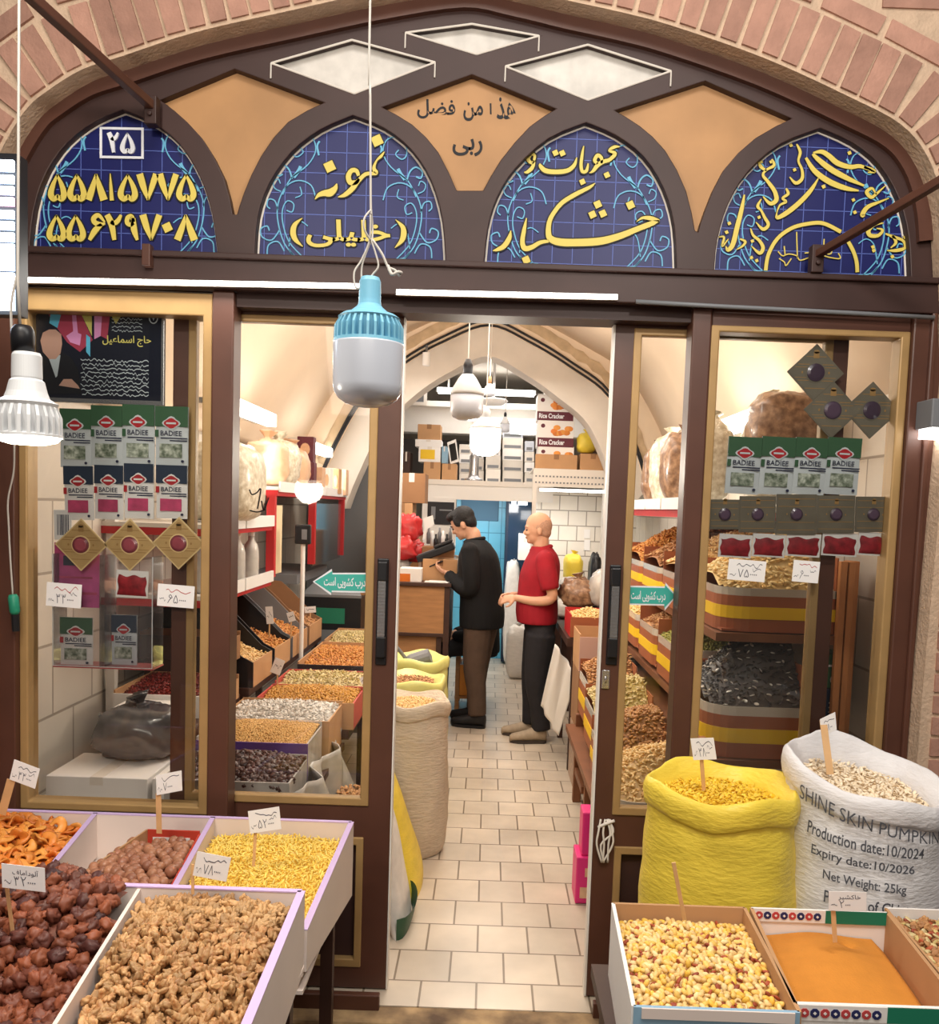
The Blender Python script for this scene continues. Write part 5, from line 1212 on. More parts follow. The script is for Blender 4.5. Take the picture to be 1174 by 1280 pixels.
struct(m.build('ceiling', 'plaster', smooth=True, solid=.03))
m = MB()      # closes the shop above the facade, behind the tympanum
m.plate([(vault[0][0]-.1, 2.5)]+[(x*1.02, max(2.5, z)) for x, z in vault]+[(vault[-1][0]+.1, 2.5)], [], 3.075, 3.085); struct(m.build('trim_14', 'plaster'))
inner = [(-.06+(x+.06)*.86, z-.26) for x, z in rib]; inner2 = [(-.06+(x+.06)*.80, z-.40) for x, z in rib]
outerb = [(-.06+(x+.06)*1.35, z+.45) for x, z in rib]
m = MB(); m.plate([(outerb[0][0], 1.9)]+outerb+[(outerb[-1][0], 1.9)]+list(reversed(rib)), [], 8.0, 8.30); struct(m.build('trim_15', 'plaster', smooth=False))
m = MB(); m.plate(rib+list(reversed(inner)), [], 8.12, 8.46); struct(m.build('trim_16', 'plaster_grey'))
m = MB(); sp = [(x*1.0, z+.14) for x, z in rib]; ribbon(m, sp, [.05+.05*abs(math.sin(i*1.7)) for i in range(len(sp))], 7.994, 8.002); struct(m.build('trim_17', 'plaster_stain'))
m = MB(); m.box(XL, XRW, 8.30, YBK2, 3.30, 3.36); struct(m.build('ceiling_back', 'plaster_grey'))
m = MB(); m.box(XL, XRW, 9.9, 10.2, 2.62, 2.90); m.box(XL, XRW, 9.8, 10.3, 2.90, 2.96); struct(m.build('trim_18', 'white_paint'))
m = MB(); m.box(-1.8, -.02, 11.0, 11.39, 2.02, 2.62); struct(m.build('trim_19', mat('alcove_grey', (132, 130, 130), .8)))
m = MB(); m.box(.52, XRW, 9.6, 9.75, 0, 2.0); struct(m.build('wall_partition', 'wall_block'))
m = MB(); m.box(.98, XRW, 9.0, 9.1, 2.05, 3.0); struct(m.build('wall_niche', 'wall_brown'))
m = MB(); m.box(1.12, 1.2, 8.6, 8.75, 0, 2.04); struct(m.build('trim_20', 'white_paint'))
m = MB(); m.box(-.72, .52, 10.35, 10.4, 0, 2.0); struct(m.build('wall_tiled', 'tile_cyan'))
# ------------------------------------------------------------------ helpers for boxes and bags placed by what the photograph shows
def rbox(x0, x1, y0, y1, Y, dep):
    A, B = W(x0, y1, Y), W(x1, y0, Y); return A.x, B.x, Y, Y+dep, A.z, B.z
def carton_box(x0, x1, y0, y1, Y, dep, label, mm='cardboard', cat='box', group=None, fn=None, name='cardboard_box', tape=True, open_=False, rz=0):
    X0, X1, Y0, Y1, Z0, Z1 = rbox(x0, x1, y0, y1, Y, dep); r = thing(name, label, cat, ((X0+X1)/2, (Y0+Y1)/2, Z0), group)
    m = MB()
    if open_:
        t = .006; m.box(X0, X1, Y0, Y1, Z0, Z0+t); m.box(X0, X0+t, Y0, Y1, Z0+t, Z1); m.box(X1-t, X1, Y0, Y1, Z0+t, Z1); m.box(X0+t, X1-t, Y0, Y0+t, Z0+t, Z1); m.box(X0+t, X1-t, Y1-t, Y1, Z0+t, Z1)
    else: m.box(X0, X1, Y0, Y1, Z0, Z1)
    m.build('box_body', mm, r, bevel=.003)
    if tape and not open_:
        m = MB(); xm = (X0+X1)/2; w_ = min(.025, (X1-X0)*.1); m.box(xm-w_, xm+w_, Y0-.0012, Y0+.002, Z1-(Z1-Z0)*.3, Z1+.001); m.box(xm-w_, xm+w_, Y0, Y1, Z1-.001, Z1+.0012); m.build('tape', 'cardboard_dark' if mm in ('cardboard',) else 'putty_white', r)
    if fn: fn(r, X0, X1, Y0, Y1, Z0, Z1)
    return r
def bag(name, label, c, rad, mm, seed=0, cat='bag', group=None, knot=True, rough=.10, sq=.7, M=None, lump=3):
    rr = random.Random(seed); m = MB(); c = Vector(c)
    def sgn(v): return math.copysign(abs(v)**sq, v)
    vs = []; nu, nv = 22, 16
    for i in range(nv+1):
        t = PI*i/nv
        for j in range(nu):
            a = 2*PI*j/nu; v = Vector((sgn(math.sin(t)*math.cos(a)), sgn(math.sin(t)*math.sin(a)), sgn(math.cos(t))))
            k = 1+rough*nz(v, lump, seed)*1.4+rough*.6*nz(v, lump*3, seed+4)
            p = Vector((v.x*rad[0]*k, v.y*rad[1]*k, max(-.96, v.z)*rad[2]*(k if v.z > -.5 else 1)))
            vs.append(c+(M @ p if M else p))
    m.add(vs, [(i*nu+j, (i+1)*nu+j, (i+1)*nu+(j+1) % nu, i*nu+(j+1) % nu) for i in range(nv) for j in range(nu)])
    if not knot: return tag(m.build(name, mm, smooth=True), label, cat, group)
    r = thing(name, label, cat, c-Vector((0, 0, rad[2])), group); m.build('bag_body', mm, r, smooth=True)
    k = MB(); up = Vector((rr.uniform(-.3, .3), rr.uniform(-.2, .2), 1)); tp = c+(M @ Vector((0, 0, rad[2]*.9)) if M else Vector((0, 0, rad[2]*.9)))
    q = min(rad)*.9
    k.lathe([(q*.5, -q*.06), (q*.26, q*.14), (q*.14, q*.22), (q*.2, q*.3), (q*.38, q*.5), (q*.44, q*.56)], tp, 14, 0, up.to_track_quat('Z', 'X').to_matrix(), wob=lambda a, z: .25*math.sin(5*a+seed))
    k.build('knot', mm, r, smooth=True); return r
mat('bag_seed', (206, 190, 160), .35, hue=(236, 230, 214), vary=(34, .2), coat=.3)
mat('bag_brown', (128, 92, 70), .35, hue=(176, 140, 110), vary=(30, .3), coat=.3)
mat('bag_white', (232, 228, 222), .4, vary=(20, .1), coat=.2)
mat('bag_peach', (230, 186, 150), .4, vary=(26, .15), coat=.3)
mat('bag_grey', (128, 126, 126), .25, hue=(62, 60, 64), vary=(8, .25), coat=.4)
mat('bag_red', (204, 52, 54), .4, vary=(12, .2), coat=.3)
mat('bag_yellow', (226, 200, 70), .45, vary=(12, .12))
mat('burlap', (206, 190, 168), .75, vary=(30, .10), bump=(26, .6), stretch=(1, 1, 4))
mat('sack_plain', (220, 214, 206), .6, vary=(14, .08), bump=(26, .5), stretch=(1, 1, 3))
mat('lime_film', (224, 222, 136), .35, vary=(8, .12), coat=.2)
mat('clear_plastic', (196, 192, 186), .25, vary=(14, .2), coat=.4)
# ------------------------------------------------------------------ left: counter of open bins
def open_crate(name, label, x0, x1, y0, y1, z0, z1, side='cardboard', front='paper_white', inside=None, group=None, t=.008, fn=None):
    r = thing(name, label, 'crate', ((x0+x1)/2, (y0+y1)/2, z0), group)
    for nm, b, mm in (('front_panel', (x0, x1, y0, y0+t, z0, z1), front), ('back_panel', (x0, x1, y1-t, y1, z0, z1+.02), side), ('side_panel', (x0, x0+t, y0+t, y1-t, z0, z1+.015), side), ('side_panel', (x1-t, x1, y0+t, y1-t, z0, z1), side), ('bottom_panel', (x0+t, x1-t, y0+t, y1-t, z0, z0+t), side)):
        m = MB(); m.box(*b); m.build(nm, mm, r)
    if fn: fn(r)
    return r
mat('purple_card', (96, 62, 140), .5); mat('red_card', (196, 84, 76), .55); mat('black_card', (40, 42, 48), .45)
LB = [ # y0, y1, x0, x1, ztop, nut form, material, size, sides, front, words
 (3.30, 3.63, -1.22, -.735, .70, 'date', 'n_darkdate', .036, 'clear_plastic', 'clear_plastic', 'clear plastic crate of dark dates closest to the glass', 'dark dates in the clear crate closest to the glass'),
 (3.66, 3.98, -1.22, -.74, .755, 'grain', 'n_grain', .014, 'clear_plastic', 'purple_card', 'crate of golden grain with purple band behind the dates', 'golden grain heaped behind the dates'),
 (4.02, 4.38, -1.22, -.715, .765, 'seed', 'n_white', .026, 'cardboard', 'cardboard', 'cardboard crate of white flakes on the left counter', 'white flakes heaped in the cardboard crate'),
 (4.41, 4.74, -1.16, -.66, .765, 'grain', 'n_raisin', .022, 'red_card', 'cardboard', 'red sided crate of golden raisins on the left counter', 'golden raisins heaped in the red sided crate'),
 (4.78, 5.13, -1.16, -.66, .775, 'seed', 'n_pista', .026, 'red_card', 'cardboard', 'red sided crate of pale pistachios on the left counter', 'pale pistachios heaped behind the raisins'),
 (5.18, 5.95, -1.12, -.66, .815, 'almond', 'n_orange', .027, 'cardboard', 'black_card', 'dark fronted crate of orange brown nuts on the left counter', 'orange brown nuts in the dark fronted crate'),
 (6.02, 6.60, -1.12, -.72, .82, 'almond', 'n_pista', .026, 'cardboard', 'purple_card', 'crate of pale nuts farthest along the left counter', 'pale nuts in the farthest crate on the left counter')]
for k, (y0, y1, x0, x1, zt, f, mm, sz, sd, fr, lb, lh) in enumerate(LB):
    open_crate('nut_crate', lb, x0, x1, y0, y1, .567 if k < 3 else .627, zt, sd, fr)
    cx_, cy_ = (x0+x1)/2, (y0+y1)/2
    heap([(x0+.012, y1-.012), (x1-.012, y1-.012), (x1-.012, y0+.012), (x0+.012, y0+.012)], (lambda cx_, cy_, zt, y0, y1: lambda x, y: zt-.035+bump(cx_, cy_+.03, .3, .2, .04)(x, y)+.03*(y-y0)/(y1-y0))(cx_, cy_, zt, y0, y1), sz, [(f, mm, 1)], None, (f+'_heap', lh, 'nuts'), gap=.62, flat_=.6, seed=30+k)
r = thing('counter_table', 'dark wooden table carrying the open crates on the left', 'table', (-1.1, 5, 0))
m = MB(); m.box(-1.24, -.70, 3.28, 4.39, .53, .565); m.box(-1.2, -.68, 4.39, 6.65, .58, .625); m.build('table_top', 'wood_dark', r)
for x, y, zt in ((-1.2, 3.34, .53), (-.76, 3.34, .53), (-.74, 5.3, .58), (-1.14, 5.3, .58), (-.74, 6.55, .58), (-1.14, 6.55, .58)):
    m = MB(); m.box(x-.025, x+.025, y-.025, y+.025, 0, zt); m.build('leg', 'wood_dark', r)
# printed face of the second crate and drape of clear film over the counter's side
def rag(name, label, cat, fn, mm, nu=20, nv=20, solid=.004):
    m = MB(); m.sheet(fn, nu, nv); return tag(m.build(name, mm, smooth=True, solid=solid), label, cat)
rag('plastic_sheet', 'crumpled clear plastic sheet hanging from the side of the left counter', 'plastic sheet', lambda u, v: (-.728+.12*(1-v)+.03*math.sin(14*u+5*v)+.02*math.sin(31*u)+.02*v, 3.36+1.0*u, .12+.52*v+.01*math.sin(20*u)), 'clear_plastic')
bag('open_bag', 'green bag of brown sticks standing under the left counter edge', (-.58, 4.0, .22), (.10, .10, .22), 'print_green', 71, 'bag', knot=False, rough=.08)
heap(circ(-.58, 4.0, .085, 14), lambda x, y: .445, .03, [('almond', 'n_brown', 1)], None, ('dried_stick_heap', 'brown dried sticks in the green bag under the counter', 'dried sticks'), seed=72)
# row of scoop bins behind the flat crates, higher and tilted towards the aisle
def scoop_bin(y0, y1, x0, x1, z, label, heap_label, f, mm, sz, wall, seed):
    r = thing('scoop_bin', label, 'bin', ((x0+x1)/2, (y0+y1)/2, z-.1))
    m = MB()
    for y in (y0, y1-.008):
        poly = [(x0, z+.30), (x0, z-.10), (x1, z-.10), (x1, z+.03), (x1-.06, z+.06), (x1-.22, z+.22), (x1-.30, z+.29)]
        k = MB(); k.add([(a, y, b) for a, b in poly]+[(a, y+.008, b) for a, b in poly], [tuple(range(7)), tuple(reversed(range(7, 14)))]+[(i, (i+1) % 7, (i+1) % 7+7, i+7) for i in range(7)]); k.build('side_panel', wall, r)
    m = MB(); m.box(x0, x0+.008, y0+.008, y1-.008, z-.1, z+.3); m.build('back_panel', wall, r)
    m = MB(); m.box(x1-.008, x1, y0+.008, y1-.008, z-.1, z+.03); m.build('front_panel', 'cardboard', r)
    m = MB(); m.box(x0+.008, x1-.008, y0+.008, y1-.008, z-.1, z-.09); m.build('bottom_panel', wall, r)
    heap([(x0+.02, y1-.012), (x1-.012, y1-.012), (x1-.012, y0+.012), (x0+.02, y0+.012)], lambda x, y: z+.005+.16*(x1-x)/(x1-x0), sz, [(f, mm, 1)], None, (f+'_heap', heap_label, 'nuts'), gap=.64, seed=seed)
    return r
SB = [(4.45, 4.85, 'black_plastic', 'cashew', 'n_cashew', 'black sided scoop bin of cashews on the left', 'cashews in the black sided scoop bin'),
      (4.90, 5.30, 'black_plastic', 'cashew', 'n_orange', 'second black sided scoop bin holding browner nuts', 'browner nuts in the second scoop bin'),
      (5.36, 5.80, 'grey_plastic', 'almond', 'n_orange', 'grey sided scoop bin of almonds on the left', 'almonds in the grey sided scoop bin'),
      (5.86, 6.30, 'cardboard_dark', 'almond', 'n_brown', 'brown sided scoop bin of almonds beyond the grey one', 'almonds in the brown sided scoop bin')]
for k, (y0, y1, wl, f, mm, lb, hl) in enumerate(SB): scoop_bin(y0, y1, -1.66, -1.19, .92, lb, hl, f, mm, .034, wl, 50+k)
r = thing('bin_stand', 'wooden stand under the scoop bins on the left', 'stand', (-1.4, 5.3, 0)); m = MB(); m.box(-1.68, -1.20, 4.42, 6.35, .78, .82); m.build('stand_top', 'wood_dark', r)
for x in (-1.64, -1.24):
    for y in (4.46, 6.3):
        m = MB(); m.box(x-.02, x+.02, y-.02, y+.02, 0, .78); m.build('leg', 'wood_dark', r)
# crates at the left wall seen through the left window
open_crate('nut_crate', 'crate of dark red barberries against the left stone wall', -1.66, -1.22, 3.86, 4.30, .80, .90, 'cardboard', 'paper_white')
heap([(-1.65, 4.29), (-1.23, 4.29), (-1.23, 3.87), (-1.65, 3.87)], lambda x, y: .87+.10*(y-3.86)+bump(-1.4, 4.05, .2, .2, .03)(x, y), .022, [('seed', 'n_barberry', 1)], None, ('barberry_heap', 'dark red dried barberries heaped in the wall side crate', 'dried fruit'), seed=61)
open_crate('nut_crate', 'brown crate of yellow slices above the barberries', -1.72, -1.25, 4.30, 4.42, .98, 1.10, 'cardboard_dark', 'wood_dark')
def print_box(r, X0, X1, Y0, Y1, Z0, Z1):
    m = MB(); w_, h = X1-X0, Z1-Z0
    m.box(X0, X0+w_*.45, Y0-.0015, Y0, Z0, Z1-.004, 0)
    text(m, 'RAHSOL', tbox(X0+w_*.52, X1-.01, Z0+h*.58, Z0+h*.85, Y0-.002), .03, 1); text(m, 'PISTACHIO', tbox(X0+w_*.52, X1-.01, Z0+h*.22, Z0+h*.46, Y0-.002), .02, 0)
    m.plate(oval(X0+w_*.22, Z0+h*.5, w_*.1, h*.22, 12), [], Y0-.0025, Y0-.001, 2); m.build('print', ['ink', 'gold_trim', 'cardboard'], r)
carton_box(142, 214, 886, 912, 3.70, .22, 'white printed carton with black corner under the barberry crate', 'paper_white', fn=print_box, tape=False)
carton_box(57, 184, 974, 1002, 3.30, .32, 'flat white carton lying behind the bottom of the left window', 'paper_white')
carton_box(190, 214, 974, 1002, 3.32, .25, 'small white carton behind the stile at the bottom of the left window', 'paper_white')
a = W(178, 938, 3.62); bag('plastic_bag', 'crumpled grey plastic bag on the flat white carton', (a.x, a.y, .80), (.17, .15, .115), 'bag_grey', 31, rough=.2, knot=True, lump=2.4)
m = MB(); m.box(-1.80, -1.25, 3.12, 3.98, .0, .545); tag(m.build('low_cabinet', 'white_paint', bevel=.01), 'plain white cabinet carrying the cartons behind the left window', 'cabinet')
m = MB(); m.box(-1.70, -1.27, 4.31, 4.41, .80, .978); tag(m.build('riser_block', 'wood_dark', bevel=.004), 'narrow dark riser block under the crate of yellow slices', 'riser')
m = MB(); m.box(-1.62, -1.24, 3.64, 4.40, .547, .80); tag(m.build('riser_block', 'wood_dark', bevel=.006), 'dark riser block under the barberry crate', 'riser')
# ------------------------------------------------------------------ left: shelf unit with goods
r = thing('shelf_unit', 'white and red wall shelf unit along the left wall', 'shelf', (-1.55, 6, 0))
def shelf_board(z, y0, y1, x1=-1.31):
    m = MB(); m.box(XL, x1, y0, y1, z-.02, z); b = m.build('shelf_board', 'white_paint', r)
    e = MB(); n = int((y1-y0)/.45)
    for k in range(n):
        ya = y0+(y1-y0)*k/n; e.box(x1, x1+.012, ya+.01, ya+(y1-y0)/n-.01, z-.03, z+.035)
    e.build('label_strip', 'white_plastic', b)
    q = MB(); q.box(XL, x1-.004, y0, y1, z-.055, z-.021); q.build('red_rail', 'red_paint', b)
shelf_board(1.665, 4.05, 5.3); shelf_board(1.33, 4.05, 5.3); shelf_board(1.875, 5.42, 8.0)
for y in (5.36, 6.6, 7.9):
    m = MB(); m.box(-1.36, -1.31, y-.025, y+.025, 1.32, 1.82); m.build('post', 'red_paint', r)
m = MB(); m.box(-1.34, -1.33, 5.39, 5.62, 1.33, 1.76); m.build('panel', mat('cream_panel', (226, 208, 172), .6), r)
m = MB(); m.box(-1.345, -1.335, 6.64, 7.86, 1.30, 1.78); m.build('mirror_panel', mat('mirror', (150, 150, 152), .12, .8), r)
m = MB(); m.box(XL+.0, -1.4, 6.4, 7.6, 1.18, 1.25); m.build('lower_board', 'grey_plastic', r)
for y in (4.08, 5.28):
    m = MB(); m.box(-1.78, -1.74, y-.02, y+.02, 0, 2.0); m.build('post', 'white_paint', r)
b_ = bag('clear_bag', 'large clear sack of white flakes with black writing on the left shelf', (-1.42, 4.64, 1.875), (.20, .24, .21), 'bag_seed', 33, 'bag', rough=.06, sq=.55)
m = MB()
for pts in ([(312, 612), (315, 618), (321, 616), (326, 611), (324, 626), (322, 636)], [(327, 626), (330, 637), (336, 622)], [(312, 638), (322, 640), (332, 637)]): stroke(m, pts, [1.6]*len(pts), 4.385, 0)
m.build('writing', 'sign_black', b_)
for k, (y, rr_, mm, lb) in enumerate(((5.72, .15, 'bag_peach', 'peach coloured clear bag on the top left shelf'), (6.05, .16, 'bag_seed', 'clear bag of pale snacks on the top left shelf'), (6.38, .15, 'bag_peach', 'knotted bag of orange snacks beside the maroon boxes'))):
    bag('clear_bag', lb, (-1.46, y, 1.875+rr_*1.05), (.14, .15, rr_), mm, 35+k)
m = MB(); c_ = mat('maroon_card', (96, 34, 50), .45)
def maroon(r, X0, X1, Y0, Y1, Z0, Z1):
    m = MB(); m.plate(oval((X0+X1)/2, (Z0+Z1)/2, (X1-X0)*.3, (Z1-Z0)*.25, 12), [], Y0-.002, Y0, 0); m.build('print', 'bag_peach', r)
carton_box(374, 393, 578, 607, 6.62, .10, 'maroon box of sweets standing on the top left shelf', 'maroon_card', fn=maroon, tape=False, name='snack_box')
carton_box(371, 392, 546, 577, 6.66, .10, 'second maroon box stacked above the first on the shelf', 'maroon_card', fn=maroon, tape=False, name='snack_box')
for k, x in enumerate((394, 404, 415, 424)):
    carton_box(x, x+9, 584+k, 613+k*2, 6.9+.28*k, .14, ('orange printed snack box beside the maroon boxes', 'white printed snack box, second from the maroon boxes', 'pale orange snack box, third from the maroon boxes', 'orange snack box at the far end of the shelf')[k], ('bag_peach', 'paper_white', 'cardboard', 'bag_peach')[k], tape=False, name='snack_box', fn=maroon)
m0 = None
for k in range(5):      # glass bottles on the lower shelf
    y = 4.2+.21*k
    loc = (-1.37-.02*(k % 2), y, 1.332)
    if m0 is None:
        m0 = thing('glass_bottle', 'tall clear glass bottle on the lower left shelf', 'bottle', loc, 'clear bottles on the lower shelf')
        b_ = MB(); b_.lathe([(.001, 0), (.042, .002), (.045, .02), (.045, .16), (.036, .2), (.018, .225), (.017, .25)], loc, 18); b_.build('bottle_body', 'clear_plastic', m0, smooth=True)
        b_ = MB(); b_.lathe([(.02, .25), (.021, .275), (.001, .278)], loc, 14); b_.build('cap', 'white_plastic', m0)
    else: copy_tree(m0, loc)
for (ya, yb, lb, za) in ((4.9, 5.9, 'glowing tube light above the near left shelf', 2.30), (6.9, 8.0, 'glowing tube light above the far left shelf', 2.22)):
    r = thing('tube_light', lb, 'light fixture', (-1.5, ya, za)); m = MB(); m.box(-1.60, -1.50, ya, yb, za, za+.07); m.build('housing', 'white_paint', r)
    m = MB(); m.box(-1.49, -1.44, ya+.03, yb-.03, za-.02, za+.06); m.box(-1.5, -1.49, ya+.02, yb-.02, za-.02, za+.07); m.build('tube', 'tube_glow', r)
    m = MB(); m.box(-1.62, -1.58, ya+.1, ya+.14, za+.02, za+.05); m.box(-1.80, -1.6, ya+.1, ya+.14, za+.03, za+.06); m.build('bracket', 'grey_plastic', r)
    lamp('tube_light_glow', 'AREA', (-1.38, (ya+yb)/2, za+.02), 10, (1, .96, .9), .9, (0, math.radians(-70), 0), .08)
r = thing('scale_display', 'black display head on a thin white post by the left shelf', 'scale', (-1.0, 5.4, .8))
X0, X1, Y0, Y1, Z0, Z1 = rbox(368, 388, 656, 680, 5.46, .05); m = MB(); m.box(X0, X1, Y0, Y1, Z0, Z1); m.build('display_head', 'black_plastic', r, bevel=.008)
m = MB(); m.box(X0+.045, X1-.02, Y0-.002, Y0, Z0+.03, Z1-.03); m.build('screen', 'grey_plastic', r)
m = MB(); xm = (X0+X1)/2; m.tube([(xm, Y0+.03, Z0), (xm, Y0+.03, 0)], .014, 10); m.build('post', 'white_plastic', r)
r = thing('chest_cooler', 'grey box with black and green trays beyond the left crates', 'container', (-1.0, 6.9, 0))
X0, X1, Y0, Y1, Z0, Z1 = rbox(376, 452, 732, 778, 6.72, .24); m = MB(); m.box(X0, X1, Y0, Y1, Z0-.05, Z1-.10); m.build('tray_body', 'black_plastic', r)
m = MB(); m.add([(X0, Y0, Z1-.1), (X1, Y0, Z1-.1), (X1-.1, Y1, Z1+.02), (X0+.1, Y1, Z1+.02), (X0, Y0, Z1-.08), (X1, Y0, Z1-.08), (X1-.1, Y1, Z1+.04), (X0+.1, Y1, Z1+.04)], [(0, 3, 2, 1), (4, 5, 6, 7), (0, 1, 5, 4), (1, 2, 6, 5), (2, 3, 7, 6), (3, 0, 4, 7)]); m.build('lid', 'grey_plastic', r)
m = MB(); m.box(X0+.12, X0+.34, Y0-.006, Y0, Z0, Z0+.12); m.build('green_tray', 'print_green', r); m = MB(); m.box(X0, X1, Y0, Y1, 0, Z0-.05); m.build('base', 'grey_plastic', r)
r = thing('lit_sign', 'small blue white lit sign far along the left wall', 'lit sign', W(453, 613, 9.0)); X0, X1, Y0, Y1, Z0, Z1 = rbox(441, 466, 607, 619, 9.0, .06); m = MB(); m.box(X0-.02, X1+.02, Y0+.005, Y1, Z0-.02, Z1+.02); m.build('housing', 'black_plastic', r); m = MB(); m.box(X0, X1, Y0, Y0+.01, Z0, Z1); m.build('lit_face', mat('glow_blue', (190, 230, 255), emit=4), r)
m = MB(); m.box(-1.79, -1.05, 8.6, 8.7, 0, 2.3); tag(m.build('wall_cupboard', 'grey_plastic', bevel=.01), 'tall grey cupboard at the far end of the left wall', 'cupboard')
# ------------------------------------------------------------------ price cards standing in the left crates
for k, (x, y, w_, h, Y) in enumerate(((364, 771, 9, 12, 5.2), (347, 833, 13, 20, 4.72), (388, 762, 14, 8, 6.2), (455, 850, 9, 9, 4.7), (337, 769, 9, 22, 4.9))):
    c = W(x, y, Y); L = loc2(c.x, c.z, (.3, -.35, .1, .4, .1)[k], Y); q = Y/F_PX; m = MB(); flat(m, L, rect(-w_*q/2, w_*q/2, -h*q/2, h*q/2), .001, 0, .001); squig(m, L, -w_*q*.35, w_*q*.35, 0, h*q*.3, .0015, 1, k, .002)
    m.box(c.x-.004, c.x+.004, Y+.001, Y+.004, c.z-.13, c.z, 2)
    tag(m.build('price_card', ['card_white', 'ink', 'stick_wood']), ('white price card standing among the orange brown nuts', 'white price card standing at the pistachio crate corner', 'white price card in the brown sided scoop bin', 'small white price card at the right end of the pistachios', 'tall white price card in the second scoop bin')[k], 'price tag')
# ------------------------------------------------------------------ sacks beside the doorway
def plain_sack(name, label, cx, cy, zt, R, mm, seed, lip=True, ry=1.0):
    o, fn = sack(name, label, cx, cy, .0, zt, R, mm, seed=seed, bulge=.05, open_r=.72); return o
plain_sack('open_sack', 'tall pale burlap sack just inside the doorway on the left', -.37, 4.45, .80, .195, 'burlap', 21)
heap(circ(-.37, 4.45, .135), lambda x, y: .775, .022, [('cashew', 'n_cashew', 1)], None, ('cashew_heap', 'pale nuts in the tall burlap sack', 'nuts'), seed=73)
plain_sack('open_sack', 'lime lined sack of brown seeds behind the burlap sack', -.42, 5.0, .80, .195, 'lime_film', 22)
heap(circ(-.42, 5.0, .135), lambda x, y: .78, .024, [('seed', 'n_brown', 1)], None, ('seed_heap', 'brown seeds in the lime lined sack', 'seeds'), seed=74)
plain_sack('open_sack', 'pale lime sack with a dark scoop beside the wooden counter', -.44, 5.6, .82, .205, 'lime_film', 23)
m = MB(); a = W(512, 829, 5.5); m.lathe([(.05, 0), (.055, .02), (.05, .14), (.001, .15)], a, 14, 0, Matrix.Rotation(1.2, 3, 'Y')); m.tube([a, a+Vector((-.12, -.06, .16))], .012, 8); tag(m.build('scoop', 'grey_plastic'), 'dark grey scoop lying in the pale lime sack', 'scoop')
def leaning_sack(name, label, x0, y0, w_, h, th, lean, mm, seed, fn=None, taper=.65):
    """flat sack standing on its bottom edge and leaning back to the left"""
    m = MB(); rr = random.Random(seed)
    def side(sg):
        def f(u, v):
            ww = w_*(1-(1-taper)*v); d = th*math.sqrt(max(0, 1-(2*u-1)**2))*(math.sin(PI*min(1, v*.9+.12))**.6)*(1-.6*v)
            return (x0-lean*v+sg*d*.9+.006*math.sin(9*v+seed), y0+(u-.5)*ww+.01*math.sin(7*v), h*v)
        return f
    m.sheet(side(1), 16, 16, 0); m.sheet(side(-1), 16, 16, 0)
    return m
m = leaning_sack('', '', -.31, 4.02, .44, .62, .10, .16, 'sack_yellow', 1); tag(m.build('leaning_sack', 'sack_yellow', smooth=True), 'flat yellow sack leaning against the burlap sack on the floor', 'sack')
r = thing('leaning_sack', 'white and green printed sack on the floor behind the left door', 'sack', (-.32, 3.62, 0)); m = leaning_sack('', '', -.325, 3.66, .40, .66, .08, .12, 'paper_white', 2); m.build('sack_body', 'bag_white', r, smooth=True)
m = MB(); m.sheet(lambda u, v: (-.325+.084*math.sqrt(max(0, 1-(2*u-1)**2))*math.sin(PI*min(1, v*.14*.9+.12))**.6+.004, 3.66+(u-.5)*.40, .66*.14*v), 16, 4); m.build('green_base', mat('sack_green', (40, 84, 58), .5), r, smooth=True)
m = MB(); text(m, 'MSAGRO', lambda u, v: Vector((-.325+.084*math.sqrt(max(0, 1-(2*(.18+.5*u)-1)**2))*.5+.012, 3.66+(-.32+.5*u)*.40, .03+.035*v)), .02); m.build('lettering', 'sign_white', r)
# ------------------------------------------------------------------ wooden counter with its things
r = thing('shop_counter', 'light wooden cash counter with dark edges left of the men', 'counter', (-.6, 7.2, 0))
yc = 7.0; A = W(553, 792, yc); B = W(563, 730, yc); xr = B.x; zt = B.z
m = MB(); m.box(-1.25, xr-.045, yc, yc+.02, A.z, zt-.02); m.build('front_board', 'wood_light', r)
m = MB(); m.box(-1.27, xr+.01, yc-.03, yc+.75, zt-.025, zt+.005); m.box(-1.25, xr-.02, yc-.004, yc+.02, A.z-.03, A.z); m.build('counter_top', 'wood_dark', r, bevel=.004)
m = MB(); m.box(xr-.045, xr, yc-.005, yc+.06, 0, zt-.025); m.build('post', 'wood_dark', r); m = MB(); m.box(xr-.012, xr, yc+.06, yc+.72, A.z-.1, zt-.025); m.build('side_board', 'wood_dark', r)
m = MB(); m.box(-1.25, xr-.10, yc+.05, yc+.07, .02, A.z-.03); m.build('lower_board', 'wood_light', r)
m = MB(); m.box(xr-.10, xr-.06, yc+.02, yc+.08, 0, A.z-.03); m.build('post', 'wood_dark', r)
ZT = zt+.006
def on_counter(x0, x1, y0, y, Y, dep, label, mm, **k):
    return carton_box(x0, x1, y0, y, Y, dep, label, mm, **k)
on_counter(499, 527, 711, 727, 7.04, .2, 'orange and white snack box on the front of the counter', 'paper_white', tape=False, name='snack_box', fn=lambda r, X0, X1, Y0, Y1, Z0, Z1: MB().box(X0, X0+(X1-X0)*.5, Y0-.002, Y0, Z0, Z0+(Z1-Z0)*.6).build('print', 'n_apricot', r))
on_counter(528, 572, 700, 726, 7.20, .3, 'cardboard box on the counter behind the snack box', 'cardboard')
bag('plastic_bag', 'grey clear bag beside the phone on the counter', (W(572, 708, 7.3).x, 7.30, ZT+.09), (.09, .08, .09), 'clear_plastic', 81)
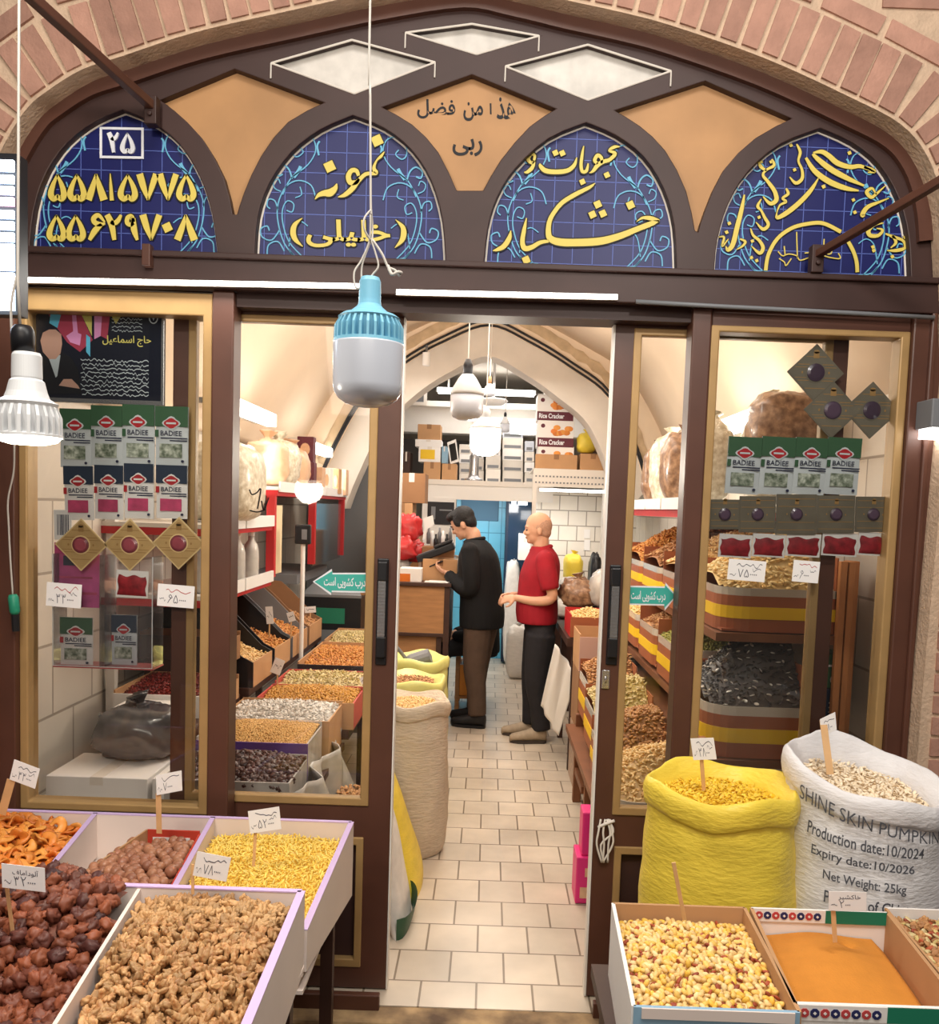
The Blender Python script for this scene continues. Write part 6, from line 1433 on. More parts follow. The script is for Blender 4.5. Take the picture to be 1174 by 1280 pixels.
m = MB(); a = W(545, 727, 7.05); m.box(a.x-.09, a.x+.10, 7.0, 7.14, ZT, ZT+.004); m.box(a.x-.06, a.x+.13, 7.02, 7.16, ZT+.004, ZT+.007); tag(m.build('paper_sheets', 'paper_white'), 'white sheets of paper at the corner of the counter', 'paper')
for k, (x, y, rx, rz_, mm, lb) in enumerate(((503, 686, .11, .10, 'bag_red', 'red bag on the heap at the left of the counter'), (512, 660, .10, .11, 'bag_red', 'bright red knotted bag on top of the counter heap'), (500, 706, .09, .07, 'bag_white', 'whitish bag under the red bags on the counter'), (519, 690, .09, .09, 'bag_red', 'dark red bag beside the black terminal'), (505, 668, .08, .08, 'bag_white', 'pale bag wedged among the red bags'))):
    Y = 7.4+.05*k; c = W(x, y, Y); bag('plastic_bag', lb, (c.x, Y, max(ZT+rz_, c.z)), (rx, .10, rz_), mm, 82+k, rough=.34, knot=False, lump=2.2)
r = thing('payment_terminal', 'long dark terminal lying sloped on the counter boxes', 'terminal', W(548, 690, 7.3)); a, b = W(522, 699, 7.3), W(568, 682, 7.3)
m = MB(); d = (b-a); L_ = d.length; M = Matrix.Translation(a) @ d.to_track_quat('X', 'Z').to_matrix().to_4x4(); m.box(0, L_, -.07, .09, -.03, .03, 0, M); m.box(L_*.5, L_, -.06, .08, .03, .06, 0, M); m.build('terminal_body', 'black_plastic', r, bevel=.012); m = MB(); m.box(.02, L_*.6, -.05, .06, .0305, .034, 0, M); m.build('screen', 'grey_plastic', r)
for k in range(7):
    c = W(536+k*4.5, 664+(k % 3)*4, 7.5); m = MB(); zb_ = c.z-.11; m.lathe([(.001, 0), (.016, .002), (.017, .09), (.009, .11), (.010, .14), (.001, .142)], (c.x, 7.5+.03*(k % 2), zb_), 12)
    tag(m.build('small_bottle', ('grey_plastic', 'white_plastic', 'black_plastic')[k % 3], smooth=True), ('small bottle standing behind the terminal on the counter'), 'bottle', 'small bottles behind the terminal')
m = MB(); m.box(W(528, 690, 7.5).x, W(568, 690, 7.5).x, 7.44, 7.62, ZT, W(550, 683, 7.5).z); tag(m.build('counter_riser', 'cardboard_dark', bevel=.005), 'brown riser box under the small bottles', 'box')
r = thing('swing_tag', 'white paddle shaped tag standing beside the red bags', 'card', W(540, 660, 7.4)); m = MB(); m.plate(FP([(529, 648), (541, 644), (543, 656), (533, 662), (531, 675), (528, 675), (531, 660)], 7.4), [], 7.395, 7.41); m.build('card', 'white_plastic', r)
carton_box(497, 532, 592, 628, 7.9, .4, 'large brown box on top of the pile left of the counter', 'cardboard_dark'); carton_box(490, 516, 629, 668, 7.9, .4, 'brown carton under the large brown box left of the counter', 'cardboard')
X0, X1, Y0, Y1, Z0, Z1 = rbox(490, 530, 668, 930, 7.86, .4); m = MB(); m.box(-1.1, X1-.04, 7.85, 8.3, 0, Z1); tag(m.build('side_cabinet', 'wood_light', bevel=.006), 'wooden cabinet behind the heap on the counter', 'cabinet')
r = thing('wooden_stool', 'low wooden stool with an orange box on its shelf beside the counter', 'stool', (-.2, 7.5, 0))
X0, X1, Y0, Y1, Z0, Z1 = rbox(570, 605, 804, 812, 7.62, .4); m = MB(); m.box(X0, X1, Y0, Y1, Z0, Z1); m.build('seat', 'wood_dark', r); 
for x in (X0+.02, X1-.02):
    for y in (Y0+.02, Y1-.02):
        m = MB(); m.box(x-.018, x+.018, y-.018, y+.018, 0, Z0); m.build('leg', 'wood_light', r)
m = MB(); m.box(X0, X1, Y0, Y1, .10, .12); m.build('shelf', 'wood_light', r)
m = MB(); m.box(X0+.04, X1-.06, Y0+.03, Y1-.05, .122, .40); tag(m.build('storage_box', 'n_apricot', bevel=.004), 'orange box on the shelf of the wooden stool', 'box')
# ------------------------------------------------------------------ right: stepped rack of striped bins
mat('bin_brown', (160, 92, 60), .45, vary=(5, .12)); mat('bin_clear', (196, 186, 172), .2, coat=.5)
def step_bin(x0, x1, y0, y1, zb, zt, label, f, mm, sz, hl, seed, slope=.25, rise=.10, end=True, n_ind=0, one=None, mix=None, up=0):
    """bin with curved aisle corner; brown front with a yellow band"""
    r = thing('striped_bin', label, 'bin', ((x0+x1)/2, (y0+y1)/2, zb)); h = zt-zb; rc = min(.12, (x1-x0)*.3, (y1-y0)*.4)
    arc = [(x0+rc-rc*math.cos(t), y0+rc-rc*math.sin(t)) for t in [i*PI/2/6 for i in range(7)]]
    path = [(x0, y1)]+arc+[(x1, y0)]
    def wallstrip(za, zb_, d):
        m = MB(); k = len(path); P_ = []
        for sft in (0, .008):
            for z in (za, zb_):
                for i, (a, b) in enumerate(path):
                    nx, ny = (-1, 0) if i == 0 else ((0, -1) if i == k-1 else None or (-math.cos((i-1)*PI/12), -math.sin((i-1)*PI/12)))
                    P_.append((a+nx*(d-sft), b+ny*(d-sft), z))
        fs = []
        for i in range(k-1):
            fs += [(i, i+1, k+i+1, k+i), (2*k+i, 3*k+i, 3*k+i+1, 2*k+i+1), (k+i, k+i+1, 3*k+i+1, 3*k+i), (i, 2*k+i, 2*k+i+1, i+1)]
        m.add(P_, fs); return m
    wallstrip(zb, zt, 0).build('front_panel', 'bin_brown', r)
    wallstrip(zb+h*.36, zb+h*.70, .003).build('yellow_band', 'yellow_strip', r)
    wallstrip(zt, zt+h*.22, 0).build('clear_rim', 'bin_clear', r)
    m = MB(); m.box(x0, x1, y1-.006, y1, zb, zt+h*.35+rise*.5); m.box(x1-.006, x1, y0, y1, zb, zt+h*.5+rise*.6); m.box(x0+.01, x1, y0+.01, y1, zb, zb+.01); m.build('back_panel', 'bin_brown', r)
    poly = [(x0+.01, y1-.008), (x1-.008, y1-.008), (x1-.008, y0+.012)]+[(a+.008, b+.01) for a, b in reversed(arc)]
    heap(poly, lambda x, y: zt+h*.14+(up+rise*(x-x0)/(x1-x0)+bump((x0+x1)/2, (y0+y1)/2, (x1-x0)*.45, (y1-y0)*.45, rise*.6)(x, y))*min(1, .06+max(0, y-y0)/.20), sz, mix or [(f, mm, 1)], one, (f+'_heap', hl, 'nuts'), n_ind=n_ind, gap=.64, seed=seed)
TA_ = [(3.36, 3.80, 'cashew', 'n_cashew', .034, 'cashews'), (3.84, 4.30, 'almond', 'n_brown', .03, 'brown almonds'), (4.34, 4.80, 'cashew', 'n_pista', .034, 'pale cashews'), (4.84, 5.30, 'almond', 'n_brown', .03, 'dark almonds')]
for k, (y0, y1, f, mm, sz, wd) in enumerate(TA_):
    step_bin(.53+.02*k, .86, y0, y1, .48+.03*k, .62+.05*k, ('striped low bin of cashews closest to the right door', 'striped low bin of brown almonds, second from the door', 'striped low bin of pale cashews, third from the door', 'striped low bin of dark almonds by the rack legs')[k], f, mm, sz, wd+' in the lowest row of the right rack', 90+k, n_ind=160 if k == 0 else 0,
             one=('cashew', 'curved cashew in the low striped bin closest to the door', 'nut', 'cashews in the low striped bin') if k == 0 else None, rise=.10, up=.045)
TB_ = [(3.52, 3.95, 'seed', 'n_black', .026, 'black and white melon seeds'), (4.0, 4.5, 'almond', 'n_green', .026, 'greenish seeds'), (4.55, 5.05, 'seed', 'n_brown', .028, 'brown seeds'), (5.1, 5.7, 'cashew', 'n_pale', .03, 'pale nuts'), (5.75, 6.3, 'seed', 'n_green', .026, 'green raisins')]
for k, (y0, y1, f, mm, sz, wd) in enumerate(TB_):
    step_bin(.90 if k else .92, 1.32, y0, y1, (.80 if k == 0 else .96+.01*k), (.975 if k == 0 else 1.12+.01*k), ('striped bin of black and white seeds at the rack end', 'striped middle bin of greenish seeds on the right rack', 'striped middle bin of brown seeds on the right rack', 'striped middle bin of pale nuts on the right rack', 'striped middle bin of green raisins on the right rack')[k], f, mm, sz, wd+' in the middle row of the right rack', 95+k, rise=.20 if k == 0 else .12,
             mix=[('seed', 'n_black', 5), ('seed', 'n_white', 1)] if k == 0 else None, up=.05 if k == 0 else 0)
TC_ = [(3.62, 4.10, 'almond', 'n_pale', .03, 'pale almonds'), (4.15, 4.7, 'almond', 'n_cashew', .03, 'tan nuts'), (4.75, 5.3, 'seed', 'n_brown', .03, 'dark brown nuts'), (5.35, 6.0, 'almond', 'n_orange', .03, 'orange nuts')]
for k, (y0, y1, f, mm, sz, wd) in enumerate(TC_):
    step_bin(.98-.03*(k > 0), 1.46, y0, y1, 1.31, 1.46, ('striped top bin of pale almonds at the rack end', 'striped top bin of tan nuts on the right rack', 'striped top bin of dark brown nuts on the right rack', 'striped top bin of orange nuts on the right rack')[k], f, mm, sz, wd+' in the top row of the right rack', 100+k, rise=.16, up=.04)
mat('wood_brown', (124, 78, 50), .5, vary=(6, .2))
r = thing('stepped_rack', 'orange wooden stepped rack carrying the striped bins', 'rack', (1.1, 4.6, 0))
for x, y, z in ((.60, 3.40, .47), (.60, 5.28, .55), (.88, 3.45, .9), (1.35, 3.50, .79), (.62, 4.86, .55), (1.30, 6.3, .9), (.94, 6.3, .9), (1.53, 3.66, 1.62), (1.49, 6.0, 1.6)):
    m = MB(); m.box(x-.025, x+.025, y-.025, y+.025, 0, z); m.build('post', 'wood_brown' if z < .6 else 'wood_orange', r, bevel=.004)
for b in ((.52, .88, 3.36, 5.32, .44, .475), (.90, 1.36, 3.5, 6.35, .765, .795), (.96, 1.50, 3.6, 6.05, 1.27, 1.305), (.90, 1.34, 4.0, 6.35, .92, .955), (.58, .62, 4.88, 5.3, .18, .22), (.59, .61, 4.88, 5.28, .32, .345)):
    m = MB(); m.box(*b); m.build('shelf_board', 'wood_brown', r)
m = MB(); X0 = W(1046, 720, 3.62).x; m.box(X0, X0+.028, 3.58, 3.61, .6, 1.62); m.box(X0+.034, X0+.06, 3.58, 3.61, .6, 1.62); m.build('post', 'wood_orange', r, bevel=.003)
def green_tin(r, X0, X1, Y0, Y1, Z0, Z1):
    m = MB(); w_, h = X1-X0, Z1-Z0; m.plate(oval((X0+X1)/2, Z0+h*.25, w_*.34, h*.16, 16), [], Y0-.002, Y0, 0); m.box(X0, X1, Y0-.0015, Y0, Z0+h*.62, Z0+h*.68, 0); m.build('print', 'paper_white', r)
carton_box(1033, 1060, 818, 860, 3.66, .14, 'green box with white oval on the rack behind the stile', 'green_card', fn=green_tin, tape=False, name='snack_box')
def dark_tin(r, X0, X1, Y0, Y1, Z0, Z1):
    m = MB()
    for k in range(4): m.box(X0+.015, X1-.04, Y0-.0015, Y0, Z0+.03+.02*k, Z0+.034+.02*k)
    m.build('print', 'paper_white', r)
carton_box(1030, 1059, 862, 905, 3.66, .14, 'dark box with pale lines under the green box', 'navy_card', fn=dark_tin, tape=False, name='snack_box')
# shelf above the rack with bags, and the bright fixture
r = thing('shelf_unit', 'white and red shelf on the right wall above the rack', 'shelf', (1.3, 5, 1.8)); m = MB(); m.box(.95, XRW, 4.3, 7.2, 1.82, 1.845); m.build('shelf_board', 'white_paint', r); m = MB(); m.box(.96, XRW, 4.3, 7.2, 1.775, 1.815); m.build('red_rail', 'red_paint', r)
m = MB()
for k in range(6): m.box(.935, .949, 4.32+k*.48, 4.32+k*.48+.44, 1.815, 1.875)
m.build('label_strip', 'white_plastic', r)
for k, (y, x, rx, rz_, mm, lb) in enumerate(((4.55, 1.12, .13, .22, 'bag_seed', 'tall clear bag of pale seeds on the right shelf'), (4.95, 1.08, .12, .20, 'bag_brown', 'tall clear bag of brown seeds on the right shelf'), (5.35, 1.10, .13, .21, 'bag_seed', 'tall clear bag of pale seeds behind the brown bag'), (4.5, 1.42, .13, .27, 'bag_seed', 'big clear bag of pale snacks behind the green packets'), (5.9, 1.15, .13, .2, 'bag_brown', 'clear bag of dark seeds at the far shelf end'))):
    bag('clear_bag', lb, (x, y, 1.848+rz_), (rx, .14, rz_), mm, 110+k, rough=.09)
bag('clear_bag', 'large brown clear bag high behind the dark diamond cards', (1.36, 4.10, 2.22), (.17, .16, .15), 'bag_brown', 117, rough=.12, knot=False)
m = MB(); m.box(1.18, XRW, 3.9, 4.28, 2.04, 2.065); tag(m.build('wall_bracket_shelf', 'white_paint'), 'small white wall shelf under the large brown bag', 'shelf')
r = thing('tube_light', 'glowing tube light on the right wall above the rack', 'light fixture', (1.45, 5, 2.3)); m = MB(); m.box(1.45, 1.55, 4.5, 5.6, 2.30, 2.38); m.box(1.55, 1.62, 4.9, 5.1, 2.31, 2.36); m.build('housing', 'white_paint', r); m = MB(); m.box(1.38, 1.445, 4.53, 5.57, 2.28, 2.37); m.build('tube', 'tube_glow', r)
lamp('tube_light_glow', 'AREA', (1.33, 5.0, 2.30), 10, (1, .96, .9), .9, (0, math.radians(70), 0), .08)
# goods at the end of the right rack, beyond the doorway edge
r = open_crate('nut_crate', 'red crate of yellow nuts behind the man in red', .58, .885, 5.9, 6.35, .93, 1.07, 'red_paint', 'bin_brown')
heap([(.59, 6.34), (.88, 6.34), (.88, 5.91), (.59, 5.91)], lambda x, y: 1.05+bump(.73, 6.1, .13, .16, .06)(x, y), .03, [('cashew', 'n_pale', 1)], None, ('cashew_heap', 'yellow nuts heaped in the red crate', 'nuts'), seed=120)
open_crate('nut_crate', 'pinkish cardboard carton standing open by the door edge', .60, .885, 5.45, 5.85, .78, 1.00, 'cardboard', mat('pink_card', (206, 170, 158), .6))
CL = [W(676, 882, 6.2), W(697, 920, 6.1), W(720, 842, 5.95), W(694, 805, 6.0)]
rag('white_cloth', 'long white paper cloth hanging from the red crate', 'cloth', lambda u, v: (CL[0]*(1-u)+CL[1]*u)*(1-v)+(CL[3]*(1-u)+CL[2]*u)*v+Vector((.008*math.sin(14*u), .015*math.sin(9*u+3*v), 0)), 'paper_white')
bag('clear_bag', 'gold and clear bag on the red crate', (.70, 6.6, 1.17), (.14, .14, .11), 'bag_brown', 121, rough=.2); bag('clear_bag', 'big milky plastic bag beside the gold bag', (.93, 6.5, 1.22), (.16, .16, .15), 'clear_plastic', 122)
m = MB(); m.box(.56, .89, 5.88, 6.36, .87, .925); m.box(.56, 1.1, 6.37, 6.85, .87, .925); m.box(.60, .64, 5.92, 5.96, 0, .87); m.box(.84, .88, 5.92, 5.96, 0, .87); m.box(.60, .64, 6.78, 6.82, 0, .87); m.box(1.04, 1.08, 6.78, 6.82, 0, .87); m.box(.56, .89, 6.355, 6.375, .87, .925); tag(m.build('wooden_table', 'wood_dark'), 'dark wooden table under the red crate', 'table')
m = MB(); m.box(.60, .885, 5.44, 5.84, .40, .775); tag(m.build('storage_box', 'cardboard_dark', bevel=.005), 'brown box under the pinkish carton', 'box')
m = MB(); m.box(.6, .885, 5.42, 5.86, 0, .395); tag(m.build('storage_box', 'bag_brown', bevel=.01), 'brown sacklike box on the floor under the pile', 'box')
r = thing('detergent_pack', 'bright pink packet on the floor behind the right door', 'packet', (.50, 3.9, 0)); c = W(734, 1060, 3.9)
m = MB(); zt_ = W(734, 1014, 3.9).z; zb_ = 0; m.box(c.x-.05, c.x+.05, 3.86, 4.02, .002, zt_*.52); m.box(c.x-.028, c.x+.06, 3.88, 4.0, zt_*.52, zt_); m.build('pack_body', mat('pink_pack', (226, 50, 128), .4), r, bevel=.006)
m = MB(); m.box(c.x-.03, c.x+.02, 3.857, 3.861, .03, .08); m.box(c.x-.01, c.x+.03, 3.857, 3.861, .13, .17); m.build('print', 'bag_peach', r)
# ------------------------------------------------------------------ back of the shop
r = thing('mezzanine_shelf', 'white steel shelf with patterned edge across the back of the shop', 'shelf', (0, 9.3, 2)); X0, X1, Y0, Y1, Z0, Z1 = rbox(520, 692, 604, 625, 9.0, 2.0)
m = MB(); m.box(-1.75, X1, 9.0, 11.0, Z1-.05, Z1-.01); m.box(-1.75, X1, 9.0, 9.02, Z0+.02, Z1-.05); m.build('deck', 'white_paint', r); m = MB()
for k in range(26):
    x = X0+.02+k*.056
    if x+.02 < X1: m.box(x, x+.034, 8.994, 9.0, Z1-.045, Z1-.018)
m.build('edge_pattern', 'cardboard_dark', r); m = MB(); m.box(-1.75, X1, 8.99, 9.0, Z1-.055, Z1-.002); m.build('edge_rail', 'putty_white', r)
ZM = Z1-.009
X0, X1, Y0, Y1, Z0, Z1 = rbox(667, 800, 589, 607, 8.36, 1.2); ZM2 = Z1
r = thing('steel_shelf', 'perforated pale steel shelf at the right of the back', 'shelf', (.7, 8.8, 2)); m = MB(); m.box(X0, X1, 8.48, 9.5, Z1-.02, Z1); m.box(X0, X1, 8.48, 8.50, Z0, Z1-.02); m.build('deck', 'putty_white', r); m = MB()
for row in (0, 1):
    for k in range(22): m.box(X0+.02+k*.034, X0+.036+k*.034, 8.477, 8.481, Z0+.03+row*.06, Z0+.045+row*.06)
m.build('perforation', 'grey_plastic', r); m = MB(); m.box(X0+.07, X1-.3, 8.50, 8.53, Z0-.045, Z0-.02); m.build('lit_strip', 'led', r)
m = MB(); m.box(X0, X0+.04, 8.48, 8.52, 0, Z0); m.build('post', 'putty_white', r)
def rice(r, X0, X1, Y0, Y1, Z0, Z1):
    m = MB(); w_, h = X1-X0, Z1-Z0
    m.box(X0, X1, Y0-.002, Y0, Z0, Z0+h*.34, 0); text(m, 'Rice Cracker', tbox(X0+w_*.05, X0+w_*.75, Z0+h*.08, Z0+h*.27, Y0-.003), .03, 1)
    rr = random.Random(4)
    for k in range(9): m.ell((X0+w_*(.42+.5*rr.random()), Y0-.001, Z0+h*(.48+.26*rr.random())), (w_*.10, .004, h*.10), 8, 6, 2)
    m.plate(oval(X0+w_*.14, Z0+h*.78, w_*.06, h*.08, 10), [], Y0-.002, Y0, 0); m.build('print', [MATS['maroon_card'], 'sign_white', 'n_apricot'], r)
for k, (y0, y1) in enumerate(((559, 588), (526, 558), (494, 525))):
    carton_box(672-k*.3, 718, y0, y1, 8.62, .35, ('white rice cracker carton with orange picture, bottom of the stack', 'white rice cracker carton with orange picture, middle of the stack', 'white rice cracker carton with orange picture, top of the stack')[k], 'paper_white', fn=rice, tape=False, group='rice cracker cartons')
carton_box(682, 706, 480, 493, 8.64, .3, 'small white carton on top of the rice cracker stack', 'paper_white')
carton_box(669, 722, 569, 588, 8.53, .08, 'brown carton wrapped in clear film in front of the rice cracker stack', 'cardboard'); carton_box(725, 758, 568, 588, 8.53, .3, 'brown film wrapped carton at the right of the steel shelf', 'cardboard')
bag('plastic_bag', 'yellowish plastic bag on the right film wrapped carton', (W(733, 556, 8.66).x, 8.68, W(733, 567, 8.66).z+.10), (.095, .1, .10), 'bag_yellow', 130)
for k, q in enumerate(((522, 551, 531, 549, 9.35, 'cardboard', 'brown box on top of the pile on the left mezzanine'), (519, 552, 550, 558, 9.32, 'paper_white', 'flat white tray under the top brown box on the mezzanine'), (523, 551, 559, 577, 9.32, 'paper_white', 'white box with yellow print in the mezzanine pile'), (529, 551, 578, 604, 9.3, 'cardboard', 'brown box at the foot of the mezzanine pile'), (552, 571, 580, 604, 9.3, 'cardboard', 'brown box beside the silver lantern on the mezzanine'), (552, 559, 558, 579, 9.36, 'print_blue', 'narrow blue box in the mezzanine pile'), (502, 513, 565, 604, 9.3, 'wood_dark', 'dark brown box at the left end of the mezzanine'))):
    carton_box(*q[:5], .3, q[6], q[5], fn=(lambda r, X0, X1, Y0, Y1, Z0, Z1: MB().box(X0+.02, X1-.06, Y0-.002, Y0, Z0+.03, Z1-.03).build('print', 'yellow_strip', r)) if k == 2 else None)
m = MB(); m.plate(FP([(559, 553), (570, 549), (574, 577), (563, 580)], 9.34), [FP([(561, 556), (569, 553), (572, 574), (564, 577)], 9.34)], 9.34, 9.37); tag(m.build('leaning_board', 'white_paint'), 'white empty frame leaning on the mezzanine boxes', 'frame')
for q in ((523, 551, 559, 559),): pass
cols = [(574, 590), (591, 605), (607, 626), (628, 654), (656, 668)]; kk = 0
for ci, (x0, x1) in enumerate(cols):
    y = 603
    while y > (560, 552, 546, 545, 555)[ci]:
        h = (12, 15, 17, 14, 13)[ci]
        carton_box(x0, x1, y-h+.8, y, 9.75+.12*(ci % 2), .3, 'grey white carton in the stacks at the back of the mezzanine', ('putty_white', 'plaster_grey', 'paper_white', 'putty_white', 'lamp_frost')[(ci+kk) % 5], group='grey white cartons at the back', tape=False, fn=lambda r, X0, X1, Y0, Y1, Z0, Z1: MB().box(X0+.02, X1-.02, Y0-.002, Y0, Z0+.012, Z0+.045).build('print', 'grey_plastic', r))
        y -= h; kk += 1
r = thing('silver_lantern', 'silver lantern with pole standing on the mezzanine edge', 'lantern', W(592, 604, 9.1)); b = W(592, 604, 9.1); m = MB(); m.lathe([(.001, 0), (.10, .0), (.09, .03), (.06, .04), (.05, .08), (.05, .26), (.025, .30), (.001, .32)], (b.x, 9.12, ZM), 16); m.build('body', 'chrome', r, smooth=True); m = MB(); m.tube([(b.x-.02, 9.12, ZM+.3), (b.x-.03, 9.12, ZM+.78)], .012, 8); m.build('pole', 'white_paint', r)
m = MB(); a = W(682, 606, 9.0); m.box(a.x-.015, a.x+.015, 9.02, 9.05, ZM, W(682, 555, 9.0).z); m.box(a.x-.09, a.x+.015, 9.02, 9.05, ZM+.16, ZM+.18); m.box(a.x-.09, a.x+.015, 9.02, 9.05, ZM+.33, ZM+.35); tag(m.build('ladder_rack', 'grey_plastic'), 'thin grey rack post beside the rice cracker stack', 'rack')
r = thing('wall_monitor', 'white cased screen under the mezzanine beside the dark haired man', 'monitor', W(551, 640, 8.98)); X0, X1, Y0, Y1, Z0, Z1 = rbox(531, 570, 625, 690, 8.98, .3); m = MB(); m.box(X0-.04, X1, Y0+.01, Y1, Z0, Z1+.02); m.build('case', 'white_paint', r); X0, X1, Y0, Y1, Z0, Z1 = rbox(534, 568, 628, 655, 8.98, .3); m = MB(); m.box(X0, X1, Y0, Y0+.02, Z0, Z1); m.build('screen', 'black_plastic', r); m = MB(); w_ = X1-X0; m.box(X0+w_*.14, X0+w_*.3, Y0-.002, Y0, Z0+.05, Z1-.05); m.box(X0+w_*.45, X1-.02, Y0-.002, Y0, Z1-.09, Z1-.075); m.build('picture', 'grey_plastic', r)
r = thing('display_fridge', 'dark glass fronted fridge at the back between the two men', 'fridge', W(640, 800, 9.9)); X0, X1, Y0, Y1, Z0, Z1 = rbox(626, 668, 622, 830, 10.0, .34); m = MB(); m.box(X0, X1, Y0+.02, Y1, 0.02, Z1); m.build('cabinet', 'navy_card', r, bevel=.01); m = MB(); m.box(X0+.03, X1-.03, Y0, Y0+.019, .3, Z1-.05); m.build('door', mat('fridge_glass', (34, 60, 84), .12, coat=.5), r)
m = MB(); m.box(X0+.06, X0+.11, Y0-.004, Y0, Z1-.09, Z1-.05); m.box(X1-.18, X1-.08, Y0-.004, Y0, Z1-.09, Z1-.05); m.build('lit_strip', 'led', r)
m = MB(); X0, X1, Y0, Y1, Z0, Z1 = rbox(576, 624, 624, 650, 10.332, .2); m.box(X0, X1, Y0, Y0+.018, Z0, Z1); tag(m.build('blue_board', mat('board_blue', (62, 110, 140), .5), bevel=.004), 'dull blue board on the cyan tiled wall', 'board')
carton_box(648, 664, 668, 700, 9.5, .25, 'white carton standing before the dark fridge', 'paper_white'); 
for k, (x0, x1, y0, y1) in enumerate(((730, 738, 662, 673), (730, 738, 675, 688))):
    m = MB(); X0, X1, Y0, Y1, Z0, Z1 = rbox(x0, x1, y0, y1, 9.585, .008); m.box(X0, X1, Y0, Y1, Z0, Z1); tag(m.build('paper_notice', 'paper_white'), ('upper white paper on the tiled partition', 'lower white paper on the tiled partition')[k], 'paper')
def floor_sack(x0, x1, ytop, ybot, label, mm, seed, Y=None):
    Y = G((x0+x1)/2, ybot).y if Y is None else Y; a, b = W(x0, ytop, Y), W(x1, ytop, Y); R = (b.x-a.x)/2; zt_ = a.z
    r = bag('full_sack', label, ((a.x+b.x)/2, Y+R*.8, zt_/2), (R, R*.8, zt_/2), mm, seed, 'sack', rough=.07, sq=.55)
floor_sack(634, 662, 782, 850, 'white sack on the floor behind the man in red', 'sack_plain', 140); floor_sack(612, 646, 742, 812, 'wide white sack farther back between the two men', 'sack_plain', 141); floor_sack(632, 652, 700, 790, 'white bundle on the pile between the two men', 'bag_white', 142, 10.1 if False else 9.9)
for k, (x0, x1, y0, y1, Y, mm, lb) in enumerate(((706, 731, 694, 730, 8.9, 'bag_yellow', 'yellow sack on the pile behind the man in red'), (700, 742, 724, 752, 8.5, 'sack_plain', 'white sack lying under the yellow sack'), (695, 738, 752, 775, 8.2, 'sack_plain', 'white sack lying lowest in the pile behind the man in red'), (736, 756, 694, 779, 8.0, 'black_plastic', 'black strapped bag on the pile by the right jamb'))):
    a, b = W(x0, y1, Y), W(x1, y0, Y); bag('full_sack', lb, ((a.x+b.x)/2, Y+.18, (a.z+b.z)/2), ((b.x-a.x)/2, .18, (b.z-a.z)/2), mm, 143+k, 'sack', rough=.08, knot=(k == 0), sq=.6)
m = MB(); m.box(.52, 1.10, 7.7, 9.2, 0, W(720, 778, 8.2).z+.02); tag(m.build('low_platform', 'wood_dark', bevel=.01), 'low dark platform under the pile of sacks at the back', 'platform')
# ------------------------------------------------------------------ hanging lamps, cables and tubes inside
def bulb(px, y0, y1, yn, ydia, dpx, Y, label, glow, cord_to, sock='black_plastic'):
    s = Y/F_PX; c = W(px, y1, Y); r = thing('hanging_lamp', label, 'lamp', c); z = lambda y: W(px, y, Y).z; R = dpx*s/2; yy = W(px, y1, Y)
    m = MB(); m.lathe([(.001, z(y1)), (R*.5, z(y1-(y1-ydia)*.03)), (R*.85, z(y1-(y1-ydia)*.14)), (R, z(y1-(y1-ydia)*.34)), (R, z(ydia)), (.001, z(ydia))], (c.x, Y, 0), 24); m.build('diffuser', 'bulb_glow' if glow else 'lamp_frost', r, smooth=True)
    m = MB(); m.lathe([(R*1.02, z(ydia)), (R*1.02, z(ydia-(ydia-yn)*.15)), (R*.55, z(ydia-(ydia-yn)*.8)), (R*.35, z(yn)), (.001, z(yn))], (c.x, Y, 0), 24); m.build('heat_sink', 'lamp_grey', r, smooth=True)
    m = MB(); m.lathe([(R*.28, z(yn)), (R*.30, z(yn-(yn-y0)*.6)), (R*.16, z(y0)), (.001, z(y0))], (c.x, Y, 0), 16); m.build('socket', sock, r, smooth=True)
    m = MB(); m.tube([(c.x, Y, z(y0)), (c.x+.004, Y, cord_to)], .004, 6); m.build('cord', 'cable', r)
    return c, z
bulb(583, 449, 526, 468, 494, 41, 4.6, 'large unlit white lamp hanging inside the shop', False, 3.62)
c, z_ = bulb(606, 509, 570, 522, 536, 38, 5.2, 'lit round lamp glowing at the middle of the shop', True, 3.62, 'lamp_grey')
lamp('shop_lamp_light', 'POINT', (c.x, 5.2, z_(580)), 26, (1, .90, .76), .08)
bulb(631, 515, 541, 521, 530, 12, 8.7, 'small unlit lamp hanging before the mezzanine cartons', False, 3.28)
bulb(612, 470, 495, 480, 489, 15, 7.2, 'small brown capped lamp above the lit lamp', False, 3.6, 'cardboard_dark')
r = thing('pendant_rod', 'white rod pendant with round saucer under the arch', 'lamp', W(617, 500, 8.9)); a = W(617, 500, 8.9); m = MB(); m.tube([(a.x, 8.9, a.z), (a.x, 8.9, 3.3)], .014, 8); m.build('rod', 'white_plastic', r); m = MB(); m.lathe([(.001, -.06), (.10, -.05), (.15, -.01), (.13, .01), (.001, .03)], a, 24); m.build('saucer', 'white_plastic', r, smooth=True)
r = thing('spotlight', 'tiny white spotlight cylinder on the arch cable', 'light fixture', W(533, 448, 7.95)); a = W(533, 448, 7.95); m = MB(); m.tube([(a.x, 7.95, a.z-.065), (a.x, 7.95, a.z+.05)], .035, 14); m.build('body', 'white_plastic', r, smooth=False); m = MB(); m.tube([(a.x, 7.95, a.z+.05), (a.x, 7.98, a.z+.12)], .01, 8); m.build('stem', 'grey_plastic', r)
for off, lb in ((0, 'dark cable running along the lower edge of the arch'), (.045, 'second dark cable just above the first along the arch')):
    m = MB(); m.tube([(x, 7.985, z+off-.01) for x, z in rib], .011, 6); tag(m.build('arch_cable', 'cable_black', smooth=True), lb, 'cable')
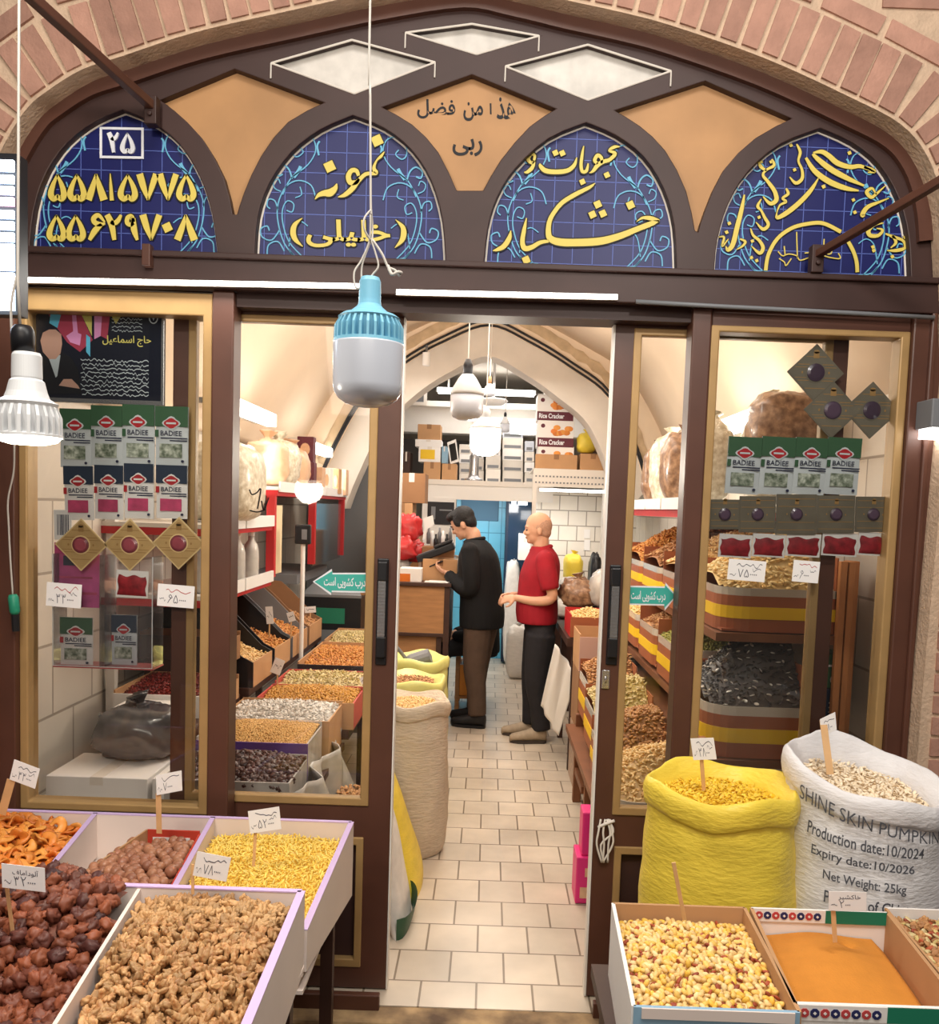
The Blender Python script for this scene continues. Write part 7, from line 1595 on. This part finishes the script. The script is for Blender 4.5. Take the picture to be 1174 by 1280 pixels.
m = MB(); pts = [(578, 398), (580, 385), (586, 376), (598, 374), (594, 385), (589, 402)]; q = [W(x, y, 5.6) for x, y in pts]; ribbon(m, [(v.x, v.z) for v in cr(q, 4) for v in [Vector(v)]], [.012]*21, 5.598, 5.602); tag(m.build('red_ribbon', mat('ribbon_red', (196, 66, 56), .5)), 'thin red ribbon dangling from the ceiling above the white lamp', 'ribbon')
for k, (x0, x1, y, Y, lb) in enumerate(((548, 668, 488, 9.7, 'long glowing tube across the ceiling at the back'), (612, 672, 526, 9.75, 'glowing tube under the white beam at the back'), (640, 668, 535, 9.78, 'short glowing bar for a tube reflection, upper of two by the rice cracker stack'), (640, 668, 541, 9.78, 'short glowing bar for a tube reflection, lower of two by the rice cracker stack'))):  # the two short ones are tube reflections built as glowing bars
    a, b = W(x0, y, Y), W(x1, y, Y); r = thing('tube_light', lb, 'light fixture', a); m = MB(); m.tube([(a.x, Y, a.z), (b.x, Y, a.z)], (.035, .022, .014, .014)[k], 10); m.build('tube', 'tube_glow', r); m = MB(); m.box(a.x-.02, b.x+.02, Y+.03, Y+.06, a.z-.01, a.z+.04); m.box(a.x+.1, a.x+.12, Y+.04, Y+.06, a.z+.02, 3.31 if k == 0 else 2.96 if False else a.z+.045); m.build('housing', 'white_paint', r)
r = thing('air_vent', 'small white framed vent on the beam at the left back', 'vent', W(523, 496, 9.78)); X0, X1, Y0, Y1, Z0, Z1 = rbox(513, 534, 486, 506, 9.76, .03); m = MB(); m.plate([(X0, Z0), (X1, Z0), (X1, Z1), (X0, Z1)], [[(X0+.035, Z0+.035), (X1-.035, Z0+.035), (X1-.035, Z1-.05), (X0+.035, Z1-.05)]], Y0, Y1); m.build('frame', 'putty_white', r); m = MB(); m.box(X0+.03, X1-.03, Y0+.015, Y1, Z0+.03, Z1-.04); m.build('grille', 'grey_plastic', r)
# ================================================================== PEOPLE
mat('skin', (206, 158, 130), .5, vary=(20, .06)); mat('skin_two', (212, 162, 132), .5, vary=(20, .06)); mat('hair_black', (22, 20, 22), .6, bump=(90, .5)); mat('hair_shaven', (186, 144, 120), .7, vary=(120, .25))
mat('shirt_black', (7, 7, 10), .85, vary=(14, .25), bump=(10, .5)); mat('trouser_brown', (84, 66, 54), .85, vary=(12, .15), bump=(9, .5)); mat('trouser_black', (34, 32, 36), .85, vary=(12, .2), bump=(9, .5))
mat('polo_red', (156, 18, 36), .8, vary=(14, .15), bump=(10, .4)); mat('shoe_black', (26, 24, 26), .6); mat('shoe_tan', (168, 150, 128), .75, vary=(30, .15)); mat('shoe_sole', (60, 50, 44), .7); mat('eye_dark', (30, 22, 22), .3); mat('lip', (168, 104, 92), .5)
def voxel(mb, name, m, parent, size=.008, it=6, fac=.5):
    me = bpy.data.meshes.new('tmp'); me.from_pydata(mb.v, [], mb.f)
    bm = bmesh.new(); bm.from_mesh(me); bmesh.ops.remove_doubles(bm, verts=bm.verts, dist=1e-6); bmesh.ops.recalc_face_normals(bm, faces=bm.faces); bm.to_mesh(me); bm.free()
    o = bpy.data.objects.new('tmp', me); COL.objects.link(o)
    r = o.modifiers.new('r', 'REMESH'); r.mode = 'VOXEL'; r.voxel_size = size; s = o.modifiers.new('s', 'SMOOTH'); s.iterations = it; s.factor = fac
    bpy.context.view_layer.update()
    out = bpy.data.meshes.new_from_object(o.evaluated_get(bpy.context.evaluated_depsgraph_get())); bpy.data.objects.remove(o)
    out.name = name; out.materials.clear(); out.materials.append(MATS[m]); out.polygons.foreach_set('use_smooth', [True]*len(out.polygons))
    ob = bpy.data.objects.new(name, out); COL.objects.link(ob); ob.parent = parent; return ob
def limb(mb, pts, rs, n=12):
    """tapered limb with round ends"""
    q = cr([(*p, r) for p, r in zip(pts, rs)], 5); mb.tube([a[:3] for a in q], [a[3] for a in q], n)
    mb.ell(pts[0], rs[0], 10, 8); mb.ell(pts[-1], rs[-1], 10, 8)
def loft(mb, secs, n=20):
    """torso or garment from elliptical sections (cx, cy, z, rx, ry)"""
    secs = cr(secs, 4); vs = []
    for cx, cy, z, rx, ry in secs:
        for j in range(n):
            a = 2*PI*j/n; vs.append((cx+rx*math.cos(a), cy+ry*math.sin(a), z))
    k = len(secs); mb.add(vs, [(i*n+j, i*n+(j+1) % n, (i+1)*n+(j+1) % n, (i+1)*n+j) for i in range(k-1) for j in range(n)]+[tuple(range(n-1, -1, -1)), tuple(range((k-1)*n, k*n))])
def hand(mb, wrist, d, palm_n, curl=.5, side=1, s=1.0):
    """five separate fingers: wrist point, finger direction d, palm normal, curl, thumb side"""
    wv = Vector(wrist); d = Vector(d).normalized(); pn = Vector(palm_n); pn = (pn-d*pn.dot(d)).normalized(); sd = d.cross(pn).normalized()*side
    c = wv+d*.048*s
    M = Matrix((d, sd, pn)).transposed(); mb.ell(c, (.052*s, .040*s, .017*s), 12, 8, 0, M)
    for k, (off, ln) in enumerate(((.030, .070), (.010, .080), (-.010, .074), (-.029, .058))):
        p0 = wv+d*.082*s+sd*off*s; a = curl*(1+.12*k); pts = [p0]; ang = 0
        for seg in (.46, .32, .22):
            ang += a; pts.append(pts[-1]+(d*math.cos(ang)+pn*math.sin(ang))*ln*seg*s)
        limb(mb, pts, [.0095*s, .009*s, .0085*s, .0075*s], 8)
    t0 = wv+d*.030*s+sd*.036*s
    limb(mb, [t0, t0+d*.024*s+sd*.022*s+pn*.010*s, t0+d*.052*s+sd*.022*s+pn*.022*s], [.012*s, .0105*s, .0085*s], 8)
def head(mb, M):
    T = lambda p: M @ Vector(p); R3 = M.to_3x3()
    E = lambda c, r: mb.ell(T(c), r, 16, 12, 0, R3)
    E((-.012, 0, .185), (.100, .077, .092)); E((.012, 0, .150), (.084, .070, .085)); E((.030, 0, .095), (.058, .055, .062)); E((.060, 0, .060), (.026, .030, .024)); E((.078, 0, .165), (.018, .045, .018))
    E((.092, 0, .118), (.020, .015, .014)); mb.tube([T((.082, 0, .150)), T((.096, 0, .130)), T((.103, 0, .116))], [.010, .012, .012], 8); E((.078, 0, .085), (.013, .024, .012)); E((.070, .030, .118), (.022, .022, .02)); E((.070, -.030, .118), (.022, .022, .02))
    for s in (-1, 1): E((-.012, s*.077, .130), (.020, .010, .032))
    limb(mb, [T((-.030, 0, .10)), T((-.028, 0, .02)), M @ Vector((-.02, 0, -.06))], [.058, .056, .062], 14)
def face(root, M, brow='hair_black'):
    T = lambda p: M @ Vector(p); R3 = M.to_3x3()
    for s in (-1, 1):
        m = MB(); m.ell(T((.082, s*.032, .143)), (.009, .013, .007), 10, 8, 0, R3); o = m.build('eye', 'eye_dark', None, smooth=True); o.parent = root
        m = MB(); m.tube([T((.092, s*.016, .166)), T((.091, s*.032, .170)), T((.078, s*.050, .164))], [.004, .0055, .003], 6); o = m.build('eyebrow', brow, None); o.parent = root
    m = MB(); m.ell(T((.088, 0, .084)), (.006, .022, .007), 10, 6, 0, R3); o = m.build('mouth', 'lip', None, smooth=True); o.parent = root
def place(root, x, y, rz): root.location = (x, y, 0); root.rotation_euler = (0, 0, rz)
def shoe(root, x, y, toe, mm, sole):
    m = MB(); c_, s_ = math.cos(toe), math.sin(toe); R = lambda u, v, z: (x+u*c_-v*s_, y+u*s_+v*c_, z)
    secs = [(-.09, .034, .085), (-.065, .042, .115), (0, .045, .112), (.06, .050, .082), (.12, .050, .064), (.175, .038, .052), (.195, .012, .035)]; vs = []; n = 12
    for u, hw, h in secs:
        for j in range(n):
            a = 2*PI*j/n; vs.append(R(u, hw*math.cos(a), max(.012, .018+h*.5+h*.5*math.sin(a)) if math.sin(a) > -.6 else .012))
    k = len(secs); m.add(vs, [(i*n+j, i*n+(j+1) % n, (i+1)*n+(j+1) % n, (i+1)*n+j) for i in range(k-1) for j in range(n)]+[tuple(range(n)), tuple(range((k-1)*n, k*n))])
    o = m.build('shoe', mm, None, smooth=True); o.parent = root
    q = MB(); ol = [R(u, v*1.06, 0)[:2] for u, v in ((-.09, -.02), (-.07, -.038), (0, -.041), (.07, -.048), (.13, -.046), (.172, -.03), (.19, 0), (.172, .03), (.13, .046), (.07, .048), (0, .041), (-.07, .038), (-.09, .02))]
    q.plate(ol, [], .001, .022, 0, 'Z'); p = q.build('sole', sole, None); p.parent = o
def person(label, yaw, pos, cfg):
    root = thing('person', label, 'person', pos); S = cfg.get('scale', 1.0); lean = cfg.get('lean', 0)
    b = MB()
    # core of the body
    loft(b, [(0, 0, .86, .07, .11), (0, 0, 1.0, .085, .125), (.0+lean*.3, 0, 1.15, .08, .12), (lean*.7, 0, 1.33, .09, .14), (lean, 0, 1.44, .06, .12), (lean+.005, 0, 1.49, .045, .05)])
    HM = Matrix.Translation((lean+cfg.get('hf', .02), 0, cfg.get('hz', 1.50))) @ Matrix.Rotation(cfg.get('turn', 0), 4, 'Z') @ Matrix.Rotation(cfg.get('nod', 0), 4, 'Y')
    head(b, HM)
    limb(b, [(lean, 0, 1.42), (lean+.008, 0, 1.50), (lean+.012, 0, 1.54)], [.07, .062, .058])
    for s, A in ((1, cfg['left']), (-1, cfg['right'])):
        limb(b, A['arm'], [.050, .045, .040, .036, .027], 12)
        hand(b, A['arm'][-1], A['dir'], A['palm'], A.get('curl', .5), A.get('thumb', s))
    for L in (cfg['lleg'], cfg['rleg']): limb(b, L, [.07, .055, .045, .035])
    voxel(b, 'body', cfg['skin'], root, .0065, 3)
    # shirt or jacket
    c = MB(); loft(c, cfg['shirt'], 24)
    for A in (cfg['left'], cfg['right']):
        pts = A['arm'] if cfg['sleeve'] == 'long' else A['arm'][:2]+[tuple(Vector(A['arm'][1]).lerp(Vector(A['arm'][2]), cfg.get('cut', .6)))]
        rr_ = [.072, .068, .062, .056, .046][:len(pts)] if cfg['sleeve'] == 'long' else [.075, .074, .070]
        if cfg['sleeve'] == 'long': pts = pts[:-1]+[tuple(Vector(pts[-2]).lerp(Vector(pts[-1]), .92))]
        q = cr([(*p, r) for p, r in zip(pts, rr_)], 5); c.tube([a[:3] for a in q], [a[3] for a in q], 14); c.ell(pts[0], .075, 12, 8)
    voxel(c, 'shirt', cfg['shirt_m'], root, .010, 5)
    k = MB(); ring_ = [(lean+.004+.074*math.cos(a), .074*math.sin(a), 1.495+.018*(-math.cos(a))) for a in [2*PI*i/16 for i in range(17)]]; k.tube(ring_, .017, 8); o = k.build('collar', cfg['shirt_m'], None, smooth=True); o.parent = root
    t = MB(); loft(t, [(0, 0, .80, .10, .15), (0, 0, .90, .125, .175), (0, 0, 1.0, .115, .165), (0, 0, 1.04, .105, .155)])
    for L in (cfg['lleg'], cfg['rleg']):
        q = cr([(*p, r) for p, r in zip(L, (.118, .094, .078, .074))], 5); t.tube([a[:3] for a in q], [a[3] for a in q], 14); t.ell(L[0], .10, 12, 8)
    voxel(t, 'trousers', cfg['trouser_m'], root, .011, 5)
    for (x, y, a) in cfg['shoes']: shoe(root, x, y, a, cfg['shoe_m'], cfg.get('sole', 'shoe_sole'))
    face(root, HM, cfg.get('brow', 'hair_black'))
    h = MB(); T = lambda p: HM @ Vector(p); R3 = HM.to_3x3()
    if cfg['hair'] == 'full':
        h.ell(T((-.024, 0, .200)), (.102, .084, .090), 18, 12, 0, R3); h.ell(T((.045, 0, .238)), (.062, .066, .042), 14, 10, 0, R3); h.ell(T((-.060, 0, .145)), (.056, .074, .075), 14, 10, 0, R3)
        for s in (-1, 1): h.ell(T((.016, s*.070, .175)), (.040, .012, .045), 10, 8, 0, R3)
        voxel(h, 'hair', 'hair_black', root, .008, 4)
    else:
        h.ell(T((-.030, 0, .172)), (.086, .0785, .086), 18, 12, 0, R3); h.ell(T((-.045, 0, .12)), (.062, .068, .055), 18, 12, 0, R3)
        for s in (-1, 1): h.ell(T((-.010, s*.066, .160)), (.030, .014, .030), 10, 8, 0, R3)
        voxel(h, 'hair', 'hair_shaven', root, .008, 4)
    root.rotation_euler = (0, 0, yaw); root.scale = (S, S, S)
    return root
# local axes: x forward, y the person's left, z up
sh = .20
man1 = person('person with dark hair in a black jacket bowing over a phone at the counter', PI-.30, (-.03, 7.12, 0), dict(
    skin='skin', lean=.08, nod=.50, turn=.10, hf=.035, hz=1.49, hair='full', sleeve='long', shirt_m='shirt_black', trouser_m='trouser_brown', shoe_m='shoe_black', sole='shoe_black', scale=1.02,
    left=dict(arm=[(.06, .19, 1.41), (.03, .23, 1.26), (.03, .235, 1.12), (.14, .17, 1.13), (.28, .07, 1.22)], dir=(.8, -.25, .25), palm=(.1, -.3, .9), curl=.55, thumb=-1),
    right=dict(arm=[(.06, -.19, 1.41), (.03, -.23, 1.26), (.05, -.235, 1.12), (.16, -.15, 1.14), (.28, -.03, 1.21)], dir=(.8, .25, .2), palm=(.1, .3, .9), curl=.5, thumb=1),
    shirt=[(.0, 0, .80, .175, .22), (.0, 0, .92, .18, .22), (.01, 0, 1.05, .17, .215), (.03, 0, 1.22, .172, .22), (.045, 0, 1.36, .155, .22), (.055, 0, 1.43, .125, .185), (.075, 0, 1.50, .085, .09)],
    lleg=[(0, .095, .84), (.015, .10, .50), (-.01, .10, .28), (-.02, .10, .10)], rleg=[(0, -.095, .84), (.05, -.10, .50), (.06, -.10, .28), (.06, -.10, .10)], shoes=[(.0, .105, .08), (.09, -.105, -.05)]))
man2 = person('person with a shaven head in a red polo shirt facing the counter', PI+.04, (.425, 6.72, 0), dict(
    skin='skin_two', lean=.01, nod=.06, turn=-.05, hf=.03, hz=1.495, hair='short', sleeve='short', cut=.55, shirt_m='polo_red', trouser_m='trouser_black', shoe_m='shoe_tan', scale=1.0, brow='hair_shaven',
    left=dict(arm=[(.0, .195, 1.42), (-.025, .235, 1.28), (-.055, .245, 1.14), (.06, .20, 1.105), (.20, .10, 1.115)], dir=(.9, -.2, -.12), palm=(-.1, -.7, -.6), curl=.5, thumb=1),
    right=dict(arm=[(.0, -.195, 1.42), (-.01, -.235, 1.28), (-.02, -.24, 1.15), (.10, -.18, 1.11), (.22, -.06, 1.12)], dir=(.9, .2, -.15), palm=(-.1, .6, -.6), curl=.6, thumb=-1),
    shirt=[(.025, 0, .92, .155, .195), (.03, 0, 1.02, .165, .20), (.03, 0, 1.15, .155, .195), (.02, 0, 1.28, .155, .205), (.005, 0, 1.38, .14, .205), (.0, 0, 1.45, .112, .175), (.012, 0, 1.51, .078, .085)],
    lleg=[(0, .095, .84), (.02, .10, .50), (-.01, .10, .28), (-.03, .10, .10)], rleg=[(0, -.095, .84), (.03, -.10, .50), (.03, -.10, .28), (.03, -.10, .10)], shoes=[(.02, .105, .05), (.07, -.105, -.05)]))
# phone held in the first man's hands, and the watch on his wrist
def wpt(root, p, yaw, s): return root.location+Matrix.Rotation(yaw, 3, 'Z') @ (Vector(p)*s)
a = wpt(man1, (.40, .02, 1.285), PI-.30, 1.02); m = MB(); M = Matrix.Translation(a) @ Matrix.Rotation(PI-.30, 4, 'Z') @ Matrix.Rotation(.45, 4, 'Y'); m.box(-.07, .07, -.036, .036, -.005, .005, 0, M); m.box(-.066, .066, -.033, .033, .005, .006, 1, M)
tag(m.build('mobile_phone', ['black_plastic', 'grey_plastic']), 'dark mobile phone held over the counter by the dark haired person', 'phone')
# third person seated on the stool, mostly hidden behind the first
def seated():
    root = thing('person', 'person in dark clothes seated behind the dark haired one, hand resting low', 'person', (.0, 7.66, 0)); b = MB()
    HM = Matrix.Translation((.04, 0, 1.03)) @ Matrix.Rotation(.3, 4, 'Y'); head(b, HM); loft(b, [(0, 0, .50, .09, .13), (0, 0, .75, .08, .12), (.02, 0, .93, .09, .14), (.03, 0, 1.0, .05, .06)])
    la = [(.02, .19, .94), (.06, .24, .80), (.12, .24, .70), (.20, .19, .68), (.27, .12, .67)]; ra = [(.02, -.19, .94), (.06, -.23, .80), (.12, -.22, .70), (.20, -.14, .68), (.28, -.06, .67)]
    for A, t in ((la, 1), (ra, -1)): limb(b, A, [.05, .045, .04, .036, .027]); hand(b, A[-1], (.9, -.2*t, -.2), (-.1, -.5*t, -.7), .55, t)
    ll = [(.02, .10, .58), (.22, .11, .575), (.36, .11, .52), (.37, .11, .30), (.36, .11, .10)]; rl = [(.02, -.10, .58), (.22, -.11, .575), (.36, -.11, .52), (.38, -.11, .30), (.38, -.11, .10)]
    for L in (ll, rl): limb(b, L, [.07, .065, .055, .045, .035])
    voxel(b, 'body', 'skin', root, .008, 3)
    c = MB(); loft(c, [(-.01, 0, .52, .13, .185), (0, 0, .68, .13, .18), (.01, 0, .85, .125, .19), (.02, 0, .95, .10, .165), (.03, 0, .995, .065, .08)])
    for A in (la, ra): q = cr([(*p, r) for p, r in zip(A[:4]+[tuple(Vector(A[3]).lerp(Vector(A[4]), .8))], (.07, .065, .06, .055, .045))], 4); c.tube([w_[:3] for w_ in q], [w_[3] for w_ in q], 12)
    voxel(c, 'shirt', 'shirt_black', root, .011, 5)
    t = MB(); loft(t, [(0, 0, .49, .12, .17), (0, 0, .58, .13, .18), (0, 0, .66, .12, .17)])
    for L in (ll, rl): q = cr([(*p, r) for p, r in zip(L, (.09, .085, .078, .065, .06))], 4); t.tube([w_[:3] for w_ in q], [w_[3] for w_ in q], 12)
    voxel(t, 'trousers', 'trouser_black', root, .011, 5)
    shoe(root, .40, .11, 0, 'shoe_black', 'shoe_black'); shoe(root, .42, -.11, 0, 'shoe_black', 'shoe_black'); face(root, HM)
    h = MB(); R3 = HM.to_3x3(); T = lambda p: HM @ Vector(p); h.ell(T((-.024, 0, .200)), (.102, .084, .090), 18, 12, 0, R3); h.ell(T((-.060, 0, .145)), (.056, .074, .075), 14, 10, 0, R3); voxel(h, 'hair', 'hair_black', root, .009, 4)
    root.rotation_euler = (0, 0, PI)
seated()
